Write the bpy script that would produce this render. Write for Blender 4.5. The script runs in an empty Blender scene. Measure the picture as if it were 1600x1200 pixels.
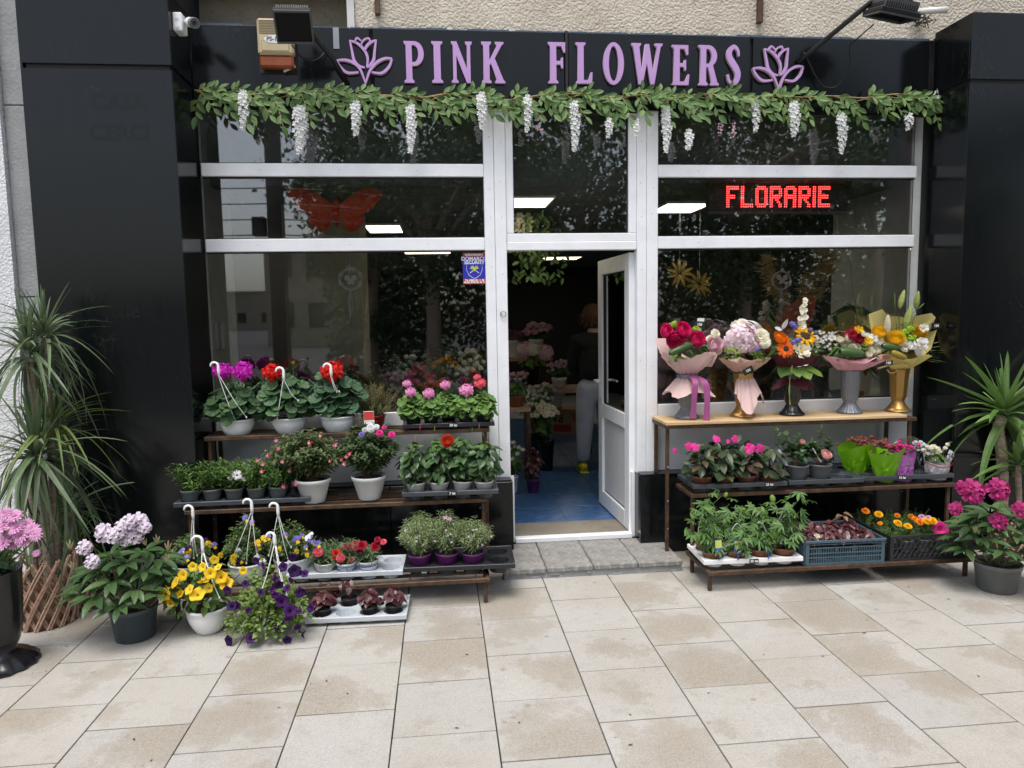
import bpy, math, random
import numpy as np
from mathutils import Vector, Matrix

random.seed(7); rng = np.random.default_rng(11)
SC = bpy.context.scene
COL = SC.collection
PI = math.pi

# ---------------------------------------------------------------- camera, sky, sun, exposure
FPX, YAW, PITCH, ROLL = 1110.0, .0986, .0977, -.01694
CAM = np.array([0., -4.63, 1.6])
def _axes():
    cy, sy, cp, sp = math.cos(YAW), math.sin(YAW), math.cos(PITCH), math.sin(PITCH)
    f = np.array([sy*cp, cy*cp, -sp]); r = np.array([cy, -sy, 0.]); u = np.cross(r, f)
    c, s = math.cos(ROLL), math.sin(ROLL)
    return r*c+u*s, u*c-r*s, f
CR, CU, CF = _axes()
cam_d = bpy.data.cameras.new('camera'); cam = bpy.data.objects.new('camera', cam_d); COL.objects.link(cam)
cam.matrix_world = Matrix([[CR[0], CU[0], -CF[0], CAM[0]], [CR[1], CU[1], -CF[1], CAM[1]], [CR[2], CU[2], -CF[2], CAM[2]], [0, 0, 0, 1]])
cam_d.sensor_width = 36; cam_d.lens = FPX/1600*36; cam_d.clip_start = .05; cam_d.clip_end = 400
SC.camera = cam

SUN_EL, SUN_AZ = math.radians(70), math.radians(205)     # azimuth: clockwise from +Y
W = bpy.data.worlds.new('World'); SC.world = W; W.use_nodes = True
nt = W.node_tree; bg = nt.nodes['Background']
sky = nt.nodes.new('ShaderNodeTexSky'); sky.sky_type = 'NISHITA'; sky.sun_disc = False
sky.sun_elevation = SUN_EL; sky.sun_rotation = SUN_AZ; sky.air_density = 1.0; sky.dust_density = 3.0; sky.ozone_density = 1.0
hs = nt.nodes.new('ShaderNodeHueSaturation'); hs.inputs['Saturation'].default_value = .55
nt.links.new(sky.outputs[0], hs.inputs['Color']); nt.links.new(hs.outputs[0], bg.inputs[0])
bg.inputs[1].default_value = .122
sd = bpy.data.lights.new('sun', 'SUN'); sd.energy = 1.35; sd.angle = math.radians(32); sd.color = (1, .96, .9)
so = bpy.data.objects.new('sun', sd); COL.objects.link(so)
sdir = Vector((math.sin(SUN_AZ)*math.cos(SUN_EL), math.cos(SUN_AZ)*math.cos(SUN_EL), math.sin(SUN_EL)))
so.rotation_euler = sdir.to_track_quat('Z', 'Y').to_euler(); so.location = (0, -6, 12)
SC.view_settings.view_transform = 'Standard'; SC.view_settings.look = 'None'
SC.view_settings.exposure = 0.92; SC.view_settings.gamma = 1; SC.view_settings.use_curve_mapping = False
SC.cycles.use_denoising = True
SC.cycles.max_bounces = 8; SC.cycles.transparent_max_bounces = 16; SC.cycles.glossy_bounces = 4
SC.cycles.sample_clamp_indirect = 6; SC.cycles.caustics_reflective = False; SC.cycles.caustics_refractive = False

# ---------------------------------------------------------------- helpers
def _ray(px, py): return CF*FPX + CR*(px-800) + CU*(600-py)
def at(px, py, Y=0.):
    "point of the place seen at a pixel of the 1600-wide photograph, on the upright plane y = Y"
    d = _ray(px, py); return CAM + d*((Y-CAM[1])/d[1])
def gr(px, py, Z=0.):
    "the same on the level plane z = Z"
    d = _ray(px, py); return CAM + d*((Z-CAM[2])/d[2])
def mpp(Y): return (Y-CAM[1])/FPX/.98                      # metres per photo pixel at depth Y
def nrm(v):
    v = np.asarray(v, float); n = np.linalg.norm(v); return v/n if n > 1e-9 else np.array([0, 0, 1.])
def frm(p, y, z, s=1., sx=1.):
    y = nrm(y); x = np.cross(y, z)
    if np.linalg.norm(x) < 1e-4: x = np.cross(y, [1, .3, .2])
    x = nrm(x); z = np.cross(x, y)
    M = np.eye(4); M[:3, 0] = x*s*sx; M[:3, 1] = y*s; M[:3, 2] = z*s; M[:3, 3] = p
    return M
def rotz(a, p=(0, 0, 0), s=1.):
    M = np.eye(4); c, q = math.cos(a), math.sin(a); M[:2, :2] = [[c, -q], [q, c]]; M[:3, :3] *= s; M[:3, 3] = p; return M
def xf(V, M): return np.asarray(V, float) @ M[:3, :3].T + M[:3, 3]

class MB:
    def __init__(s): s.v = []; s.f = []; s.m = []; s.r = []; s.n = 0
    def add(s, V, F, mat=0, M=None, rnd=None):
        V = np.asarray(V, float)
        if M is not None: V = xf(V, M)
        s.v.append(V); o = s.n; s.n += len(V)
        q = random.random() if rnd is None else rnd
        for i, f in enumerate(F):
            s.f.append(tuple(k+o for k in f)); s.m.append(mat[i] if isinstance(mat, list) else mat); s.r.append(q)
        return s
    def box(s, x0, x1, y0, y1, z0, z1, mat=0, b=0., M=None):
        if b <= 0:
            V = [(x, y, z) for z in (z0, z1) for y in (y0, y1) for x in (x0, x1)]
            F = [(0, 2, 3, 1), (4, 5, 7, 6), (0, 1, 5, 4), (2, 6, 7, 3), (0, 4, 6, 2), (1, 3, 7, 5)]
        else:
            V = []; idx = {}
            for ix, x in enumerate((x0, x1)):
                for iy, y in enumerate((y0, y1)):
                    for iz, z in enumerate((z0, z1)):
                        sx, sy, sz = (1-2*ix)*b, (1-2*iy)*b, (1-2*iz)*b
                        for k, p in enumerate(((x, y+sy, z+sz), (x+sx, y, z+sz), (x+sx, y+sy, z))):
                            idx[ix, iy, iz, k] = len(V); V.append(p)
            I = lambda a, k: idx[a[0], a[1], a[2], k]
            F = []
            for k in range(3):
                o = [j for j in range(3) if j != k]
                for sgn in (0, 1):
                    q = []
                    for (u, w) in ((0, 0), (1, 0), (1, 1), (0, 1)):
                        a = [0, 0, 0]; a[k] = sgn; a[o[0]] = u; a[o[1]] = w; q.append(I(a, k))
                    F.append(tuple(q))
            for k in range(3):                                   # edges along axis k
                o = [j for j in range(3) if j != k]
                for u in (0, 1):
                    for w in (0, 1):
                        a = [0, 0, 0]; a[o[0]] = u; a[o[1]] = w; c = a[:]; c[k] = 1
                        F.append((I(a, o[0]), I(a, o[1]), I(c, o[1]), I(c, o[0])))
            for ix in (0, 1):
                for iy in (0, 1):
                    for iz in (0, 1): F.append(tuple(idx[ix, iy, iz, k] for k in range(3)))
        return s.add(V, F, mat, M)
    def tube(s, P, r, n=6, mat=0, cap=True, M=None, closed=False):
        P = [np.asarray(p, float) for p in P]; m = len(P)
        R = [r]*m if np.isscalar(r) else list(r)
        V = []; F = []; up = None
        for i in range(m):
            a = P[(i-1) % m] if (closed or i > 0) else P[i]; c = P[(i+1) % m] if (closed or i < m-1) else P[i]
            t = nrm(c-a)
            if up is None: up = np.array([0, 0, 1.]) if abs(t[2]) < .9 else np.array([1., 0, 0])
            x = nrm(np.cross(t, up)); up = np.cross(x, t)
            for k in range(n):
                q = 2*PI*k/n; V.append(P[i] + (x*math.cos(q)+up*math.sin(q))*R[i])
        for i in range(m if closed else m-1):
            j = (i+1) % m
            for k in range(n): F.append((i*n+k, i*n+(k+1) % n, j*n+(k+1) % n, j*n+k))
        if cap and not closed:
            F.append(tuple(range(n-1, -1, -1))); F.append(tuple((m-1)*n+k for k in range(n)))
        return s.add(V, F, mat, M)
    def lathe(s, prof, n=20, mat=0, M=None, fn=None, close=False):
        V = []; F = []
        for i, (r, z) in enumerate(prof):
            for k in range(n):
                q = 2*PI*k/n; rr = r*(fn(q, i) if fn else 1); V.append((rr*math.cos(q), rr*math.sin(q), z))
        m = len(prof)
        for i in range(m-1):
            for k in range(n): F.append((i*n+k, i*n+(k+1) % n, (i+1)*n+(k+1) % n, (i+1)*n+k))
        if close:
            F.append(tuple(range(n-1, -1, -1))); F.append(tuple((m-1)*n+k for k in range(n)))
        return s.add(V, F, mat, M)
    def ball(s, c, r, n=10, m=6, mat=0, sq=(1, 1, 1), M=None):
        V = [(0, 0, -1)]; F = []
        for i in range(1, m):
            a = -PI/2+PI*i/m
            for k in range(n): V.append((math.cos(a)*math.cos(2*PI*k/n), math.cos(a)*math.sin(2*PI*k/n), math.sin(a)))
        V.append((0, 0, 1)); L = len(V)-1
        for k in range(n):
            F.append((0, 1+(k+1) % n, 1+k)); F.append((L, L-n+k, L-n+(k+1) % n))
        for i in range(m-2):
            for k in range(n): F.append((1+i*n+k, 1+i*n+(k+1) % n, 1+(i+1)*n+(k+1) % n, 1+(i+1)*n+k))
        V = np.array(V)*np.array(sq)*r+np.array(c)
        return s.add(V, F, mat, M)
    def mesh(s, name, mats, smooth=False):
        V = np.concatenate(s.v) if s.v else np.zeros((0, 3))
        return mkmesh(name, V, s.f, mats, s.m, s.r, smooth)
    def build(s, name, mats, parent=None, loc=None, smooth=False, M=None, **kw):
        return link(name, s.mesh(name, mats, smooth), parent, loc, M, **kw)

def mkmesh(name, V, F, mats, mi=None, rnd=None, smooth=False):
    me = bpy.data.meshes.new(name)
    tot = np.fromiter((len(f) for f in F), int, len(F)); loops = np.fromiter((k for f in F for k in f), int, int(tot.sum()))
    return mkmesh_np(me, np.asarray(V), loops, tot, mats, mi, rnd, smooth)
def mkmesh_np(me, V, loops, tot, mats, mi=None, rnd=None, smooth=False):
    me.vertices.add(len(V)); me.vertices.foreach_set('co', V.astype(np.float32).ravel())
    me.loops.add(len(loops)); me.loops.foreach_set('vertex_index', loops.astype(np.int32))
    me.polygons.add(len(tot)); st = np.concatenate([[0], np.cumsum(tot)[:-1]]) if len(tot) else np.zeros(0)
    me.polygons.foreach_set('loop_start', st.astype(np.int32))
    if not isinstance(mats, (list, tuple)): mats = [mats]
    for m in mats: me.materials.append(m)
    if mi is not None and len(mats) > 1: me.polygons.foreach_set('material_index', np.asarray(mi, np.int32))
    if smooth: me.polygons.foreach_set('use_smooth', np.ones(len(tot), bool))
    else: me.polygons.foreach_set('use_smooth', np.zeros(len(tot), bool))
    me.update(calc_edges=True)
    if rnd is not None:
        a = me.attributes.new('rnd', 'FLOAT', 'FACE'); a.data.foreach_set('value', np.asarray(rnd, np.float32))
    me.validate()
    return me
def link(name, me, parent=None, loc=None, M=None, label=None, cat=None, group=None, kind=None):
    o = bpy.data.objects.new(name, me); COL.objects.link(o)
    if parent is not None: o.parent = parent
    if M is not None: o.matrix_basis = Matrix(np.asarray(M).tolist())
    elif loc is not None: o.location = [float(q) for q in loc]
    return tag(o, label, cat, group, kind)
def tag(o, label=None, cat=None, group=None, kind=None):
    if label: o['label'] = label
    if cat: o['category'] = cat
    if group: o['group'] = group
    if kind: o['kind'] = kind
    return o
def thing(name, label, cat, loc=(0, 0, 0), rz=0., group=None):
    o = bpy.data.objects.new(name, None); COL.objects.link(o); o.empty_display_size = .05
    o.location = [float(q) for q in loc]; o.rotation_euler = (0, 0, rz)
    return tag(o, label, cat, group)
def scatter(name, T, Ms, mats, parent=None, kind='stuff', loc=None, **kw):
    "many copies of a template joined into one part"
    V0, F0, m0 = T; Ms = np.asarray(Ms); k = len(Ms); nv = len(V0)
    V = np.einsum('kij,nj->kni', Ms[:, :3, :3], V0)+Ms[:, None, :3, 3]
    tot0 = np.array([len(f) for f in F0]); l0 = np.array([q for f in F0 for q in f])
    loops = (l0[None]+nv*np.arange(k)[:, None]).ravel(); tot = np.tile(tot0, k)
    me = bpy.data.meshes.new(name)
    mkmesh_np(me, V.reshape(-1, 3), loops, tot, mats, np.tile(np.array(m0), k), np.repeat(rng.random(k), len(F0)))
    return link(name, me, parent, loc, kind=kind, **kw)
def tmesh(T, name, mats):
    "a template as a mesh; each loose petal or leaflet in it gets its own tint"
    up = list(range(len(T[0])))
    def find(a):
        while up[a] != a: up[a] = up[up[a]]; a = up[a]
        return a
    for f in T[1]:
        r = find(f[0])
        for k in f[1:]: up[find(k)] = r
    val = {}; rn = [val.setdefault(find(f[0]), random.random()) for f in T[1]]
    return mkmesh(name, T[0], T[1], mats, T[2], rn if len(val) > 1 else None)
def pieces(name, me, Ms, parent):
    for M in Ms: link(name, me, parent, M=M)
def text_obj(name, body, size, mat, parent, M, ext=.0006, bold=0., align='CENTER', sx=1.):
    cu = bpy.data.curves.new(name, 'FONT'); cu.body = body; cu.size = size; cu.align_x = align; cu.align_y = 'CENTER'
    cu.extrude = ext; cu.offset = bold; cu.resolution_u = 3
    tmp = bpy.data.objects.new(name, cu); COL.objects.link(tmp)
    dg = bpy.context.evaluated_depsgraph_get(); me = bpy.data.meshes.new_from_object(tmp.evaluated_get(dg))
    bpy.data.objects.remove(tmp); me.materials.clear(); me.materials.append(mat)
    M = np.asarray(M) @ np.diag([sx, 1, 1, 1.])
    return link(name, me, parent, M=M)
def wallM(p, s=1., tilt=0.):
    "text/plane frame: local x -> world x, local y -> world z, facing -y"
    M = np.eye(4); c, q = math.cos(tilt), math.sin(tilt)
    M[:3, 0] = np.array([c, 0, q])*s; M[:3, 1] = np.array([-q, 0, c])*s; M[:3, 2] = np.array([0, -1, 0])*s; M[:3, 3] = p
    return M
def outline(polys, ext, name, mat):
    "filled 2D outline (with holes) given thickness"
    cu = bpy.data.curves.new(name, 'CURVE'); cu.dimensions = '2D'; cu.fill_mode = 'BOTH'; cu.extrude = ext
    for P in polys:
        sp = cu.splines.new('POLY'); sp.points.add(len(P)-1); sp.use_cyclic_u = True
        for q, p in zip(sp.points, P): q.co = (p[0], p[1], 0, 1)
    tmp = bpy.data.objects.new(name, cu); COL.objects.link(tmp)
    dg = bpy.context.evaluated_depsgraph_get(); me = bpy.data.meshes.new_from_object(tmp.evaluated_get(dg))
    bpy.data.objects.remove(tmp); me.materials.clear()
    for m in (mat if isinstance(mat, list) else [mat]): me.materials.append(m)
    if isinstance(mat, list):
        for p in me.polygons: p.material_index = 0 if abs(p.normal.z) > .5 else 1
    return me
def crom(P, n=6):
    "smooth curve through points"
    P = [np.asarray(p, float) for p in P]; Q = [2*P[0]-P[1]]+P+[2*P[-1]-P[-2]]; out = []
    for i in range(1, len(Q)-2):
        for k in range(n):
            t = k/n; a, b, c, d = Q[i-1:i+3]
            out.append(.5*((2*b)+(c-a)*t+(2*a-5*b+4*c-d)*t*t+(3*b-a-3*c+d)*t**3))
    return out+[P[-1]]

# ---------------------------------------------------------------- materials
MAT = {}
def nm(name):
    m = bpy.data.materials.new(name); m.use_nodes = True; MAT[name] = m
    return m, m.node_tree.nodes, m.node_tree.links, m.node_tree.nodes['Principled BSDF']
def ramp(N, stops):
    r = N.new('ShaderNodeValToRGB'); e = r.color_ramp.elements
    while len(e) < len(stops): e.new(.5)
    for q, (p, c) in zip(e, stops): q.position = p; q.color = (*c, 1) if len(c) == 3 else c
    return r
def plain(name, c, rough=.5, metal=0., bump=0., bs=60., var=.12, coat=0., emis=None, es=0., spec=.5):
    "paint or plastic with faint mottling and fine relief"
    m, N, L, B = nm(name)
    B.inputs['Roughness'].default_value = rough; B.inputs['Metallic'].default_value = metal
    B.inputs['Coat Weight'].default_value = coat; B.inputs['Specular IOR Level'].default_value = spec
    tc = N.new('ShaderNodeTexCoord'); no = N.new('ShaderNodeTexNoise'); no.inputs['Scale'].default_value = 9; no.inputs['Detail'].default_value = 6
    L.new(tc.outputs['Object'], no.inputs['Vector'])
    lo = tuple(max(0, q*(1-var)) for q in c); hi = tuple(min(1, q*(1+var)) for q in c)
    r = ramp(N, [(.3, lo), (.7, hi)]); L.new(no.outputs[0], r.inputs[0]); L.new(r.outputs[0], B.inputs['Base Color'])
    if bump:
        n2 = N.new('ShaderNodeTexNoise'); n2.inputs['Scale'].default_value = bs; n2.inputs['Detail'].default_value = 5
        L.new(tc.outputs['Object'], n2.inputs['Vector'])
        b = N.new('ShaderNodeBump'); b.inputs['Strength'].default_value = bump; b.inputs['Distance'].default_value = .01
        L.new(n2.outputs[0], b.inputs['Height']); L.new(b.outputs[0], B.inputs['Normal'])
    if emis: B.inputs['Emission Color'].default_value = (*emis, 1); B.inputs['Emission Strength'].default_value = es
    return m
def leafy(name, c1, c2, rough=.45, tr=.22, spec=.4, c3=None):
    "leaf or petal: colour differs from piece to piece, a little light passes through"
    m, N, L, B = nm(name)
    at_ = N.new('ShaderNodeAttribute'); at_.attribute_name = 'rnd'; oi = N.new('ShaderNodeObjectInfo')
    ad = N.new('ShaderNodeMath'); ad.operation = 'ADD'; L.new(at_.outputs['Fac'], ad.inputs[0]); L.new(oi.outputs['Random'], ad.inputs[1])
    fr = N.new('ShaderNodeMath'); fr.operation = 'FRACT'; L.new(ad.outputs[0], fr.inputs[0])
    tc = N.new('ShaderNodeTexCoord'); no = N.new('ShaderNodeTexNoise'); no.inputs['Scale'].default_value = 40; no.inputs['Detail'].default_value = 3
    L.new(tc.outputs['Object'], no.inputs['Vector'])
    mx = N.new('ShaderNodeMath'); mx.operation = 'MULTIPLY_ADD'; mx.inputs[1].default_value = .5; L.new(no.outputs[0], mx.inputs[0])
    sb = N.new('ShaderNodeMath'); sb.operation = 'MULTIPLY_ADD'; sb.inputs[1].default_value = .9; sb.inputs[2].default_value = -.22; L.new(fr.outputs[0], sb.inputs[0])
    L.new(sb.outputs[0], mx.inputs[2])
    r = ramp(N, [(0, c1), (1, c2)] if c3 is None else [(0, c1), (.7, c2), (1, c3)])
    L.new(mx.outputs[0], r.inputs[0]); L.new(r.outputs[0], B.inputs['Base Color'])
    B.inputs['Roughness'].default_value = rough; B.inputs['Specular IOR Level'].default_value = spec
    tl = N.new('ShaderNodeBsdfTranslucent'); L.new(r.outputs[0], tl.inputs['Color'])
    ms = N.new('ShaderNodeMixShader'); ms.inputs[0].default_value = tr
    L.new(B.outputs[0], ms.inputs[1]); L.new(tl.outputs[0], ms.inputs[2]); L.new(ms.outputs[0], N['Material Output'].inputs['Surface'])
    return m
def glassy(name, tint=(.975, .985, .98), ior=1.5, boost=3.6):
    m, N, L, B = nm(name); N.remove(B)
    fr = N.new('ShaderNodeFresnel'); fr.inputs['IOR'].default_value = ior
    mu = N.new('ShaderNodeMath'); mu.operation = 'MULTIPLY'; mu.inputs[1].default_value = boost; mu.use_clamp = True; L.new(fr.outputs[0], mu.inputs[0])
    t = N.new('ShaderNodeBsdfTransparent'); t.inputs[0].default_value = (*tint, 1)
    g = N.new('ShaderNodeBsdfGlossy'); g.inputs['Roughness'].default_value = .017
    ms = N.new('ShaderNodeMixShader'); L.new(mu.outputs[0], ms.inputs[0]); L.new(t.outputs[0], ms.inputs[1]); L.new(g.outputs[0], ms.inputs[2])
    L.new(ms.outputs[0], N['Material Output'].inputs['Surface']); return m
def emit(name, c, s):
    m, N, L, B = nm(name); B.inputs['Base Color'].default_value = (*c, 1); B.inputs['Emission Color'].default_value = (*c, 1); B.inputs['Emission Strength'].default_value = s
    return m
def wall_mat(name, c1, c2, bump=.6, scale=70, rough=.9, stain=(.1, .08, .06), sa=.5):
    m, N, L, B = nm(name); tc = N.new('ShaderNodeTexCoord')
    n1 = N.new('ShaderNodeTexNoise'); n1.inputs['Scale'].default_value = 3.5; n1.inputs['Detail'].default_value = 8; n1.inputs['Roughness'].default_value = .65
    n2 = N.new('ShaderNodeTexNoise'); n2.inputs['Scale'].default_value = scale; n2.inputs['Detail'].default_value = 4
    n3 = N.new('ShaderNodeTexNoise'); n3.inputs['Scale'].default_value = scale*.8; n3.inputs['Detail'].default_value = 2; n3.inputs['Roughness'].default_value = .7
    for n in (n1, n2, n3): L.new(tc.outputs['Object'], n.inputs['Vector'])
    r = ramp(N, [(.3, c1), (.7, c2)]); L.new(n1.outputs[0], r.inputs[0])
    sp = ramp(N, [(.58, (0, 0, 0)), (.72, (1, 1, 1))]); L.new(n3.outputs[0], sp.inputs[0])
    mu = N.new('ShaderNodeMath'); mu.operation = 'MULTIPLY'; mu.inputs[1].default_value = sa; L.new(sp.outputs[0], mu.inputs[0])
    mx = N.new('ShaderNodeMix'); mx.data_type = 'RGBA'; L.new(mu.outputs[0], mx.inputs[0]); L.new(r.outputs[0], mx.inputs[6]); mx.inputs[7].default_value = (*stain, 1)
    L.new(mx.outputs[2], B.inputs['Base Color']); B.inputs['Roughness'].default_value = rough
    b = N.new('ShaderNodeBump'); b.inputs['Strength'].default_value = bump; b.inputs['Distance'].default_value = .02
    L.new(n2.outputs[0], b.inputs['Height']); L.new(b.outputs[0], B.inputs['Normal']); return m
def paver_mat():
    m, N, L, B = nm('limestone'); tc = N.new('ShaderNodeTexCoord'); oi = N.new('ShaderNodeObjectInfo')
    of = N.new('ShaderNodeVectorMath'); of.operation = 'MULTIPLY_ADD'; of.inputs[1].default_value = (37, 61, 17)
    cv = N.new('ShaderNodeCombineXYZ')
    for i in range(3): L.new(oi.outputs['Random'], cv.inputs[i])
    L.new(cv.outputs[0], of.inputs[0]); L.new(tc.outputs['Object'], of.inputs[2])
    def noise(s, d, ro=.5, v=None):
        n = N.new('ShaderNodeTexNoise'); n.inputs['Scale'].default_value = s; n.inputs['Detail'].default_value = d; n.inputs['Roughness'].default_value = ro
        L.new(v or of.outputs[0], n.inputs['Vector']); return n
    base = ramp(N, [(0, (.415, .393, .353)), (.35, (.45, .432, .397)), (.7, (.435, .42, .39)), (1, (.405, .39, .362))]); L.new(oi.outputs['Random'], base.inputs[0])
    # ochre patches: drying marks inside some slabs, ragged and off-centre, over a staining that runs on past the joints
    ge = N.new('ShaderNodeNewGeometry'); ln = N.new('ShaderNodeVectorMath'); ln.operation = 'LENGTH'
    w3 = N.new('ShaderNodeTexWhiteNoise'); w3.noise_dimensions = '1D'; L.new(oi.outputs['Random'], w3.inputs['W'])
    ce = N.new('ShaderNodeVectorMath'); ce.operation = 'SUBTRACT'; ce.inputs[1].default_value = (.5, .5, .5); L.new(w3.outputs['Color'], ce.inputs[0])
    fl2 = N.new('ShaderNodeVectorMath'); fl2.operation = 'MULTIPLY_ADD'; fl2.inputs[1].default_value = (.30, .26, 0); L.new(ce.outputs[0], fl2.inputs[0]); L.new(tc.outputs['Object'], fl2.inputs[2]); L.new(fl2.outputs[0], ln.inputs[0])
    nb = noise(5, 9, .68); nw = noise(1.5, 6, .6, ge.outputs['Position'])
    a = N.new('ShaderNodeMath'); a.operation = 'MULTIPLY_ADD'; a.inputs[1].default_value = .75; L.new(nb.outputs[0], a.inputs[0])
    s2 = N.new('ShaderNodeMath'); s2.operation = 'MULTIPLY'; s2.inputs[1].default_value = -1.05; L.new(ln.outputs['Value'], s2.inputs[0]); L.new(s2.outputs[0], a.inputs[2])
    wn = N.new('ShaderNodeTexWhiteNoise'); wn.noise_dimensions = '1D'; m9 = N.new('ShaderNodeMath'); m9.operation = 'ADD'; m9.inputs[1].default_value = 3.7; L.new(oi.outputs['Random'], m9.inputs[0]); L.new(m9.outputs[0], wn.inputs['W'])
    th = N.new('ShaderNodeMath'); th.operation = 'MULTIPLY_ADD'; th.inputs[1].default_value = .34; th.inputs[2].default_value = -.32; L.new(wn.outputs['Value'], th.inputs[0])
    ad = N.new('ShaderNodeMath'); ad.operation = 'ADD'; L.new(a.outputs[0], ad.inputs[0]); L.new(th.outputs[0], ad.inputs[1])
    a5 = N.new('ShaderNodeMath'); a5.operation = 'MULTIPLY_ADD'; a5.inputs[1].default_value = .35; a5.inputs[2].default_value = -.17; L.new(nw.outputs[0], a5.inputs[0])
    ad2 = N.new('ShaderNodeMath'); ad2.operation = 'ADD'; L.new(ad.outputs[0], ad2.inputs[0]); L.new(a5.outputs[0], ad2.inputs[1])
    pr = ramp(N, [(.06, (0, 0, 0)), (.10, (.55, .55, .55)), (.24, (1, 1, 1))]); L.new(ad2.outputs[0], pr.inputs[0])
    ng = noise(120, 4, .7); gm = ramp(N, [(.3, (.25, .25, .25)), (.62, (1, 1, 1))]); L.new(ng.outputs[0], gm.inputs[0])
    pm = N.new('ShaderNodeMath'); pm.operation = 'MULTIPLY'; L.new(pr.outputs[0], pm.inputs[0]); L.new(gm.outputs[0], pm.inputs[1])
    pm2 = N.new('ShaderNodeMath'); pm2.operation = 'MULTIPLY'; pm2.inputs[1].default_value = .85; L.new(pm.outputs[0], pm2.inputs[0])
    m0 = N.new('ShaderNodeMix'); m0.data_type = 'RGBA'; wr = ramp(N, [(.45, (0, 0, 0)), (.68, (.8, .8, .8))]); L.new(nw.outputs[0], wr.inputs[0]); L.new(wr.outputs[0], m0.inputs[0]); L.new(base.outputs[0], m0.inputs[6]); m0.inputs[7].default_value = (.375, .345, .295, 1)
    m1 = N.new('ShaderNodeMix'); m1.data_type = 'RGBA'; L.new(pm2.outputs[0], m1.inputs[0]); L.new(m0.outputs[2], m1.inputs[6]); m1.inputs[7].default_value = (.29, .246, .184, 1)
    nd = noise(14, 8, .7); dr = ramp(N, [(.52, (0, 0, 0)), (.76, (.65, .65, .65))]); L.new(nd.outputs[0], dr.inputs[0])
    m2 = N.new('ShaderNodeMix'); m2.data_type = 'RGBA'; L.new(dr.outputs[0], m2.inputs[0]); L.new(m1.outputs[2], m2.inputs[6]); m2.inputs[7].default_value = (.3, .285, .26, 1)
    vo = N.new('ShaderNodeTexVoronoi'); vo.inputs['Scale'].default_value = 6; L.new(of.outputs[0], vo.inputs['Vector'])
    vr = ramp(N, [(.05, (.7, .7, .7)), (.10, (0, 0, 0))]); L.new(vo.outputs['Distance'], vr.inputs[0])
    m3 = N.new('ShaderNodeMix'); m3.data_type = 'RGBA'; L.new(vr.outputs[0], m3.inputs[0]); L.new(m2.outputs[2], m3.inputs[6]); m3.inputs[7].default_value = (.25, .235, .215, 1)
    gr_ = noise(230, 2, .5); g2 = ramp(N, [(.35, (.82, .82, .82)), (.65, (1.08, 1.08, 1.08))]); L.new(gr_.outputs[0], g2.inputs[0])
    m4 = N.new('ShaderNodeMix'); m4.data_type = 'RGBA'; m4.blend_type = 'MULTIPLY'; m4.inputs[0].default_value = 1; L.new(m3.outputs[2], m4.inputs[6]); L.new(g2.outputs[0], m4.inputs[7])
    L.new(m4.outputs[2], B.inputs['Base Color']); B.inputs['Roughness'].default_value = .75
    b = N.new('ShaderNodeBump'); b.inputs['Strength'].default_value = .25; b.inputs['Distance'].default_value = .004; L.new(gr_.outputs[0], b.inputs['Height']); L.new(b.outputs[0], B.inputs['Normal'])
    return m
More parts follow.
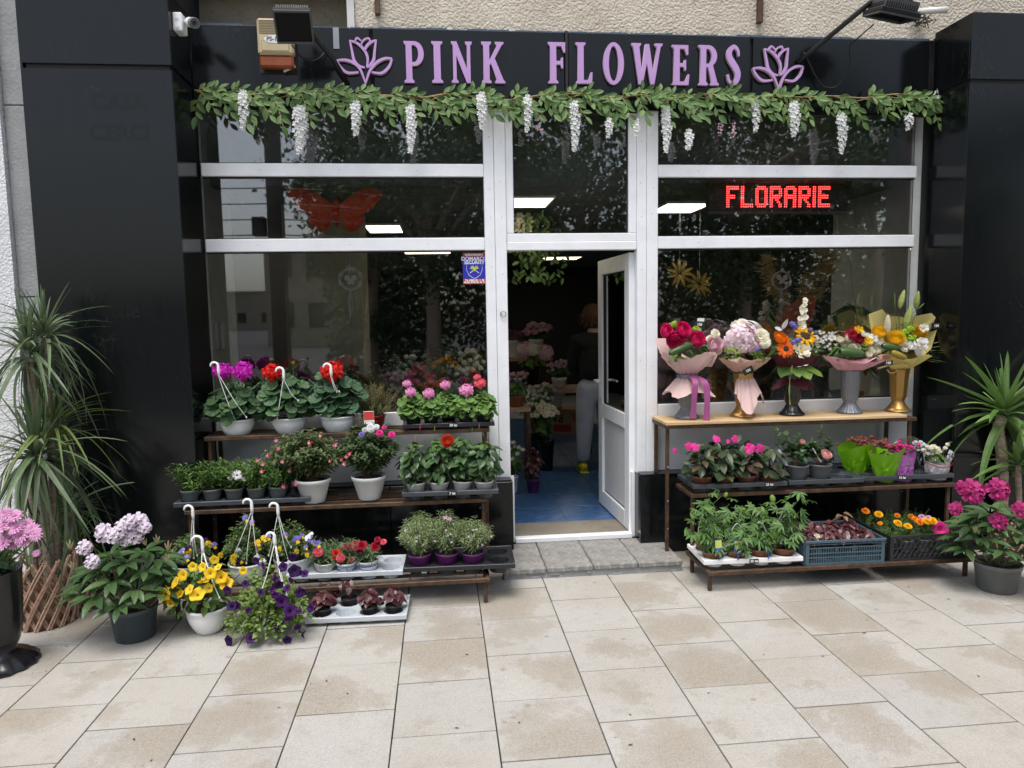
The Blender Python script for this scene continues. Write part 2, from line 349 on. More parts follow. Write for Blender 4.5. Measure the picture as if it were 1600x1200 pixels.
def clad_mat():
    m, N, L, B = nm('black_cladding'); tc = N.new('ShaderNodeTexCoord')
    mp = N.new('ShaderNodeMapping'); mp.inputs['Scale'].default_value = (55, 55, 1.6); L.new(tc.outputs['Object'], mp.inputs[0])
    n = N.new('ShaderNodeTexNoise'); n.inputs['Scale'].default_value = 2; n.inputs['Detail'].default_value = 6; L.new(mp.outputs[0], n.inputs['Vector'])
    n2 = N.new('ShaderNodeTexNoise'); n2.inputs['Scale'].default_value = 2.2; n2.inputs['Detail'].default_value = 5; L.new(tc.outputs['Object'], n2.inputs['Vector'])
    c = ramp(N, [(.3, (.0035, .0045, .005)), (.75, (.006, .0075, .0085))]); L.new(n.outputs[0], c.inputs[0])
    # pale scratches
    m2 = N.new('ShaderNodeMapping'); m2.inputs['Scale'].default_value = (6, 6, 3.4); m2.inputs['Rotation'].default_value = (.3, .5, .2); L.new(tc.outputs['Object'], m2.inputs[0])
    w = N.new('ShaderNodeTexNoise'); w.inputs['Scale'].default_value = 1.1; w.inputs['Detail'].default_value = 9; w.inputs['Distortion'].default_value = 1.5; L.new(m2.outputs[0], w.inputs['Vector'])
    sr = ramp(N, [(.4985, (0, 0, 0)), (.5, (1, 1, 1)), (.5015, (0, 0, 0))]); L.new(w.outputs[0], sr.inputs[0])
    k = ramp(N, [(.55, (0, 0, 0)), (.66, (.35, .35, .35))]); L.new(n2.outputs[0], k.inputs[0])
    mu = N.new('ShaderNodeMath'); mu.operation = 'MULTIPLY'; L.new(sr.outputs[0], mu.inputs[0]); L.new(k.outputs[0], mu.inputs[1])
    mx = N.new('ShaderNodeMix'); mx.data_type = 'RGBA'; L.new(mu.outputs[0], mx.inputs[0]); L.new(c.outputs[0], mx.inputs[6]); mx.inputs[7].default_value = (.12, .12, .12, 1)
    L.new(mx.outputs[2], B.inputs['Base Color']); B.inputs['Specular IOR Level'].default_value = .32
    rr = ramp(N, [(.25, (.10, .10, .10)), (.8, (.21, .21, .21))]); a = N.new('ShaderNodeMath'); a.operation = 'MULTIPLY_ADD'; a.inputs[1].default_value = .5
    L.new(n.outputs[0], a.inputs[0]); h = N.new('ShaderNodeMath'); h.operation = 'MULTIPLY'; h.inputs[1].default_value = .5; L.new(n2.outputs[0], h.inputs[0]); L.new(h.outputs[0], a.inputs[2])
    L.new(a.outputs[0], rr.inputs[0]); L.new(rr.outputs[0], B.inputs['Roughness'])
    b = N.new('ShaderNodeBump'); b.inputs['Strength'].default_value = .025; b.inputs['Distance'].default_value = .002; L.new(n.outputs[0], b.inputs['Height']); L.new(b.outputs[0], B.inputs['Normal'])
    return m
def wood_mat(name, c1, c2, sc=(1.2, 22, 22)):
    m, N, L, B = nm(name); tc = N.new('ShaderNodeTexCoord'); mp = N.new('ShaderNodeMapping'); mp.inputs['Scale'].default_value = sc
    L.new(tc.outputs['Object'], mp.inputs[0]); n = N.new('ShaderNodeTexNoise'); n.inputs['Scale'].default_value = 1.6; n.inputs['Detail'].default_value = 7; n.inputs['Distortion'].default_value = .8
    L.new(mp.outputs[0], n.inputs['Vector']); r = ramp(N, [(.3, c1), (.65, c2)]); L.new(n.outputs[0], r.inputs[0]); L.new(r.outputs[0], B.inputs['Base Color'])
    B.inputs['Roughness'].default_value = .6; return m
def rust_mat():
    m, N, L, B = nm('rusty_steel'); tc = N.new('ShaderNodeTexCoord'); n = N.new('ShaderNodeTexNoise'); n.inputs['Scale'].default_value = 22; n.inputs['Detail'].default_value = 8; n.inputs['Roughness'].default_value = .7
    L.new(tc.outputs['Object'], n.inputs['Vector']); r = ramp(N, [(.3, (.035, .022, .016)), (.5, (.085, .05, .03)), (.72, (.16, .085, .045))]); L.new(n.outputs[0], r.inputs[0]); L.new(r.outputs[0], B.inputs['Base Color'])
    B.inputs['Roughness'].default_value = .55; B.inputs['Metallic'].default_value = .35
    b = N.new('ShaderNodeBump'); b.inputs['Strength'].default_value = .3; b.inputs['Distance'].default_value = .003; L.new(n.outputs[0], b.inputs['Height']); L.new(b.outputs[0], B.inputs['Normal']); return m
def step_mat():
    m, N, L, B = nm('fan_pattern_concrete'); tc = N.new('ShaderNodeTexCoord')
    vo = N.new('ShaderNodeTexVoronoi'); vo.feature = 'DISTANCE_TO_EDGE'; vo.inputs['Scale'].default_value = 26; vo.inputs['Randomness'].default_value = .75; L.new(tc.outputs['Object'], vo.inputs['Vector'])
    wv = N.new('ShaderNodeTexWave'); wv.wave_type = 'RINGS'; wv.rings_direction = 'Z'; wv.inputs['Scale'].default_value = 9; wv.inputs['Distortion'].default_value = .6; L.new(tc.outputs['Object'], wv.inputs['Vector'])
    e = ramp(N, [(.0, (1, 1, 1)), (.06, (0, 0, 0))]); L.new(vo.outputs['Distance'], e.inputs[0])
    w2 = ramp(N, [(.86, (0, 0, 0)), (.97, (1, 1, 1))]); L.new(wv.outputs[0], w2.inputs[0])
    mxm = N.new('ShaderNodeMath'); mxm.operation = 'MAXIMUM'; L.new(e.outputs[0], mxm.inputs[0]); L.new(w2.outputs[0], mxm.inputs[1])
    n = N.new('ShaderNodeTexNoise'); n.inputs['Scale'].default_value = 12; n.inputs['Detail'].default_value = 8; L.new(tc.outputs['Object'], n.inputs['Vector'])
    r = ramp(N, [(.3, (.17, .165, .155)), (.7, (.30, .29, .275))]); L.new(n.outputs[0], r.inputs[0])
    mx = N.new('ShaderNodeMix'); mx.data_type = 'RGBA'; q = N.new('ShaderNodeMath'); q.operation = 'MULTIPLY'; q.inputs[1].default_value = .45; L.new(mxm.outputs[0], q.inputs[0])
    L.new(q.outputs[0], mx.inputs[0]); L.new(r.outputs[0], mx.inputs[6]); mx.inputs[7].default_value = (.42, .41, .39, 1); L.new(mx.outputs[2], B.inputs['Base Color'])
    B.inputs['Roughness'].default_value = .8; b = N.new('ShaderNodeBump'); b.inputs['Strength'].default_value = .5; b.inputs['Distance'].default_value = .004; b.invert = True
    L.new(mxm.outputs[0], b.inputs['Height']); L.new(b.outputs[0], B.inputs['Normal']); return m

limestone = paver_mat(); clad = clad_mat(); rust = rust_mat(); fanstone = step_mat()
plaster = wall_mat('rough_plaster', (.50, .44, .35), (.66, .60, .50), bump=1.0, scale=60, sa=.35)
plaster_dim = wall_mat('old_render', (.30, .26, .19), (.42, .37, .29), bump=.4, scale=40)  # darkened beige: recess shade put into the colour; also serves weathered house fronts
whitewash = wall_mat('white_render', (.62, .63, .65), (.76, .77, .79), bump=.7, scale=80, stain=(.4, .4, .4), sa=.25)
conc = wall_mat('grey_concrete', (.24, .25, .255), (.36, .37, .375), bump=.25, scale=60, stain=(.45, .46, .46), sa=.5)
sillstone = wall_mat('worn_sill', (.17, .15, .12), (.27, .245, .2), bump=.3, scale=50)
asphalt = wall_mat('asphalt', (.045, .045, .047), (.06, .06, .062), bump=.3, scale=90, sa=.1)
pvc = plain('white_pvc', (.85, .87, .90), .32, var=.045)
pvcin = plain('panel_white', (.62, .64, .66), .45, var=.04)
alu = plain('grey_aluminium', (.30, .31, .32), .35, metal=.6)
gasket = plain('black_gasket', (.012, .012, .012), .6)
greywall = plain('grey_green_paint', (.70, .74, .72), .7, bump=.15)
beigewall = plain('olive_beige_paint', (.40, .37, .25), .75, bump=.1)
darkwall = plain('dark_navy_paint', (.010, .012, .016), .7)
ceilm = plain('ceiling_paint', (.16, .17, .16), .85)
bulk = plain('bulkhead_paint', (.17, .18, .17), .8)
glass = glassy('window_glass')
lampm = emit('light_panel', (1., .88, .62), 3.2)
lilac = plain('lilac_face', (.50, .30, .60), .45, var=.04)
lilac_side = plain('lilac_edge', (.55, .42, .50), .5, var=.05)
white = plain('white_plastic', (.86, .87, .88), .35, var=.04)
offwhite = plain('aged_white_plastic', (.60, .60, .58), .4, var=.08)
greyw = plain('pale_grey_plastic', (.50, .54, .58), .38, var=.05)
potgrey = plain('grey_pot_plastic', (.15, .16, .165), .45, var=.15)
slate = plain('slate_pot_plastic', (.045, .062, .075), .4, var=.12)
traydark = plain('dark_tray_plastic', (.045, .052, .062), .4, var=.15)
trayblack = plain('black_tray_plastic', (.018, .019, .022), .4, var=.15)
black = plain('black_plastic', (.010, .010, .012), .25, var=.15)
blackmetal = plain('black_metal', (.018, .018, .02), .4, metal=.4)
terra = plain('terracotta_plastic', (.24, .09, .05), .5, var=.15)
redpot = plain('red_pot_plastic', (.35, .02, .015), .35)
purplepot = plain('purple_pot_plastic', (.13, .025, .15), .4)
crateblue = plain('blue_crate_plastic', (.06, .105, .135), .5, var=.15)
gold = plain('gold_paint', (.42, .25, .075), .38, metal=.75, var=.12)
silver = plain('silver_paint', (.20, .215, .245), .4, metal=.5, var=.1)
soil = wall_mat('potting_soil', (.03, .02, .013), (.07, .05, .035), bump=1., scale=120, stain=(.15, .12, .09), sa=.2)
wicker = wood_mat('brown_wicker', (.34, .20, .14), (.54, .36, .26), (30, 30, 30))
pine = wood_mat('pine_board', (.50, .33, .16), (.68, .5, .29))
cardm = wood_mat('cardboard', (.30, .19, .10), (.36, .24, .13), (3, 3, 3))
bark = wood_mat('pale_bark', (.20, .155, .11), (.40, .33, .25), (8, 8, 50))
twig = plain('brown_twig', (.16, .1, .05), .7, var=.3)
stemg = leafy('green_stem', (.07, .13, .03), (.13, .21, .06))
vine = plain('yellow_vine', (.34, .25, .09), .7, var=.25)
L_ger = leafy('geranium_leaf', (.055, .115, .045), (.10, .19, .08), .55)
L_ger2 = leafy('bright_geranium_leaf', (.09, .19, .035), (.17, .30, .07), .55)
L_dark = leafy('dark_glossy_leaf', (.022, .058, .018), (.065, .13, .04), .3, .12)
L_rho = leafy('rhododendron_leaf', (.03, .075, .025), (.085, .15, .05), .38, .12)
L_gar = leafy('garland_leaf', (.07, .145, .035), (.175, .28, .095), .6, .15)
L_mid = leafy('mid_green_leaf', (.045, .11, .022), (.135, .235, .05), .5)
L_lime = leafy('lime_leaf', (.13, .24, .035), (.25, .38, .08), .5, .3)
L_fuc = leafy('fuchsia_leaf', (.04, .085, .03), (.12, .17, .06), .5, c3=(.2, .24, .09))
L_silv = leafy('silvery_leaf', (.15, .21, .08), (.32, .39, .19), .6, c3=(.42, .47, .30))
L_drac = leafy('dracaena_leaf', (.075, .125, .055), (.19, .25, .14), .42, .15)
L_dracy = leafy('young_dracaena_leaf', (.11, .17, .035), (.2, .27, .07), .42, .2)
L_yuc = leafy('yucca_leaf', (.08, .17, .035), (.22, .35, .115), .4, .2)
L_imp = leafy('impatiens_leaf', (.018, .038, .015), (.065, .10, .045), .4, .12, c3=(.12, .035, .03))
L_bur = leafy('burgundy_leaf', (.05, .012, .014), (.14, .045, .05), .3, .12, c3=(.10, .08, .07))
L_pas = leafy('passionflower_leaf', (.055, .13, .035), (.15, .27, .07), .45)
L_hea = leafy('heather_leaf', (.07, .11, .03), (.2, .24, .09), .6, c3=(.26, .12, .09))
L_tree = leafy('street_tree_leaf', (.02, .045, .012), (.06, .11, .03), .5, .2)
pampasm = leafy('dry_pampas', (.46, .31, .13), (.68, .5, .25), .9, .3)
def pet(name, c1, c2, c3=None): return leafy(name, c1, c2, .6, .3, .25, c3)
P_mag = pet('magenta_petal', (.45, .01, .36), (.72, .04, .58)); P_red = pet('red_petal', (.5, .006, .006), (.75, .03, .015))
P_pink = pet('pink_petal', (.72, .22, .48), (.85, .42, .66)); P_coral = pet('coral_petal', (.7, .05, .1), (.85, .2, .25))
P_mum = pet('mauve_pink_petal', (.68, .30, .56), (.86, .56, .77)); P_yel = pet('yellow_petal', (.82, .5, .012), (.92, .68, .05))
P_pur = pet('dark_purple_petal', (.018, .003, .05), (.075, .008, .13)); P_vio = pet('violet_blue_petal', (.12, .1, .42), (.35, .32, .7))
P_white = pet('white_petal', (.80, .81, .79), (.90, .90, .90)); P_wp = pet('lilac_white_petal', (.72, .62, .74), (.85, .8, .86))
P_spot = plain('dark_blotch', (.08, .01, .03), .6); P_fuc = pet('fuchsia_petal', (.65, .03, .07), (.85, .25, .28))
P_hot = pet('hot_pink_petal', (.72, .02, .24), (.85, .08, .4)); P_rhm = pet('crimson_pink_petal', (.25, .012, .095), (.52, .05, .22))
P_or = pet('orange_petal', (.82, .2, .01), (.92, .36, .02)); P_gold = pet('sunflower_petal', (.85, .42, .005), (.95, .58, .02))
P_rose = pet('rose_pink_petal', (.66, .012, .14), (.82, .05, .24)); P_blush = pet('blush_petal', (.82, .52, .60), (.9, .7, .76))
P_hyd = pet('hydrangea_petal', (.90, .68, .77), (.95, .84, .88)); P_cream = pet('cream_petal', (.82, .78, .6), (.9, .88, .76)); P_green = pet('green_mum_petal', (.26, .46, .02), (.42, .62, .06))
P_crim = pet('crimson_petal', (.28, .005, .02), (.45, .01, .04)); P_rust = pet('rusty_floret', (.2, .05, .04), (.4, .16, .12))
P_gerb = pet('gerbera_petal', (.85, .12, .01), (.95, .22, .03)); brownc = plain('dark_flower_centre', (.035, .015, .008), .8, bump=.6, bs=200)
yelc = plain('yellow_flower_centre', (.75, .45, .03), .8, bump=.5, bs=200); bluec = plain('thistle_blue', (.12, .14, .2), .8, bump=.8, bs=200)
paper_p = leafy('blush_wrap', (.74, .52, .50), (.78, .57, .55), .6, .25); paper_k = leafy('kraft_pink_wrap', (.62, .42, .34), (.66, .46, .38), .6, .2)
paper_y = leafy('yellow_wrap', (.86, .73, .26), (.90, .78, .32), .55, .25); paper_l = leafy('pink_net_wrap', (.80, .40, .50), (.84, .46, .56), .6, .3)
paper_g = leafy('olive_wrap', (.33, .24, .03), (.36, .27, .05), .5, .25); paper_b = leafy('burgundy_wrap', (.09, .012, .025), (.11, .018, .03), .5, .2)
ribbon = leafy('mauve_ribbon', (.40, .10, .28), (.44, .12, .32), .35, .1)
film_g = leafy('green_film', (.20, .50, .01), (.24, .55, .02), .25, .4, .6); film_p = leafy('violet_film', (.52, .16, .55), (.56, .2, .6), .25, .4, .6)
film_c = glassy('clear_film', (.86, .88, .9), 1.5, 2.2); film_w = leafy('milky_film', (.72, .70, .72), (.76, .74, .76), .3, .4, .5)
chalk = plain('chalk_white', (.85, .85, .85), .8); tagb = plain('black_card', (.012, .012, .012), .6)
labelb = plain('blue_label', (.04, .10, .42), .4); labelw = plain('white_label', (.75, .75, .72), .4); labelr = plain('red_label', (.5, .04, .03), .4); labely = plain('lime_label', (.5, .55, .1), .4)
redfab = leafy('red_fabric', (.84, .06, .025), (.92, .12, .05), .7, .25); orfab = leafy('orange_feather', (.55, .10, .04), (.66, .16, .08), .7, .25)

# ---------------------------------------------------------------- ground
bed = MB(); bed.box(-7, 10, -5.2, .3, -.12, -.0265)
pavement = bed.build('pavement', [plain('joint_grit', (.035, .032, .028), .95)], kind='structure')
pv = MB(); pv.box(-.1982, .1982, -.1970, .1970, -.026, 0, b=.0018); pvm = pv.mesh('paver', [limestone])
for i in range(-6, 18):
    x = -1.832+.4015*(i+.5); ph = -.825 if i % 2 == 0 else -1.024
    for k in range(-2, 6):
        y = ph-.4015*(k+.5)
        if y > .1 or y < -3.1: continue
        link('paver', pvm, pavement, M=rotz(random.gauss(0, .002), (x, y, random.gauss(0, .0007))))
apron = MB(); apron.box(-30, 40, -7.5, -3.15, -.2, -.003); apron.box(-30, -4.3, -3.15, 1, -.2, -.003); apron.box(5.45, 40, -3.15, 1, -.2, -.003)
apron.build('footway', [wall_mat('footway_stone', (.40, .38, .35), (.46, .45, .41), bump=.2)], kind='structure')
rd = MB(); rd.box(-120, 120, -120, -7.6, -.3, -.13); rd.build('road', [asphalt], kind='structure')
kb = MB(); kb.box(-30, 40, -7.6, -7.5, -.2, .0, b=.01); kb.build('kerb', [conc], kind='structure')

# ---------------------------------------------------------------- shop building
B = thing('shop_building', 'black clad florist shopfront with white window frames under rough beige plaster', 'shop building', (0, 0, 0))
def part(name, mats, fn, parent=None, smooth=False, label=None, kind=None):
    m = MB(); fn(m); return m.build(name, mats if isinstance(mats, list) else [mats], parent or B, smooth=smooth, label=label, kind=kind)
def bx(name, mat, *a, b=0., parent=None, label=None):
    m = MB(); m.box(*a, b=b); return m.build(name, [mat], parent or B, label=label)
XL, XR, ZT = -1.437, 3.285, 3.39
# pillars: a dark core carrying separate sheets
for (x0, x1, inner) in ((-2.215, XL, XL), (XR, 4.35, XR)):
    bx('pillar_core', gasket, x0+.016, x1-.016, -.384, .3, 0, ZT-.02)
    bx('cladding_panel', clad, x0, x1, -.40, -.3855, .012, 2.972, b=.0015); bx('cladding_panel', clad, x0, x1, -.40, -.3855, 2.998, ZT, b=.0015)
    a, b_ = (inner-.015, inner) if inner == XL else (inner, inner+.015)
    bx('cladding_panel', clad, a, b_, -.3840, -.005, .012, 2.972, b=.0015); bx('cladding_panel', clad, a, b_, -.3840, -.066, 2.998, ZT, b=.0015)
bx('cladding_panel', clad, -2.230, -2.2165, -.3840, -.31, .012, ZT, b=.0015)
# fascia boards above the windows
for (x0, x1) in ((XL+.004, -.386), (-.362, .816), (.842, 2.024), (2.046, XR-.03)):
    bx('fascia_panel', clad, x0, x1, -.06, -.035, 2.88, 3.343, b=.0015)
bx('fascia_backing', gasket, XL+.005, XR-.005, -.033, -.004, 2.87, 3.34)
bx('fascia_cover_strip', alu, -.60, -.565, -.066, -.0605, 3.22, 3.344); bx('fascia_cover_strip', gasket, .821, .837, -.07, -.034, 2.88, 3.352)
def blue_edge(m):
    x = XL+.02
    while x < XR-.05:
        w = random.uniform(.03, .14); m.box(x, min(x+w, XR-.03), -.059, -.036, 3.3435, 3.3435+random.uniform(.004, .014)); x += w+random.uniform(0, .01)
part('paint_edge', plain('old_blue_paint', (.06, .09, .13), .7), blue_edge)
# plaster wall over the shop, with the recessed strip at its left end
bx('plaster_wall', plaster, -.47, 6.5, -.03, .4, 3.36, 5.2)
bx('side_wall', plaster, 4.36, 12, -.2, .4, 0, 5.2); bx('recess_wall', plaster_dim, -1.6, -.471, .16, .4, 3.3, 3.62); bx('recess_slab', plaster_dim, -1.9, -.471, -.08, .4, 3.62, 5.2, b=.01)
bx('corner_trim', offwhite, -.515, -.4715, -.045, -.02, 3.345, 5.0)
bx('recess_cheek', darkwall, XL-.01, XL, -.3, .15, 3.395, 3.62)
for px, y0 in ((590, 22), (1188, 35)):
    p = at(px, y0, -.06); m = MB(); m.box(p[0]-.016, p[0]+.016, -.07, -.031, p[2], p[2]+.6, b=.003); m.build('steel_bar_end', [rust], B)
m = MB(); p = at(1452, 24, -.1); m.tube([(p[0]-.05, -.03, p[2]+.045), (p[0]-.02, -.12, p[2]+.02), (p[0]+.05, -.2, p[2]-.005)], .02, 10); m.build('conduit_stub', [offwhite], B, smooth=True)
m = MB(); c0 = at(1430, 30, -.05)
for k in range(7):
    q = [c0+np.array([random.uniform(-.06, .12), -random.uniform(.0, .05), random.uniform(-.06, .03)]) for _ in range(4)]; m.tube(crom(q, 4), .003, 4)
m.build('loose_wire', [blackmetal], B)
# plinths, ledges, white infill under the windows
bx('plinth_panel', clad, XL+.002, -.35, -.14, -.0, 0, .522, b=.002); bx('plinth_panel', clad, -.346, .438, -.14, -.0, .004, .522, b=.002); bx('plinth_panel', clad, 1.285, XR-.002, -.14, .0, .004, .522, b=.002)
bx('plinth_ledge', alu if False else clad, XL+.002, .430, -.133, -.037, .5225, .534); bx('plinth_ledge', clad, 1.293, XR-.002, -.133, -.037, .5225, .534)
for (x0, x1) in ((XL+.004, .295), (1.429, XR-.06)):
    bx('infill_panel', pvcin, x0, x1, -.02, .02, .5345, .888); 
# window frames and panes
def window(x0, x1, label):
    o = bpy.data.objects.new('window', None); COL.objects.link(o); o.parent = B; o['label'] = label
    for (z0, z1) in ((.89, .985), (2.012, 2.091), (2.469, 2.548), (2.89, 2.95)): bx('rail', pvc, x0, x1, -.036, .03, z0, z1, b=.004, parent=o)
    for (z0, z1) in ((.986, 2.011), (2.092, 2.468), (2.549, 2.889)):
        for z in (z0, z1-.006): bx('gasket', gasket, x0, x1, -.018, .018, z, z+.006, parent=o)
    for (z0, z1) in ((.992, 2.005), (2.098, 2.462), (2.555, 2.883)): bx('pane', glass, x0+.001, x1-.001, -.004, .002, z0, z1, parent=o)
window(-1.425, .296, 'three light window left of the door'); window(1.428, XR-.07, 'three light window right of the door')
for (xa, xb, xc) in ((.297, .362, .435), (1.289, 1.352, 1.427)):
    bx('window_post', pvc, xa, xb-.001, -.04, .03, .523, 2.95, b=.003); bx('window_post', pvc, xb+.001, xc, -.043, .03, .523, 2.95, b=.003)
# the jambs over the plinths down to the threshold
bx('door_jamb', pvc, .440, .462, -.0, .05, .075, .522); bx('door_jamb', pvc, 1.262, 1.284, .0, .05, .075, .522)
tr_ = bpy.data.objects.new('window', None); COL.objects.link(tr_); tr_.parent = B; tr_['label'] = 'transom light above the open door'
bx('rail', pvc, .436, 1.288, -.034, .03, 2.008, 2.062, b=.004, parent=tr_); bx('rail', pvc, .436, 1.288, -.03, .03, 2.0625, 2.115, b=.004, parent=tr_)
bx('stile', pvc, .436, .485, -.03, .03, 2.116, 2.95, b=.004, parent=tr_); bx('stile', pvc, 1.235, 1.288, -.03, .03, 2.116, 2.95, b=.004, parent=tr_); bx('rail', pvc, .4855, 1.2345, -.03, .03, 2.88, 2.95, parent=tr_)
bx('pane', glass, .486, 1.234, -.004, .002, 2.1215, 2.879, parent=tr_)
for q in ((.4855, .491, 2.1155, 2.8795), (1.229, 1.2345, 2.1155, 2.8795), (.4915, 1.2285, 2.1155, 2.121)): bx('gasket', gasket, q[0], q[1], -.012, .012, q[2], q[3], parent=tr_)
m = MB(); p = at(786, 491, -.043); m.tube([p+np.array([.018*math.cos(a), -.012, .018*math.sin(a)]) for a in np.linspace(0, 2*PI, 17)[:-1]], .0028, 6, closed=True); m.tube([p+np.array([-.014, 0, .012]), p+np.array([-.014, -.013, .012])], .004, 6)
m.build('pull_ring', [alu], B, smooth=True)
sm_ = MB(); sm_.lathe([(.0028, 0), (.0024, .001), (.0006, .0014)], 8); smm = sm_.mesh('screw', [alu])
for x in (.335, .405, 1.318, 1.392):
    for z in (.70, 1.25, 1.86, 2.22, 2.41, 2.70): link('screw', smm, B, M=frm((x+random.gauss(0, .004), -.0432, z+random.gauss(0, .02)), (0, 0, 1), (0, -1, 0)))
for x in (-1.1, -.6, -.1, 1.7, 2.2, 2.7):
    for z in (2.052, 2.509): link('screw', smm, B, M=frm((x+random.gauss(0, .03), -.0362, z), (0, 0, 1), (0, -1, 0)))
# door leaf, standing open into the shop on its right-hand hinges
DL = rotz(math.radians(92.5), (1.283, .032, 0))
def leaf_box(m, a0, a1, z0, z1, t0=-.03, t1=.03, b=.004, mat=0): m.box(a0, a1, t0, t1, z0, z1, mat, b=b, M=DL)
m = MB()
leaf_box(m, 0, .105, .10, 1.995); leaf_box(m, .685, .79, .10, 1.995); leaf_box(m, .1055, .6845, .10, .22); leaf_box(m, .1055, .6845, 1.885, 1.995); leaf_box(m, .1055, .6845, .80, .905)
leaf_box(m, .1055, .6845, .221, .799, -.012, .012, .001, 1)
door = m.build('door', [pvc, pvcin], B, label='white glazed door standing open into the shop')
m = MB(); m.box(.1055, .6845, -.004, .004, .906, 1.884, M=DL); m.build('door_pane', [glass], door)
for q in ((.1055, .112, .906, 1.884), (.678, .6845, .906, 1.884), (.1125, .6775, .906, .912), (.1125, .6775, 1.877, 1.883), (.1125, .6775, .2215, .2275), (.1125, .6775, .793, .799)):
    m = MB(); m.box(q[0], q[1], -.015, .015, q[2], q[3], M=DL); m.build('gasket', [gasket], door)
for s in (-1, 1):
    m = MB(); m.box(.722, .752, s*.031, s*.037, .95, 1.18, b=.002, M=DL); m.tube([xf([(.737, s*.037, 1.08)], DL)[0], xf([(.737, s*.075, 1.08)], DL)[0], xf([(.62, s*.08, 1.08)], DL)[0]], .009, 8); m.build('door_handle', [white], door)
bx('threshold', pvc, .463, 1.261, -.025, .035, .071, .105, b=.004)
bx('inner_sill', sillstone, .44, 1.285, .036, .36, 0, .094)
# shop room
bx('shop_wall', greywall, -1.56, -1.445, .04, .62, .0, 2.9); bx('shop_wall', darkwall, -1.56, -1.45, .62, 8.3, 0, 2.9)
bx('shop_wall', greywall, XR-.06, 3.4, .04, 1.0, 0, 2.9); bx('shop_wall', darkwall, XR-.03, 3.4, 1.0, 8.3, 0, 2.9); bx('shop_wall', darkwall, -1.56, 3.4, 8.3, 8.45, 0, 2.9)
bx('shop_wall', beigewall, at(447, 500, .95)[0], at(566, 500, .95)[0], .95, 1.5, .0, 2.45, label='olive beige partition inside the left window')
bx('shop_ceiling', ceilm, -1.56, 3.4, .22, 8.4, 2.45, 2.6); bx('bulkhead', bulk, -1.444, 3.22, .18, .219, 2.45, 3.2)
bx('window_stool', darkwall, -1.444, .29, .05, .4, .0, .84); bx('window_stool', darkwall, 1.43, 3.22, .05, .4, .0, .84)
for (px, py, Y, w, l) in ((827, 294, .8, .30, .45), (876, 404, 6.2, .55, .5), (600, 344, 2.4, .32, .6), (1062, 313, 1.1, .36, .5), (668, 394, 5.0, .6, .35), (560, 420, 3.6, .4, .5)):
    q = at(px, py, Y); x, y = q[0], Y
    m = MB(); m.box(x-w/2, x+w/2, y-l/2, y+l/2, 2.438, 2.4495); lp = m.build('ceiling_lamp', [lampm], B)
    m = MB()
    for a in ((x-w/2-.015, x-w/2-.0005, y-l/2-.015, y+l/2+.015), (x+w/2+.0005, x+w/2+.015, y-l/2-.015, y+l/2+.015), (x-w/2, x+w/2, y-l/2-.015, y-l/2-.0005), (x-w/2, x+w/2, y+l/2+.0005, y+l/2+.015)): m.box(*a, 2.434, 2.4495)
    m.build('lamp_frame', [white], lp)
fl = MB(); fl.box(-1.56, 3.4, .362, 8.4, -.05, .0805); sf = fl.build('shop_floor', [plain('tile_grout', (.30, .34, .40), .8)], kind='structure')
def bluetile():
    m, N, L, Bs = nm('blue_tile'); tc = N.new('ShaderNodeTexCoord'); oi = N.new('ShaderNodeObjectInfo')
    mp = N.new('ShaderNodeMapping'); mp.inputs['Scale'].default_value = (7, 30, 1); cv = N.new('ShaderNodeCombineXYZ')
    for i in range(3): L.new(oi.outputs['Random'], cv.inputs[i])
    sc_ = N.new('ShaderNodeVectorMath'); sc_.operation = 'MULTIPLY_ADD'; sc_.inputs[1].default_value = (9, 13, 7); L.new(cv.outputs[0], sc_.inputs[0]); L.new(tc.outputs['Object'], sc_.inputs[2])
    L.new(sc_.outputs[0], mp.inputs[0]); n = N.new('ShaderNodeTexNoise'); n.inputs['Scale'].default_value = 2; n.inputs['Detail'].default_value = 6; n.inputs['Distortion'].default_value = 1; L.new(mp.outputs[0], n.inputs['Vector'])
    r = ramp(N, [(.33, (.018, .06, .17)), (.52, (.045, .12, .28)), (.7, (.14, .25, .44))]); L.new(n.outputs[0], r.inputs[0]); L.new(r.outputs[0], Bs.inputs['Base Color']); Bs.inputs['Roughness'].default_value = .3
    return m
tl = MB(); tl.box(-.1965, .1965, -.1965, .1965, -.009, 0, b=.0012); tlm = tl.mesh('floor_tile', [bluetile()])
for i in range(-1, 5):
    for k in range(0, 13): link('floor_tile', tlm, sf, loc=(.28+.4*i, .562+.4*k, .0905))
# doorstep
ds = thing('doorstep', 'worn grey concrete doorstep with fan pattern slabs below the door', 'doorstep', (.9, -.27, 0))
xs = [.338, .60, .89, 1.17, 1.452]
for i in range(4):
    for (y0, y1) in ((-.495, -.262), (-.258, -.02)):
        x0, x1 = xs[i]+.002, xs[i+1]-.002
        m = MB(); m.box(-(x1-x0)/2, (x1-x0)/2, -(y1-y0)/2, (y1-y0)/2, -.035, .0, b=.006)
        link('step_slab', m.mesh('step_slab', [fanstone]), ds, M=rotz(random.gauss(0, .004), ((x0+x1)/2-.9, (y0+y1)/2+.27, .07+random.gauss(0, .0015))))
m = MB(); m.box(.345-.9, 1.445-.9, -.482+.27, -.02+.27, .0, .036)
for k in range(26):
    x = random.uniform(.36, 1.43)-.9; s = random.uniform(.010, .024); m.ball((x, -.484+.27+random.uniform(.0, .012), s*.3+random.choice((0, 0, .02))), s, 5, 3, 0, (random.uniform(1, 2.6), .45, .7))
m.build('step_base', [conc], ds)

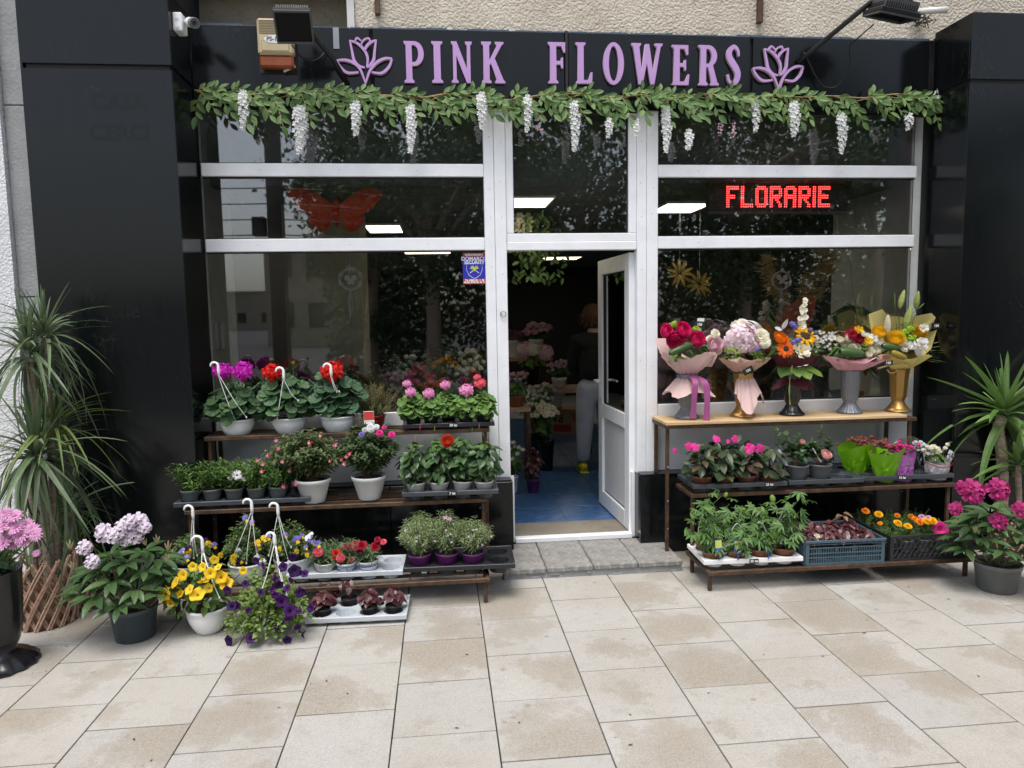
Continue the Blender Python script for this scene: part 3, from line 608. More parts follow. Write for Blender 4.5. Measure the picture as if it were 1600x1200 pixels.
# neighbouring house at the left edge
nb = thing('neighbouring_house', 'whitewashed wall with grey concrete corner strip at the left edge', 'house', (-2.6, -.3, 0))
def nbx(name, mat, x0, x1, y0, y1, z0, z1, b=0): m = MB(); m.box(x0+2.6, x1+2.6, y0+.3, y1+.3, z0, z1, b=b); m.build(name, [mat], nb)
nbx('white_wall', whitewash, -6, -2.40, -.33, .4, 0, 5.2, .004)
for (z0, z1) in ((0, 1.742), (1.748, 2.80), (2.806, 5.2)): nbx('concrete_strip', conc, -2.379, -2.2305, -.30+random.uniform(0, .004), .3, z0, z1, .003)
m = MB()
for k in range(40):
    z = k*.1; m.box(.205+random.uniform(-.012, 0), .219, -.035, .02, z, z+.1)
m.build('ragged_render_edge', [whitewash], nb)

# ---------------------------------------------------------------- leaf and petal templates (length along +y, face to +z)
SH = {'lance': lambda t: math.sin(PI*min(1, t*.98+.02))**.8*(1-.25*t), 'ovate': lambda t: math.sin(PI*t**.72)**.85, 'sword': lambda t: min(1, t*5+.35)*(1-t)**.55,
      'strap': lambda t: min(1, .45+t*2.2)*(1-max(0, t-.8)**2*20), 'obov': lambda t: math.sin(PI*min(1, .08+.92*t)**1.7)**.7, 'fan': lambda t: .25+.75*math.sin(PI/2*min(1, t*1.2))*(1 if t < .85 else 1-(t-.85)*2.2)}
def leafT(n, w, sh, droop=.15, fold=.25, wave=0., mat=0):
    V = []; F = []; f = SH[sh]
    for i in range(n+1):
        t = i/n; hw = w*.5*f(t); z = -droop*t*t; y = t*(1-.25*droop*t)
        if i in (0, n) and hw < .02: V.append((0, y, z)); continue
        wv = wave*math.sin(t*9)*w
        V += [(-hw, y, z+fold*hw+wv), (0, y, z), (hw, y, z+fold*hw-wv)]
    rows = []; k = 0
    for i in range(n+1):
        t = i/n; hw = w*.5*f(t)
        if i in (0, n) and hw < .02: rows.append((k,)); k += 1
        else: rows.append((k, k+1, k+2)); k += 3
    for a, b in zip(rows, rows[1:]):
        if len(a) == 1 and len(b) == 3: F += [(a[0], b[1], b[0]), (a[0], b[2], b[1])]
        elif len(a) == 3 and len(b) == 1: F += [(a[0], a[1], b[0]), (a[1], a[2], b[0])]
        elif len(a) == 3: F += [(a[0], a[1], b[1], b[0]), (a[1], a[2], b[2], b[1])]
    return np.array(V, float), F, [mat]*len(F)
def geranT():
    V = [(0, .0, -.06)]; F = []; n = 21
    for ring, rr in ((1, .55), (2, 1.)):
        for k in range(n):
            a = -PI/2+.22+(2*PI-.44)*k/(n-1); lob = 1-.13*abs(math.sin(3.5*(a+PI/2)))*(ring == 2)
            r = rr*lob*.52; V.append((r*math.cos(a), r*math.sin(a)+.12, .07*rr*rr+.035*math.sin(7*a)*rr))
    for k in range(n-1): F += [(0, 1+k, 2+k), (1+k, 1+n+k, 2+n+k, 2+k)]
    return np.array(V, float), F, [0]*len(F)
def palmT(k=5, w=.2):
    V, F, m = [], [], []; o = 0
    for i in range(k):
        a = (i-(k-1)/2)*.62; L = 1-.18*abs(i-(k-1)/2); v, f, q = leafT(4, w*1.3, 'lance', .15, .3)
        c, s = math.cos(a), math.sin(a); R = np.array([[c, s, 0], [-s, c, 0], [0, 0, 1]])
        v = (v*L) @ R.T+np.array([0, 0, .006*i]); V.append(v); F += [tuple(j+o for j in g) for g in f]; m += q; o += len(v)
    return np.concatenate(V), F, m
def rev(T): return T
def merge(parts):
    V, F, m, o = [], [], [], 0
    for (T, M, mm) in parts:
        v, f, q = T; V.append(xf(v, M) if M is not None else v); F += [tuple(j+o for j in g) for g in f]; m += [mm if mm is not None else z for z in q]; o += len(v)
    return np.concatenate(V), F, m
def radial(n, T, r0, tilt, size, z=0., ph=0., mat=0, jit=.08, sx=1.):
    out = []
    for i in range(n):
        a = ph+2*PI*i/n+random.gauss(0, jit); t = tilt+random.gauss(0, jit); d = np.array([math.cos(a)*math.cos(t), math.sin(a)*math.cos(t), math.sin(t)])
        nn = np.array([-math.cos(a)*math.sin(t), -math.sin(a)*math.sin(t), math.cos(t)])
        out.append((T, frm((r0*math.cos(a), r0*math.sin(a), z), d, nn, size*random.uniform(.92, 1.08), sx), mat))
    return out
def ballT(r, n=8, m=5, sq=(1, 1, 1), c=(0, 0, 0), mat=0):
    q = MB(); q.ball(c, r, n, m, mat, sq); return np.concatenate(q.v), q.f, q.m
def latheT(prof, n=12, fn=None, mat=0):
    q = MB(); q.lathe(prof, n, mat, fn=fn); return np.concatenate(q.v), q.f, q.m
T_lance = leafT(5, .30, 'lance', .2, .3); T_ov = leafT(5, .62, 'ovate', .25, .25, .03); T_ell = leafT(5, .42, 'lance', .18, .25); T_nar = leafT(3, .16, 'lance', .2, .3)
T_ger = geranT(); T_pas = palmT(); T_sm = leafT(2, .5, 'lance', .1, .2); T_gar = leafT(4, .5, 'lance', .12, .25)
SW = [leafT(9, w, 'sword', d, .35) for w, d in ((.078, .08), (.072, .5), (.070, 1.0), (.074, 1.5))]
YU = [leafT(8, w, 'sword', d, .4) for w, d in ((.105, .03), (.10, .14), (.095, .32), (.10, .6))]
T_pt = leafT(3, .8, 'obov', .1, -.25); T_st = leafT(3, .26, 'strap', .12, .1); T_pp = leafT(3, .4, 'lance', .1, .2); T_fan = leafT(3, .95, 'fan', .15, -.2)
def dome_pts(n, rx, ry, rz, lo=-.25, seed=None, inner=.55):
    out = []; 
    for i in range(n):
        z = lo+(1-lo)*((i+.5)/n); a = i*2.39996+random.uniform(-.3, .3); r = math.sqrt(max(0, 1-min(1, abs(z))**2)); k = random.uniform(inner, 1.)
        nn = nrm((r*math.cos(a)/rx, r*math.sin(a)/ry, z/rz)); out.append((np.array([r*math.cos(a)*rx*k, r*math.sin(a)*ry*k, z*rz*k]), nn, a))
    random.shuffle(out); return out
# flower heads (face to +z)
def floret5(mat=0, ctr=None, size=1., n=5, tilt=.25, T=None):
    p = radial(n, T or T_pt, .02, tilt, .5*size, 0, 0, mat, .05)
    if ctr is not None: p.append((ballT(.07*size, 6, 4), None, ctr))
    return merge(p)
def headT(n, r, fs, flo, flat=.75, lo=.0):
    parts = []
    for p, nn, a in dome_pts(n, r, r, r*flat, lo, inner=.72): parts.append((flo, frm(p, np.cross(nn, [math.sin(a*7), math.cos(a*5), .3]), nrm(nn+np.array([random.gauss(0, .28), random.gauss(0, .28), 0])), fs*random.uniform(.8, 1.15)), None))
    return merge(parts)
T_gerhead = headT(19, .40, .50, floret5(tilt=.3), .6, -.3)
T_daisy = merge(radial(19, T_st, .1, .12, .42)+[(ballT(.12, 8, 4, (1, 1, .5)), None, 1)])
T_mumdaisy = merge(radial(17, T_st, .06, .1, .45, 0, 0, 0)+radial(14, T_st, .04, .45, .38, .02, .2, 0)+radial(9, T_st, .02, .9, .26, .03, .4, 0)+[(ballT(.07, 6, 4), None, 1)])
T_mar = merge(sum([radial(n, T_fan, .02, t, s, z, q) for n, t, s, z, q in ((11, .05, .5, 0, 0), (10, .4, .42, .04, .3), (8, .8, .33, .08, .1), (6, 1.2, .26, .1, .5))], []))
def roseT():
    "nested cupped petals with rolled lips, the heart wound tight"
    V, F, o = [], [], 0
    for i, (r, th, n, w) in enumerate(((.5, 92, 5, .95), (.46, 104, 5, .9), (.40, 112, 4, 1.1), (.31, 120, 4, 1.05), (.22, 126, 3, 1.3), (.14, 130, 3, 1.3), (.07, 134, 2, 1.8))):
        for k in range(n):
            ph = 2*PI*k/n+i*.75+random.gauss(0, .08); rr = r*random.uniform(.95, 1.06); lip = .14 if i < 3 else .05
            for a in range(5):
                u = (a/4-.5)*2
                for b_ in range(5):
                    v = b_/4; t = math.radians(25+(th-25-10*u*u)*v); q = ph+u*w*(.35+.65*v); R = rr*(math.sin(t)+lip*max(0, v-.7)/.3)+.012*u; z = -rr*math.cos(t)*.95-(.03 if i < 2 else 0)*max(0, v-.8)*5
                    V.append((R*math.cos(q), R*math.sin(q), z))
            for a in range(4):
                for b_ in range(4): F.append((o+a*5+b_, o+(a+1)*5+b_, o+(a+1)*5+b_+1, o+a*5+b_+1))
            o += 25
    return np.array(V, float), F, [0]*len(F)
T_rose = roseT()
def petuT():
    lob = lambda q, i: 1+(.10*math.cos(5*q) if i >= 5 else 0)
    return merge([(latheT([(.03, -1.0), (.09, -.75), (.12, -.45), (.22, -.2), (.5, -.02), (.8, .03), (.92, -.03)], 20, lob), None, 0), (ballT(.06, 6, 4, (1, 1, 1), (0, 0, -.3)), None, 1)])
T_petu = petuT()
T_pansy = merge([(T_fan, frm((0, .05, 0), (math.cos(a), math.sin(a), .15), (0, 0, 1), s), k) for a, s, k in ((1.05, .55, 0), (2.09, .55, 0), (.1, .48, 0), (3.04, .48, 0), (-PI/2, .55, 1))]+[(ballT(.07, 6, 4, (1, 1, .6), (0, .02, .05)), None, 2)])
T_star = merge(radial(8, T_st, .05, .1, .42)+[(ballT(.1, 6, 4), None, 1)])
T_fuch = merge(radial(4, T_pp, .05, -.2, .5, .0, 0, 0)+[(latheT([(.02, .5), (.07, .35), (.09, .05), (.1, 0)], 8), None, 0), (latheT([(.1, 0), (.22, -.15), (.26, -.35), (.2, -.42)], 10), None, 1)])
def rhoT():
    fl = merge(radial(5, T_fan, .06, .38, .5, 0, 0, 0, .08)+[(T_pp, frm((.03, 0, .085), (1, 0, .45), (0, 0, 1), .40, 1.7), 1)])
    return headT(9, .38, .53, fl, .65, -.05)
T_rho = rhoT()
T_hyd = headT(60, .42, .24, merge(radial(4, T_pt, .02, .12, .5, 0, 0, 0, .04)), .75, -.3)
T_ruff = headT(60, .36, .30, T_fan, .8, -.2)
T_gerb = merge(radial(26, T_st, .12, .12, .40)+radial(18, T_st, .1, .3, .28, .02)+[(ballT(.16, 10, 4, (1, 1, .35), (0, 0, .03)), None, 1)])
T_sun = merge(radial(20, leafT(3, .34, 'lance', .1, .2), .2, .2, .36)+radial(18, leafT(3, .34, 'lance', .1, .2), .2, .4, .3, .01, .1)+[(ballT(.24, 12, 4, (1, 1, .3)), None, 1)])
T_cup = merge(radial(6, leafT(4, .85, 'fan', -.2, -.3), .1, .5, .46)+radial(5, leafT(4, .85, 'fan', -.2, -.3), .08, .85, .38, .01, .4)+[(ballT(.13, 8, 5, (1, 1, .7), (0, 0, .06)), None, 1)])
T_bud = latheT([(.015, 0), (.06, .12), (.085, .35), (.075, .65), (.04, .9), (.008, 1)], 9, lambda q, i: 1+.14*math.cos(3*q))
T_lily = latheT([(.03, 0), (.10, .12), (.15, .35), (.135, .62), (.075, .88), (.012, 1)], 12, lambda q, i: 1+.16*math.cos(3*q)); T_ball = ballT(.5, 7, 5); T_bead = ballT(.5, 5, 4)

# ---------------------------------------------------------------- pots, trays, plants
def pot_body(parent, rt, rb, h, mat, name='pot', soilz=None, n=22, style='rim'):
    rim = h*.16 if style == 'rim' else h*.08; t = max(.0025, rt*.04)
    prof = [(rb*.2, .001), (rb*.94, 0), (rb, .004), (rb+(rt-rb)*(1-rim/h)*.98, h-rim), (rt*1.0, h-rim+.001), (rt*1.04, h-.002), (rt*1.03, h), (rt-t, h), (rt-t-(rt-rb)*.2, h*.78)]
    if style == 'bowl': prof = [(rb*.2, .001), (rb*.95, 0), (rb, .006)]+[(rb+(rt-rb)*math.sin(PI/2*q)**.9, h*(.03+.85*q)) for q in (.25, .5, .75, 1)]+[(rt*1.035, h*.9), (rt*1.035, h), (rt*.97, h), (rt*.9, h*.8)]
    m = MB(); m.lathe(prof, n); o = m.build(name, [mat], parent, smooth=True)
    for p in o.data.polygons: pass
    s = MB(); zz = h*.86 if soilz is None else soilz; s.lathe([(.0005, zz+.006), (rt*.5, zz+.008), (rt*.93, zz)], 14); s.build('soil', [soil], parent, smooth=True)
    return o
def stems(parent, P, mat=None, r=.0025, n=4, name='stems'):
    m = MB()
    for q in P: m.tube(crom(q, 3), [r*1.2]+[r]*(3*(len(q)-1)), n, cap=False)
    return m.build(name, [mat or stemg], parent, kind='stuff' if len(P) > 1 else None)
def face(p, d, s):
    d = nrm(d); return frm(p, np.cross(d, [.9, .2, .37]), d, s)
def leaf_dome(parent, T, mat, n, c, rx, ry, rz, size, lo=-.2, limit=140, name='leaf', inner=.55, up=.35, dr=.4, mode='parts'):
    "leaves over an uneven dome: each one its own object, unless mode is 'stuff'"
    Ms = []; lump = [(random.uniform(0, 6.28), random.uniform(.7, 1.15)) for _ in range(5)]
    for p, nn, a in dome_pts(n, rx, ry, rz, lo, inner=inner):
        k = 1+.12*math.sin(3*a+lump[0][0])+.08*math.sin(5*a+lump[1][0])
        p = p*np.array([k, k, 1]); z = nrm(nn+np.array([0, -.25, up])); y = nrm(np.array([math.cos(a), math.sin(a), -dr])+np.array([random.gauss(0, .35), random.gauss(0, .35), random.gauss(0, .25)]))
        Ms.append(frm(np.array(c)+p-y*size*.4, y, z, size*random.uniform(.75, 1.2), random.uniform(.88, 1.1)))
    if mode == 'stuff': return scatter(name, T, Ms, [mat], parent)
    me = tmesh(T, name, [mat]); pieces(name, me, Ms[:limit], parent)
    if len(Ms) > limit: scatter('foliage', T, Ms[limit:], [mat], parent)
def sprigs(parent, T, mat, tips, c0, nleaf, size, r=.0018, stem=None, name='foliage', curl=.5, lo=.25, ret=False):
    "leafy shoots from the pot to each tip, joined: too many leaves to count"
    Ms = []; P = []
    for tp in tips:
        tp = np.asarray(tp, float); b = np.asarray(c0, float)+np.array([random.gauss(0, .012), random.gauss(0, .012), 0]); mid = (b+tp)/2+np.array([(tp-b)[0]*.18, (tp-b)[1]*.18, .25*np.linalg.norm(tp-b)*curl]); q = crom([b, mid, tp], 8); P.append([b, mid, tp])
        for i in range(nleaf):
            t = lo+(1-lo)*(i+random.random()*.6)/nleaf; k = min(len(q)-2, int(t*(len(q)-1))); p = q[k]+(q[k+1]-q[k])*random.random(); d = nrm(q[k+1]-q[k]); a = i*2.4+random.random()
            s = nrm(np.cross(d, [math.cos(a), math.sin(a), .2])); y = nrm(s+d*.55); Ms.append(frm(p, y, nrm(np.cross(np.cross(y, [0, 0, 1.]), y)+d*.3+np.array([0, -.2, .2])), size*random.uniform(.7, 1.2)*(1-.25*t)))
    stems(parent, P, stem, r); return scatter(name, T, Ms, [mat], parent)
def hanger(parent, hook, ends, mat=None, s=1., lean=0., flip=1):
    "white hook with three flexible strings"
    h = np.asarray(hook, float); m = MB(); R = .022*s
    arc = [h+np.array([flip*R*math.cos(a)-flip*R, 0, R*math.sin(a)]) for a in np.linspace(PI*1.05, -.1, 9)]; m.tube(arc+[h+np.array([lean*.02, 0, -.03*s]), h+np.array([lean*.04, 0, -.06*s])], [.004, .0055, .006, .0065, .0065, .0065, .007, .0075, .008, .009, .006], 8)
    b = h+np.array([lean*.04, 0, -.06*s])
    for i, e in enumerate(ends):
        e = np.asarray(e, float); mid = (b+e)/2+np.array([(e-b)[0]*.08, -.01, -.02]); m.tube(crom([b+np.array([.004*(i-1), 0, .01]), mid, e], 6), .0021, 6); m.ball(e, .005, 6, 4, 0, (1, 1, 1.6))
    return m.build('hanger', [mat or white], parent, smooth=True)
CELLS = {}
def tray(label, cat_grp, nx, ny, pitch, h, mat, loc, rz=0., tag_txt=None, name='plant_tray', cr=.42, tag_at=.5, ragged=0.):
    root = thing(name, label, 'tray', loc, rz, cat_grp); m = MB(); R = pitch*cr; W2, D2 = nx*pitch/2, ny*pitch/2; n = 16
    for i in range(nx):
        for j in range(ny):
            cx, cy = -W2+pitch*(i+.5), -D2+pitch*(j+.5); V = []; F = []
            for k in range(n):
                a = 2*PI*k/n; sq = pitch/2/max(abs(math.cos(a)), abs(math.sin(a))); V += [(cx+R*math.cos(a), cy+R*math.sin(a), h), (cx+sq*math.cos(a), cy+sq*math.sin(a), h)]
            for k in range(n): q = (k+1) % n; F.append((2*k, 2*k+1, 2*q+1, 2*q))
            m.add(V, F); m.lathe([(.001, .002), (R*.80, .0), (R*.84, .004), (R*.97, h-.004), (R, h)], n, M=rotz(0, (cx, cy, 0)), fn=lambda q, i: 1+.02*math.cos(8*q))
    e = pitch*.10; b = .006
    for (x0, x1, y0, y1) in ((-W2-e, W2+e, -D2-e, -D2), (-W2-e, W2+e, D2, D2+e), (-W2-e, -W2, -D2, D2), (W2, W2+e, -D2, D2)): m.box(x0, x1, y0, y1, h-.022, h+.004, b=.002)
    m.build('tray_body', [mat], root)
    if tag_txt:
        c = np.array([-W2+2*W2*tag_at, -D2-e-.002, h-.009]); t = MB(); t.box(c[0]-.027, c[0]+.027, c[1]-.0012, c[1], c[2]-.014, c[2]+.014); g = t.build('price_card', [tagb], root); text_obj('lettering', tag_txt, .021, chalk, g, wallM(c+np.array([0, -.0018, 0]), 1, random.uniform(-.05, .05)), .0003, .0006)
    CELLS[root.name] = (nx, ny, pitch, h)
    return root
def cell(root, i, j):
    nx, ny, p, h = CELLS[root.name]; c, s = math.cos(root.rotation_euler[2]), math.sin(root.rotation_euler[2]); x, y = -nx*p/2+p*(i+.5), -ny*p/2+p*(j+.5)
    return np.array([root.location[0]+c*x-s*y, root.location[1]+s*x+c*y, root.location[2]+.012])
def plant_tag(parent, p, txt=None, mats=(labelw, labelb), w=.03, h=.05, tilt=.2, rz=0.):
    m = MB(); m.box(-w/2, w/2, -.0008, .0008, 0, h, 0); m.box(-w/2+.001, w/2-.001, -.0016, -.0009, h*.35, h*.95, 1); m.box(-.003, .003, -.0006, .0006, -.04, 0, 0)
    M = rotz(rz, p); c, s = math.cos(tilt), math.sin(tilt); R = np.eye(4); R[1:3, 1:3] = [[c, -s], [s, c]]
    return m.build('plant_label', list(mats), parent, M=M @ R)

# ---------------------------------------------------------------- shop sign
def arc(cx, cy, rx, ry, a0, a1, n=14): return [(cx+rx*math.cos(math.radians(a0+(a1-a0)*i/n)), cy+ry*math.sin(math.radians(a0+(a1-a0)*i/n))) for i in range(n+1)]
FT = [(0, 96), (4.5, 91), (4.5, 9), (0, 4)]
FB = [(0, 0), (23, 0), (23, 4), (18.5, 9)]
def s_poly():
    c = crom([(34, 72), (31.5, 86), (21, 95), (9.5, 86), (8, 71), (16, 57), (26, 43), (32, 28), (28, 11), (17, 5), (8, 12), (4.5, 27)], 5)
    w = np.interp(np.linspace(0, 11, len(c)), range(12), [2.5, 3.5, 5, 6.5, 7.6, 8.4, 8.4, 7.6, 6.5, 5, 3.5, 2.5]); Lf, Rt = [], []
    for i, p in enumerate(c):
        t = nrm(np.append(c[min(i+1, len(c)-1)]-c[max(i-1, 0)], 0)); n = np.array([-t[1], t[0]]); Lf.append(tuple(p+n*w[i])); Rt.append(tuple(p-n*w[i]))
    return Lf+[(2, 27), (2, 33), (-1, 33), (-1, 0)][:0]+Rt[::-1]
GL = {
 'P': (46, [[(0, 0), (23, 0), (23, 4), (18.5, 9), (18.5, 41)]+arc(24, 70.5, 22, 29.5, -90, 90)+[(0, 100)]+FT, [(18.5, 50)]+arc(23, 70.5, 10, 20.5, -90, 90)+[(18.5, 91)]]),
 'I': (23, [FB+[(18.5, 91), (23, 96), (23, 100), (0, 100)]+FT]),
 'N': (49, [[(0, 0), (16, 0), (16, 4), (12, 9), (12, 66), (36, 0), (45, 0), (45, 91), (49, 96), (49, 100), (33, 100), (33, 96), (37, 91), (37, 33), (13, 100), (0, 100), (0, 96), (4, 91), (4, 9), (0, 4)]]),
 'K': (55, [[(0, 0), (23, 0), (23, 4), (18.5, 9), (18.5, 43), (22, 48), (35, 9), (31, 4), (31, 0), (55, 0), (55, 4), (51, 8), (31, 60), (47, 91), (52, 96), (52, 100), (32, 100), (32, 96), (36, 91), (18.5, 56), (18.5, 91), (23, 96), (23, 100), (0, 100)]+FT]),
 'F': (39, [FB+[(18.5, 46), (28, 46), (30, 37), (34, 37), (34, 63), (30, 63), (28, 55), (18.5, 55), (18.5, 91), (30, 91), (35, 76), (39, 76), (39, 100), (0, 100)]+FT]),
 'L': (39, [[(0, 0), (38, 0), (39, 28), (35, 28), (29, 9), (18.5, 9), (18.5, 91), (23, 96), (23, 100), (0, 100)]+FT]),
 'O': (48, [arc(24, 50, 24, 51, 0, 360, 44)[:-1], arc(24, 50, 11, 42, 0, 360, 40)[:-1]]),
 'W': (76, [[(17, 0), (27, 0), (37.5, 52), (46, 0), (56, 0), (71, 91), (76, 96), (76, 100), (57, 100), (57, 96), (62, 91), (53, 30), (43, 98), (33.5, 98), (25, 30), (19, 91), (23, 96), (23, 100), (0, 100), (0, 96), (4, 91)]]),
 'E': (42, [[(0, 0), (40, 0), (42, 27), (38, 27), (31, 9), (18.5, 9), (18.5, 46), (28, 46), (30, 37), (34, 37), (34, 63), (30, 63), (28, 55), (18.5, 55), (18.5, 91), (30, 91), (35, 76), (39, 76), (39, 100), (0, 100)]+FT]),
 'R': (50, [[(0, 0), (23, 0), (23, 4), (18.5, 9), (18.5, 45), (23, 45), (32, 9), (29, 4), (29, 0), (50, 0), (50, 4), (46, 8), (35, 50)]+arc(23, 73, 22, 27, -55, 90)+[(0, 100)]+FT, [(18.5, 54)]+arc(22, 72.5, 10, 18.5, -90, 90)+[(18.5, 91)]]),
 'S': (40, [s_poly()]),
}
sign = thing('shop_sign', 'lilac raised letters PINK FLOWERS between two tulip emblems on the black fascia', 'shop sign', (0, -.0605, 0))
for ch, xl, xr, yt, yb in (('P', 632.2, 661.6, 64.5, 129), ('I', 675.3, 691, 64.5, 129), ('N', 706, 737, 65, 129.2), ('K', 753, 788.6, 65.5, 129.5), ('F', 857, 883, 66, 130), ('L', 900, 925.6, 66.5, 130.3), ('O', 942.8, 975, 66.8, 131.2),
                           ('W', 987, 1035.4, 68, 131.5), ('E', 1050, 1077.6, 70.5, 132.5), ('R', 1091.5, 1123.9, 70.8, 133), ('S', 1134.7, 1158.3, 69.8, 133.2)):
    w, polys = GL[ch]; p0, p1 = at(xl, yb, -.085), at(xr, yt, -.085); me = outline(polys, .5, 'letter', [lilac, lilac_side])
    M = np.eye(4); M[:3, 0] = (p1[0]-p0[0])/w, 0, 0; M[:3, 1] = 0, 0, (p1[2]-p0[2])/100; M[:3, 2] = 0, -.022, 0; M[:3, 3] = p0[0], -.0135, p0[2]
    if ch == 'S': M[0, 3] += 0
    link('letter', me, sign, M=M)
def ribbonpoly(c, w):
    c = crom([np.array(p, float) for p in c], 6); Lf, Rt = [], []; n_ = len(c)
    for i, p in enumerate(c):
        t = nrm(np.append(c[min(i+1, n_-1)]-c[max(i-1, 0)], 0)); n = np.array([-t[1], t[0]]); k = w*(.55+.45*math.sin(PI*min(1, max(0, (i+.6)/n_)))); Lf.append(tuple(p+n*k/2)); Rt.append(tuple(p-n*k/2))
    return Lf+Rt[::-1]
TUL = [[(532, 255), (575, 470), (610, 620), (700, 720), (800, 745)], [(545, 270), (660, 310), (780, 420), (850, 570), (838, 735)], [(1000, 250), (975, 450), (955, 610), (880, 715), (830, 740)], [(995, 262), (900, 300), (830, 370), (800, 440)],
       [(730, 340), (785, 255), (870, 228), (895, 290)], [(622, 290), (660, 222), (740, 275)], [(300, 622), (450, 615), (600, 665), (720, 785), (815, 1030)], [(300, 628), (380, 760), (500, 845), (690, 835)], [(1285, 590), (1150, 590), (1000, 670), (890, 810), (815, 1030)], [(1285, 600), (1230, 740), (1100, 850), (925, 835)]]
for (ox, sx, oy, sy) in ((500, 1, 40, 1), (1175-25*.909, .909, 71-18*.986, .986)):
    m_all = MB(); T = []
    for i, c in enumerate(TUL):
        P = [at(ox+x/11.43*sx, oy+y/11.43*sy, -.085) for x, y in c]; poly = ribbonpoly([(p[0], p[2]) for p in P], .0165 if i not in (4, 5) else .011)
        me = outline([poly], .009+.0006*i, 'stroke', [lilac, lilac_side]); V = np.zeros(len(me.vertices)*3); me.vertices.foreach_get('co', V); V = V.reshape(-1, 3)
        T.append(((np.stack([V[:, 0], -V[:, 2], V[:, 1]], 1)), [tuple(p.vertices) for p in me.polygons], [p.material_index for p in me.polygons]))
    for t in T: m_all.add(t[0], t[1], t[2])
    m_all.build('tulip_emblem', [lilac, lilac_side], sign, loc=(0, -.0165, 0))
gh = plain('ghost_lettering', (.0035, .0045, .005), .24, spec=.32)
for txt, px, py, s in (('CASA', 185, 160, .115), ('CERCI', 187, 208, .115), ('uraxie', 178, 487, .11)):
    p = at(px, py, -.4006); text_obj('ghost_lettering', txt, s, gh, B, wallM(p, 1), .0001, .004)

# ---------------------------------------------------------------- fixtures on the facade
p = at(277, 38, -.30); t = thing('security_camera', 'white bullet security camera on a junction box beside the left pillar', 'camera', (XL, -.30, p[2]))
m = MB(); m.box(.001, .052, -.045, .045, -.05, .05, b=.006)
for (a, b_) in ((-.022, .025), (.022, .025), (-.022, -.02)): m.tube([(.03, a-.0, b_), (.03, a, b_)], .001, 4)
for z in (-.025, .02): m.lathe([(.011, 0), (.011, .004), (.001, .004)], 10, M=frm((.025, -.045, z), (0, 0, 1), (0, -1, 0)))
m.build('junction_box', [white], t)
m = MB(); m.tube([(.05, -.01, .012), (.085, -.015, .01), (.10, -.03, .0)], .011, 8); m.build('bracket', [white], t, smooth=True)
d = nrm((.45, -.75, -.32)); c = np.array([.085, -.02, .005]); m = MB(); m.lathe([(.001, 0), (.024, .002), (.027, .01), (.027, .085), (.028, .088)], 16, 0, M=face(c, d, 1)); m.lathe([(.0285, .08), (.0285, .122), (.024, .124), (.022, .112), (.001, .110)], 16, 1, M=face(c, d, 1)); m.build('camera_body', [white, potgrey], t, smooth=True)
m = MB(); m.lathe([(.010, .1105), (.010, .114), (.001, .1155)], 12, 0, M=face(c, d, 1)); m.build('lens', [black], t)
p0, p1 = at(404, 111, -.11), at(459, 31, -.11); t = thing('alarm_siren', 'beige alarm siren marked PS-128 with amber lens under the fascia', 'siren', ((p0[0]+p1[0])/2, -.061, p0[2])); w2, hh = (p1[0]-p0[0])/2, p1[2]-p0[2]
sb = plain('aged_beige_plastic', (.50, .42, .26), .5, var=.1); am = plain('amber_lens', (.24, .055, .012), .25, var=.2)
m = MB(); m.box(-w2, w2, -.006, -.0005, 0, hh); m.build('back_plate', [gasket], t)  # black sheet added for the dark of the fascia cutout around the siren
m = MB(); m.box(-w2+.006, w2-.006, -.075, -.0065, hh*.30, hh-.001, b=.012); m.box(-w2+.03, w2-.03, -.079, -.0745, hh*.36, hh*.56, b=.004)
o = m.build('siren_case', [sb], t)
m = MB()
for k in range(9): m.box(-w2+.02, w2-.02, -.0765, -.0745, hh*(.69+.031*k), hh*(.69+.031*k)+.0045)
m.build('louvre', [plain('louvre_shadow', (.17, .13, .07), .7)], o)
m = MB(); m.box(-w2+.01, w2-.01, -.068, -.0065, hh*.06, hh*.292, b=.012); m.build('lens', [am], t)
m = MB(); m.lathe([(.001, .0), (1, 0), (1, .001), (.001, .0012)], 24, M=np.array([[.062, 0, 0, 0], [0, 0, -1, -.0795], [0, .023, 0, hh*.585], [0, 0, 0, 1.]])); q = m.build('label', [labelw], t); text_obj('lettering', 'PS-128', .034, labelb if False else plain('navy_ink', (.02, .03, .09), .5), q, wallM((0, -.0812, hh*.585)), .0003, .0008)
m = MB(); m.tube([(w2*.3, -.03, hh*.02), (w2*.95, -.03, hh*.13)], .008, 6); m.build('conduit_end', [offwhite], t)

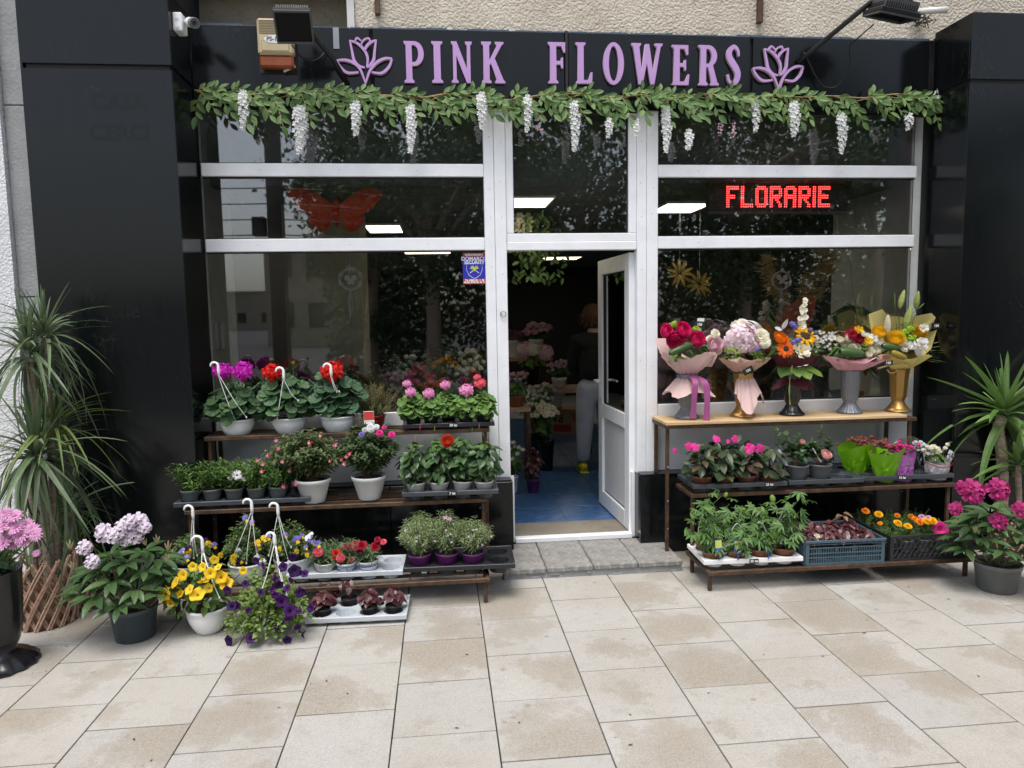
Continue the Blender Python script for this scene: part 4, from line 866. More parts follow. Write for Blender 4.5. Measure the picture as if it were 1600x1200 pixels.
def floodlight(label, fc, d, upd, arm, cable, w, h, dep):
    t = thing('floodlight', label, 'floodlight', fc, 0, 'floodlights on arms above the shopfront'); fc = np.array(fc); M = np.eye(4); d = nrm(d); x = nrm(np.cross(upd, d)); u = np.cross(d, x); M[:3, 0], M[:3, 1], M[:3, 2] = x, u, d
    m = MB(); m.box(-w/2, w/2, -h/2, h/2, -.012, .012, b=.004, M=M); m.box(-w*.42, w*.42, -h*.42, h*.42, -dep*.55, -.012, b=.015, M=M); m.box(-w*.3, w*.3, -h*.3, h*.3, -dep, -dep*.55, b=.01, M=M); m.build('housing', [blackmetal], t)
    m = MB()
    for k in range(15): xx = -w*.40+w*.8*k/14; m.box(xx-.003, xx+.003, -h*.43, h*.46, -dep*.62, -.013, M=M)
    m.build('cooling_fin', [plain('fin_metal', (.10, .105, .115), .4, metal=.4)], t)
    m = MB(); m.box(-w*.44, w*.44, -h*.42, h*.42, .0125, .016, M=M); m.build('glass', [plain('dark_glass', (.006, .006, .007), .25, spec=.12)], t)
    m = MB()
    for (a, b_, c_, e) in ((-w/2+.004, w/2-.004, h*.43, h*.49), (-w/2+.004, w/2-.004, -h*.49, -h*.43), (-w*.495, -w*.45, -h*.425, h*.425), (w*.45, w*.495, -h*.425, h*.425)): m.box(a, b_, c_, e, .0125, .024, M=M)
    m.build('rim', [plain('rim_grey', (.075, .08, .085), .35, metal=.3)], t)
    m = MB(); m.tube([q-fc for q in arm], .016, 8); m.tube([xf([(0, 0, -dep*.8)], M)[0], arm[-1]-fc], .012, 6); m.build('arm', [blackmetal], t, smooth=True)
    m = MB(); m.tube([q-fc for q in crom(cable, 6)], .0042, 5); m.build('cable', [blackmetal], t, smooth=True)
fc = at(459, 40, -.42)
floodlight('black finned floodlight facing the street in front of the beige siren', fc, (.1, -.62, -.62), (0, -.5, 1), [at(543, 132, -.062), at(520, 92, -.14), at(490, 55, -.34), at(462, 12, -.36)], [at(456, 70, -.40), at(470, 88, -.3), at(485, 96, -.2), at(500, 90, -.12), at(510, 78, -.075)], .205, .185, .10)
fc = at(1393, 22, -.52)
floodlight('black floodlight tilted down at the end of a long bar at the right', fc, (-.15, .25, -.95), (0, 1, .2), [at(1246, 97, -.065), at(1262, 85, -.12), at(1360, 4, -.46), at(1392, -12, -.5)], [at(1365, 38, -.46), at(1340, 60, -.32), at(1328, 72, -.25), at(1327, 100, -.2), at(1312, 130, -.14), at(1297, 137, -.11), at(1280, 128, -.09), at(1256, 82, -.07)], .25, .20, .11)
p = at(37, 12, -.31); t = thing('junction_box', 'small white cable box high on the grey concrete strip', 'cable box', (p[0]+.002, -.301, p[2])); m = MB(); m.box(-.034, .034, -.03, 0, -.022, .022, b=.004); m.build('box_lid', [white], t); m = MB(); m.lathe([(.005, 0), (.004, .002), (.001, .002)], 8, M=frm((-.02, -.03, 0), (0, 0, 1), (0, -1, 0))); m.build('screw', [gasket], t)

# ---------------------------------------------------------------- garland of leaves and white wisteria
gl = thing('leaf_garland', 'green artificial leaf garland with hanging white wisteria strung below the shop sign', 'garland', (0, -.1, 0)); GO = np.array([0, -.1, 0])
vp = [(304, 141), (345, 146), (400, 147), (450, 145), (500, 142), (540, 148), (600, 149), (660, 152), (700, 147), (760, 152), (800, 156), (850, 148), (900, 147), (950, 152), (1000, 149), (1050, 153), (1100, 147), (1150, 152), (1200, 150), (1250, 152), (1300, 150), (1350, 153), (1400, 147), (1430, 150), (1450, 160)]
VP = crom([at(x, y, -.1)-GO for x, y in vp], 6); m = MB(); m.tube(VP, .0045, 5); m.tube([q+np.array([.01, .012, .014*math.sin(i*.7)-.008]) for i, q in enumerate(VP)], .0035, 5); m.build('vine', [vine], gl)
Ms = []; SP = []
def twig_leaves(p, d, Ltw, n, s, zf=(0, -1, .25)):
    d = nrm(d); pts = crom([p, p+d*Ltw*.5+np.array([0, -.012, .006]), p+d*Ltw+np.array([0, -.005, -.02])], 6); SP.append(pts[::4]+[pts[-1]])
    for i in range(n):
        t = .2+.8*i/(n-1); q = pts[min(len(pts)-1, int(t*(len(pts)-1)))]; sgn = 1 if i % 2 else -1; a = (0 if i == n-1 else sgn*random.uniform(.55, .95)); side = np.cross(d, nrm(zf)); y = d*math.cos(a)+side*math.sin(a)+np.array([0, random.gauss(0, .18), 0])
        Ms.append(frm(q, y, nrm(np.array(zf)+np.array([random.gauss(0, .3), 0, random.gauss(0, .3)])), s*random.uniform(.8, 1.15)*(1.1 if i == n-1 else 1)))
x = 308
while x < 1462:
    px = x+random.uniform(-5, 5); py = np.interp(px, [q[0] for q in vp], [q[1] for q in vp]); p = at(px, py, -.1-random.uniform(0, .03))-GO; a = random.uniform(.55, 1.25)
    twig_leaves(p, (math.cos(a), -.25, -math.sin(a)), random.uniform(.12, .20), 8, .069)
    if random.random() < .55: a = random.uniform(.2, .9); twig_leaves(p, (math.cos(a), -.1, math.sin(a)*.75), random.uniform(.055, .11), 5, .062)
    if random.random() < .5: twig_leaves(p, (random.uniform(.3, 1), -.5, -random.uniform(.05, .4)), random.uniform(.08, .13), 6, .062)
    x += 17.5
ex = at(1440, 158, -.12)-GO; twig_leaves(ex, (1, -.2, -.35), .17, 9, .075); twig_leaves(at(312, 150, -.1)-GO, (-.2, -.2, -1), .11, 6, .075)
random.shuffle(Ms); pieces('leaf', tmesh(T_gar, 'leaf', [L_gar]), Ms[:295], gl); scatter('foliage', T_gar, Ms[295:], [L_gar], gl); stems(gl, SP, vine, .0016, 4, 'twig')
wfl = merge([(T_pt, frm((0, 0, 0), (math.cos(a), math.sin(a), .5), (0, 0, 1), .5), 0) for a in (.2, 1.7, 3.3, 4.8)])
for (px, y0, y1, w) in ((379, 143, 203, 9), (468, 168, 240, 15), (555, 160, 213, 10), (641, 165, 239, 10), (752, 146, 201, 10), (823, 150, 206, 9), (897, 160, 236, 10), (950, 186, 215, 8), (993, 188, 211, 6), (1040, 168, 238, 10), (1075, 204, 234, 8), (1180, 158, 206, 7), (1240, 160, 214, 11), (1314, 178, 239, 10), (1418, 178, 203, 9), (1462, 142, 156, 4)):
    Ms = []; n = int((y1-y0)*.75*w/9)
    for i in range(n):
        t = (i+random.random())/n; a = i*2.4; r = w*.78*(math.sin(PI*min(1, .12+.8*t))**.8)*(1.05-.45*t)*.0041; p = at(px+2*math.sin(t*3), y0+(y1-y0)*t, -.175)-GO+np.array([r*math.cos(a), r*math.sin(a), 0])*random.uniform(.5, 1); Ms.append(face(p, (math.cos(a)*.7, math.sin(a)-.6, .25), random.uniform(.032, .046)*(1.1-.4*t)))
    o = scatter('flower_cluster', wfl, Ms, [P_white], gl, kind=None)
for (px, y0, y1) in ((843, 176, 204), (1127, 186, 208), (1147, 192, 216)):
    scatter('bud_spray', T_bead, [frm(at(px+random.gauss(0, 2.5), y0+(y1-y0)*random.random(), -.14)-GO, (0, 0, 1), (0, -1, 0), random.uniform(.007, .013)) for _ in range(26)], [P_blush], gl, kind=None)

# ---------------------------------------------------------------- things hung in the windows
def wreath(px, py, r, label, style):
    c = at(px, py, .06); t = thing('wreath_ornament', label, 'window ornament', c, 0, 'wreath ornaments hung in the windows'); m = MB()
    for k in range(4 if style else 3): f = 1+random.uniform(-.09, .07); m.tube([np.array([r*f*math.cos(a)+.004*math.sin(3*a+k), .004*math.sin(5*a+k*2), r*f*math.sin(a)]) for a in np.linspace(0, 2*PI, 30)[:-1]], .0028, 5, closed=True)
    m.build('ring', [plain('pale_twig_%d' % style, (.66, .64, .6), .7)], t)
    m = MB(); m.tube([(0, 0, r), (0, 0, at(px, 394, .06)[2]-c[2]-.005)], .0014, 4); m.build('string', [offwhite], t)
    m = MB()
    for a, s in ((.7, .05), (2.4, .05), (-.8, .03), (-2.3, .03)): m.add(*T_pt[:2], 0, frm((0, -.012, -.012 if not style else 0), (math.cos(a), -.1, math.sin(a)), (0, -1, .1), s))
    m.build('butterfly', [P_blush if style else P_white], t)
    m = MB()
    for k in range(4): x = random.uniform(-.012, .012); m.tube(crom([(x*.4, 0, -r), (x*2, .0, -r-.07), (x, 0, -r-random.uniform(.12, .22))], 5), .0022, 4)
    m.build('streamer', [offwhite], t)
    if not style:
        m = MB()
        for a in (.45, -.35, 2.7, 3.5): m.add(*merge(radial(5, T_pp, .002, .1, .017))[:2], 0, face((r*math.cos(a), -.008, r*math.sin(a)), (0, -1, 0), 1))
        m.add(*merge(radial(6, leafT(3, .3, 'lance', .1, .1), .0, .1, .035))[:2], 0, face((0, -.012, r*.92), (0, -1, 0), 1)); m.build('star', [P_white], t)
wreath(548, 436, .069, 'white wreath ornament with stars hung in the left window', 0); wreath(1221, 438, .062, 'twig wreath ornament with pale butterfly in the right window', 1)
def butterfly(px, py, Y, span, label, mat, pts_up, pts_lo, tilt=0.):
    c = at(px, py, Y); t = thing('butterfly_decoration', label, 'butterfly', c); k = span/2
    for s in (-1, 1):
        for nmx, pts in (('forewing', pts_up), ('hindwing', pts_lo)):
            m = MB(); n = len(pts); P = [np.array([s*x*k, -.02-.10*abs(x)*k, z*k]) for x, z in pts]; ctr = sum(P)/n; ctr[1] -= .012; nb = 4; V = [ctr]; F = []
            for j in range(1, nb+1):
                for q in P: V.append(ctr+(q-ctr)*j/nb+np.array([0, .004*((j+int(1e3*q[0])) % 2), 0]))
            for i in range(n):
                F.append((0, 1+i, 1+(i+1) % n))
                for j in range(nb-1): F.append((1+j*n+i, 1+j*n+(i+1) % n, 1+(j+1)*n+(i+1) % n, 1+(j+1)*n+i))
            m.add(V, F); m.build(nmx, [mat], t)
    m = MB(); m.tube([(0, -.02, .22*k), (0, -.03, .1*k), (0, -.03, -.15*k), (0, -.025, -.42*k)], [.008, .02, .022, .010], 8); m.build('butterfly_body', [redfab], t, smooth=True)
    m = MB(); m.tube([(0, -.02, .2*k), (0, .0, at(px, 200, Y)[2]*0+.55)], .001, 4); m.build('string', [offwhite], t)
butterfly(526, 325, .22, at(598, 325, .22)[0]-at(453, 325, .22)[0], 'large red feather butterfly hanging behind the left window', redfab,
          crom([(.03, .02), (.25, .2), (.5, .36), (.7, .42), (.97, .36), (1.0, .22), (.9, .1), (.78, -.02), (.55, -.16), (.3, -.12), (.03, -.02)], 4)[:-1], crom([(.03, -.04), (.25, -.12), (.55, -.18), (.58, -.32), (.42, -.50), (.25, -.52), (.12, -.35)], 4)[:-1])
c = at(1268, 520, .16); t = thing('butterfly_decoration', 'orange feather butterfly wing raised behind the sunflower bouquet', 'butterfly', c)
for nmx, pts in (('forewing', [(1200, 520), (1215, 497), (1237, 475), (1262, 461), (1274, 465), (1272, 490), (1262, 515), (1245, 540), (1215, 540)]), ('hindwing', [(1180, 505), (1196, 503), (1212, 515), (1214, 545), (1200, 552), (1186, 530)])):
    P = [at(x, y, .16)-c for x, y in pts]; P = crom(P+[P[0]], 3)[:-1]; ctr = sum(P)/len(P); m = MB(); V = [ctr+np.array([0, -.02, 0])]; n = len(P)
    for j in (1, 2, 3): V += [ctr+(q-ctr)*j/3+np.array([0, -.02+.007*j, 0]) for q in P]
    m.add(V, [(0, 1+i, 1+(i+1) % n) for i in range(n)]+[(1+j*n+i, 1+j*n+(i+1) % n, 1+(j+1)*n+(i+1) % n, 1+(j+1)*n+i) for j in (0, 1) for i in range(n)]); m.build(nmx, [orfab], t)
m = MB(); m.tube([(0, 0, -.05), (-.1, 0, -.25), (-.1, 0, -.41)], .006, 5); m.build('wire_stem', [twig], t)
# lit sign behind the right window
p0, p1 = at(1106, 335, .12), at(1330, 283, .12); led = thing('led_sign', 'red dot matrix sign reading FLORARIE behind the right window', 'led sign', ((p0[0]+p1[0])/2, .12, (p0[2]+p1[2])/2)); W_, H_ = p1[0]-p0[0], p1[2]-p0[2]
m = MB(); m.box(-W_/2, W_/2, 0, .05, -H_/2, H_/2, b=.004); m.build('sign_case', [plain('led_case', (.035, .028, .03), .5)], led)
m = MB()
for q in ((-W_/2, W_/2, H_/2-.014, H_/2), (-W_/2, W_/2, -H_/2, -H_/2+.018)): m.box(q[0], q[1], -.008, -.0005, q[2], q[3])
m.build('sign_frame', [plain('sign_frame_grey', (.12, .12, .13), .4)], led)
FONT = {'F': ('1111111', '1111111', '1100000', '1100000', '1111100', '1111100', '1100000', '1100000', '1100000', '1100000'), 'L': ('1100000',)*8+('1111111',)*2, 'O': ('0111110', '1111111')+('1100011',)*6+('1111111', '0111110'),
        'R': ('1111110', '1111111', '1100011', '1100011', '1111111', '1111110', '1101100', '1100110', '1100011', '1100011'), 'A': ('0111110', '1111111', '1100011', '1100011', '1111111', '1111111')+('1100011',)*4, 'I': ('11',)*10, 'E': ('1111111', '1111111', '1100000', '1100000', '1111110', '1111110', '1100000', '1100000', '1111111', '1111111')}
pit = .0128; n_c = int((W_-.03)/pit); n_r = 13; grid = np.zeros((n_r, n_c), int); x = 9
for ch in 'FLORARIE':
    for r, row in enumerate(FONT[ch]):
        for k, b_ in enumerate(row): grid[1+r, x+k] = int(b_)
    x += len(FONT[ch][0])+1
on, off = [], []
for r in range(n_r):
    for k in range(n_c): (on if grid[r, k] else off).append(frm((-W_/2+.018+pit*k, -.0012, H_/2-.024-r*(H_-.046)/(n_r-1)), (0, 0, 1), (0, -1, 0), 0.0088 if grid[r, k] else .0045))
dot = (np.array([(math.cos(a)*.5, math.sin(a)*.5, 0) for a in np.linspace(0, 2*PI, 7)[:-1]]+[(0, 0, .3)]), [(i, (i+1) % 6, 6) for i in range(6)], [0]*6)
scatter('lit_dot', dot, on, [emit('red_led', (1, .035, .035), 6.5)], led); scatter('unlit_dot', dot, off, [plain('dead_led', (.09, .02, .02), .4)], led)
m = MB(); m.tube([(W_*.42, .02, -H_/2), (W_*.425, .02, -H_/2-.36)], .003, 4); m.build('power_lead', [offwhite], led)
c = at(1356, 460, .1); t = thing('cord_loop', 'pale blind cord hanging in a long loop inside the right window', 'cord', c); m = MB(); m.tube(crom([at(x, y, .1)-c for x, y in ((1325, 372), (1329, 420), (1337, 480), (1350, 512), (1360, 520), (1370, 510), (1380, 460), (1389, 372))], 6), .0035, 5); m.build('cord', [offwhite], t, smooth=True)
c = at(366, 525, .14); t = thing('intercom_handset', 'pale wall phone on the grey side wall inside the left window', 'wall phone', (-1.4445, .14, c[2])); m = MB(); m.box(0, .03, -.04, .04, -.09, .09, b=.01); m.build('cradle', [offwhite], t); m = MB(); m.box(.031, .055, -.03, .03, -.085, .085, b=.01); m.build('handset', [white], t)
# security sticker on the left pane
p0, p1 = at(724, 444, -.006), at(759.5, 395, -.006); t = thing('security_sticker', 'blue and red DOMARCO SECURITY sticker in the corner of the left window', 'sticker', ((p0[0]+p1[0])/2-.002, -.0055, (p0[2]+p1[2])/2)); w2, h2 = (p1[0]-p0[0])/2-.001, (p1[2]-p0[2])/2
skb, skr = plain('sticker_blue', (.035, .045, .42), .3, var=.03), plain('sticker_red', (.42, .05, .05), .3)
m = MB(); m.box(-w2, w2, -.001, 0, -h2*.66, h2*.76); m.build('blue_field', [skb], t); m = MB(); m.box(-w2, w2, -.001, 0, -h2, -h2*.665); m.box(-w2, w2, -.001, 0, h2*.765, h2); m.build('red_band', [skr], t)
for txt, z, s, k in (('DOMARCO', .62, .034, .95), ('SECURITY', .38, .031, .95), ('SUPRAVEGHEAT', .875, .017, .95), ('Tel. 0800 80 11 00', -.76, .0165, 1), ('Mobil 0748 86 46 71', -.89, .0165, 1)): text_obj('lettering', txt, s, chalk, t, wallM((0, -.0016, h2*z)), .0002, .0006, sx=k)
sh = [(-.5, .34), (.5, .34), (.5, -.1), (.36, -.42), (.15, -.58), (0, -.64)]; sh = sh[:1]+sh[1:]+[(-x, z) for x, z in sh[-2:1:-1]]
m = MB(); P = [np.array([x*w2*1.35, -.0018, z*h2]) for x, z in sh]; m.tube(P, .0014, 4, closed=True)
m.tube([(-w2*.4, -.0018, -.3*h2), (w2*.1, -.0018, -.02*h2)], .0018, 4); m.tube([(w2*.4, -.0018, -.3*h2), (-w2*.1, -.0018, -.02*h2)], .0018, 4); m.build('shield_line', [chalk], t)
m = MB()
for s in (-1, 1):
    for a in (.5, .85, 1.15): m.add(*T_pp[:2], 0, frm((s*.004, -.002, -.05*h2), (s*math.cos(a), 0, math.sin(a)), (0, -1, 0), .038))
m.ball((0, -.003, -.06*h2), .009, 8, 5, 0, (1, .3, 1.5)); m.build('eagle_emblem', [labely], t)

# ---------------------------------------------------------------- display racks
def rack(label, x0, x1, tiers, slats, board=None):
    "tiers: (z of the top, y front, y back, left x, right x)"
    t = thing('display_rack', label, 'display rack', ((x0+x1)/2, -.45, 0), 0, 'stepped steel display racks under the windows'); O = np.array([(x0+x1)/2, -.45, 0]); s = .024
    def bar(name, a, b_):
        m = MB(); lo = np.minimum(a, b_)-O; hi = np.maximum(a, b_)-O; m.box(lo[0], hi[0], lo[1], hi[1], lo[2], hi[2], b=.0025); return m.build(name, [rust], t)
    for i, (z, yf, yb, xa, xb) in enumerate(tiers):
        bar('beam', (xa, yf, z-s), (xb, yf+s, z)); bar('beam', (xa, yb-s, z-s), (xb, yb, z))
        for x in (xa, xb-s): bar('beam', (x, yf+s+.0005, z-s+.0004), (x+s, yb-s-.0005, z-.0004))
        for k in range(slats): y = yf+(yb-yf)*(k+1)/(slats+1); bar('slat', (xa+s+.0005, y-.009, z-.018), (xb-s-.0005, y+.009, z-.001))
        for x in (xa+.012, xb-s-.012):
            bar('leg', (x, yf+.026, 0) if i < 2 else (x, yf+.026, 0), (x+s*.9, yf+.026+s*.9, z-s-.0005))
        m = MB(); e = np.array([xb, yf+s/2, z-s/2])-O; m.box(e[0]-.002, e[0]+.0006, e[1]-.007, e[1]+.007, e[2]-.007, e[2]+.007); e = np.array([xa, yf+s/2, z-s/2])-O; m.box(e[0]-.0006, e[0]+.002, e[1]-.007, e[1]+.007, e[2]-.007, e[2]+.007); m.build('tube_end', [gasket], t)
    z, yf, yb, xa, xb = tiers[0]
    for x in (xa+.012, xb-s-.012): bar('leg', (x, yb-s, 0), (x+s*.9, yb-.002, z-s-.0005))
    for x in (xa+.036, xb-.056):
        for zz in (.22, .40, .62):
            m = MB(); m.ball((x-O[0]-.012, yf+.024-O[1], zz), .0055, 8, 5); m.build('bolt', [alu], t)
    if board:
        m = MB()
        for k, (ya, yb_) in enumerate(((yf-.01, (yf+yb)/2-.001), ((yf+yb)/2+.001, yb+.005))):
            m2 = MB(); m2.box(xa+.0-O[0], xb-.075-O[0], ya-O[1], yb_-O[1], z+.0005, z+.019, b=.002); m2.build('board', [pine], t, label='pale pine shelf board' if k == 0 else None)
    return t
ZL = (.905, .520, .150); ZR = (.892, .500, .122)
rack('brown steel rack with black tray ends and open slats left of the door', -1.47, .25, [(ZL[0], -.305, -.06, -1.415, .285), (ZL[1], -.52, -.24, -1.478, .252), (ZL[2], -.83, -.45, -1.462, .236)], 2)
rack('brown steel rack topped with a pine board right of the door', 1.47, 3.2, [(ZR[0], -.35, -.06, 1.385, 3.06), (ZR[1], -.555, -.27, 1.478, 3.19), (ZR[2], -.845, -.46, 1.478, 3.10)], 2, True)
ZRB = ZR[0]+.0195

def pot_thing(name, label, group, px, py, z=None, Y=None, loc=None):
    if loc is None:
        if z is not None and Y is None: loc = gr(px, py, z); loc[2] = z
        elif z is not None: loc = at(px, py, Y); loc[2] = z
        else: loc = at(px, py, Y)
    t = thing(name, label, 'potted plant', loc, 0, group); t['label'] = label
    O = np.array(loc, float); LOC[t.name] = O
    return t, O
LOC = {}
def loc_of(O, px, py, dy=0.): return at(px, py, O[1]+dy)-O
def flowers(t, O, T, mats, spots, dy=-.1, face_d=(0, -1, .35), s=.03, name='flower', stem_from=None, jit=.35, stem_mat=None, sr=.002):
    me = tmesh(T, name, mats); P = []
    for q in spots:
        px, py = q[0], q[1]; k = q[2] if len(q) > 2 else 1.; yy = dy+random.uniform(-.02, .03); p = loc_of(O, px, py, yy); d = nrm(np.array(face_d)+np.array([random.gauss(0, jit), random.gauss(0, jit*.4), random.gauss(0, jit)]))
        link(name, me, t, M=face(p, d, s*k))
        if stem_from is not None: b = np.array(stem_from)+np.array([random.gauss(0, .015), random.gauss(0, .015), 0]); P.append([b, (b+p)/2+np.array([(p-b)[0]*.2, (p-b)[1]*.15, .03]), p-d*s*k*.25])
    if P: stems(t, P, stem_mat, sr)

# ---- left rack, top row
G1 = 'geraniums in white hanging pots on the top tier'
def geranium(label, px, py, n, heads, mat, hook, ends, seed, c_off=(0, 0), rr=(.185, .14, .135), leafm=None, flip=1, buds=()):
    random.seed(seed); t, O = pot_thing('hanging_geranium', label, G1, px, py, ZL[0]-.004, -.20); h = .098
    pot_body(t, .103, .072, h, white, style='bowl')
    leaf_dome(t, T_ger, leafm or L_ger, n, (c_off[0], 0, h+.065+c_off[1]), *rr, .084, -.6, dr=.55, up=.35, inner=.72)
    flowers(t, O, T_gerhead, [mat], heads, -.1, (0, -1, .45), .112, 'flower_head', (0, 0, h), .12, sr=.0028)
    hanger(t, loc_of(O, *hook, -.16), [loc_of(O, *e, -.11) for e in ends], s=1.0, flip=flip)
    if buds: flowers(t, O, merge([(ballT(.5, 6, 4, (.5, .5, 1), (.4*math.cos(a), .4*math.sin(a), 0)), None, 0) for a in (0, 1.3, 2.6, 3.9, 5.2)]), [L_lime], buds, -.03, (0, -.6, 1), .018, 'bud_cluster', (0, 0, h))
geranium('magenta geranium in a white hanging pot at the left end of the top tier', 372, 679, 96, [(347, 580, 1.05), (379, 580, 1.15)], P_mag, (341, 572), [(368, 658), (385, 652)], 1, (0, .0), (.19, .14, .125))
geranium('red geranium with a white hook standing clear of its single small flower head', 453, 674, 104, [(425, 582, 1.05)], P_red, (443, 580), [(433, 655), (466, 626)], 2, (-.02, .03), (.205, .15, .17), buds=[(424, 562), (434, 618), (458, 567)])
geranium('red geranium whose big flower head sits right behind its white hook', 529, 673, 100, [(519, 580, 1.3)], P_red, (517, 574), [(526, 612), (530, 612)], 3, (-.01, .03), (.18, .15, .17), leafm=leafy('blue_green_geranium_leaf', (.04, .095, .045), (.075, .155, .075), .55))
random.seed(4)
t, O = pot_thing('heather_plant', 'bushy bronze green heather in a red pot with a picture label', None, 584, 663, ZL[0], -.17)
pot_body(t, .075, .058, .085, redpot)
tips = [(random.gauss(0, .085), random.gauss(-.01, .06), random.uniform(.13, .29)) for _ in range(95)]
sprigs(t, T_nar, L_hea, tips, (0, 0, .07), 34, .028, stem=twig, curl=.15, lo=.12); plant_tag(t, loc_of(O, 577, 664, -.11), mats=(labelw, labelr), w=.062, h=.085, tilt=-.25, rz=.15)
random.seed(5)
tA = tray('black tray of pink geraniums at the right end of the top tier', None, 5, 2, .108, .036, trayblack, (.035, -.195, ZL[0]), tag_txt='20 lei', tag_at=.55)
pk = [(0, 0, [(636, 600, .8), (642, 613, 1.)], P_pink, 'pink potted geranium at the left end of the black top tray'), (1, 0, [(670, 615, 1.1)], P_pink, 'pink potted geranium second from the left in the black top tray'),
      (2, 1, [(696, 602, 1.)], P_pink, 'pink potted geranium at the back of the black top tray'), (3, 0, [(729, 610, 1.35)], P_pink, 'pink potted geranium with the largest flower head in the black top tray'), (4, 0, [(750, 599, 1.1), (746, 590, .7)], P_coral, 'coral flowered geranium at the right end of the black top tray')]
for i, j, hd, mt, lb in pk:
    c = cell(tA, i, j); t = thing('geranium_pot', lb, 'potted plant', c, 0, 'pink geraniums in the black tray'); pot_body(t, .050, .036, .075, trayblack)
    leaf_dome(t, T_ger, L_ger2, 58, (0, -.005, .105), .10, .085, .085, .062, -.6, dr=.5, inner=.7); flowers(t, c, T_gerhead, [mt], hd, -.03, (0, -1, .5), .07, 'flower_head', (0, 0, .08), .12)

# ---- left rack, middle row
random.seed(6)
tB = tray('slate grey tray of leafy young plants at the left end of the middle tier', None, 6, 2, .122, .045, traydark, (-1.155, -.385, ZL[1]), rz=.012); k = 0
for j in (1, 0):
    for i in range(6):
        if i == 5 and j == 0: continue
        c = cell(tB, i, j); c[2] += .012; fl_ = (i == 2 and j == 0)
        lb = 'leafy young plant with the only open white daisy in the slate tray' if fl_ else 'leafy young plant, %s from the left in the %s row of the slate tray' % (('first', 'second', 'third', 'fourth', 'fifth', 'sixth')[i], ('front', 'back')[j])
        t = thing('young_plant', lb, 'potted plant', c, 0, 'young plants in the slate tray'); pot_body(t, .053, .038, .082, potgrey, n=18)
        tips = [(random.gauss(0, .05), random.gauss(0, .045), random.uniform(.14, .235)) for _ in range(26)]
        sprigs(t, leafT(2, .36, 'obov', .1, .2), L_mid, tips, (0, 0, .08), 17, .042, curl=.1, lo=.15)
        if fl_: flowers(t, c, T_daisy, [P_white, P_vio], [(370, 743)], -.07, (0, -1, .25), .06, 'flower', (0, 0, .08), .05); flowers(t, c, T_daisy, [P_white, P_vio], [(359, 748), (381, 749)], -.05, (.6, -.5, .6), .032, 'flower', (0, 0, .08), .05)
def fuchsia(label, px, py, n, cx, spots, mats, seed, rr, leafm, extra=()):
    random.seed(seed); t, O = pot_thing('fuchsia_plant', label, 'fuchsias in white pots', px, py, ZL[1], -.42 if seed == 7 else -.40); h = .14; pot_body(t, .102, .066, h, white)
    tips = []
    for i in range(n):
        a = i*2.4; r = math.sqrt((i+.5)/n); tips.append((cx+rr[0]*r*math.cos(a), rr[1]*r*math.sin(a)-.01, h+rr[2]*(1-.55*r*r)*random.uniform(.75, 1.12)+.02))
    sprigs(t, T_ell, leafm, tips, (0, 0, h*.9), 34, .046, stem=twig, curl=.55, lo=.18)
    flowers(t, O, T_fuch, mats, spots, -.12, (.1, -.45, .8), .036, 'flower', (cx*.5, 0, h+.12), .25, stem_mat=stemg, sr=.001)
    for (pos, m2) in extra: flowers(t, O, T_mar, [m2], pos, -.1, (0, -1, .4), .034, 'flower')
    return t, O
fuchsia('trailing fuchsia with red bells leaning left from its white pot', 491, 789, 78, -.03, [(431, 687), (433, 701), (442, 720), (419, 711), (409, 735), (474, 703, 1.2), (485, 692, 1.1), (523, 694, 1.1), (453, 734), (461, 756), (443, 759), (455, 720), (411, 724), (402, 718), (500, 680, .8), (516, 720, .7)], [P_fuc, P_blush], 7, (.25, .16, .275), L_fuc)
t, O = fuchsia('compact dark leaved fuchsia in the upright white pot beside the hibiscus tray', 578, 783, 74, .01, [(559, 714, 1.4), (533, 717), (538, 724), (545, 708), (541, 713, .8)], [P_fuc, P_blush], 8, (.185, .14, .30), leafy('dark_fuchsia_leaf', (.025, .065, .022), (.085, .14, .05), .45, c3=(.17, .22, .08)), [([(593, 677, 1.2), (612, 679, 1.2), (600, 668, .8)], P_hot), ([(565, 679)], P_vio), ([(579, 669, 1.5), (570, 672), (588, 667)], P_white)])
random.seed(9)
tC = tray('slate grey tray of hibiscus at the right end of the middle tier', None, 4, 2, .134, .055, traydark, (.035, -.40, ZL[1]), rz=-.02, tag_txt='7 lei', tag_at=.52)
hb = ['hibiscus at the left end of the front row in the slate tray', 'hibiscus with the open orange red bloom in the slate tray', 'hibiscus third along the front row of the slate tray', 'hibiscus with yellow green shoots at the right end of the slate tray']
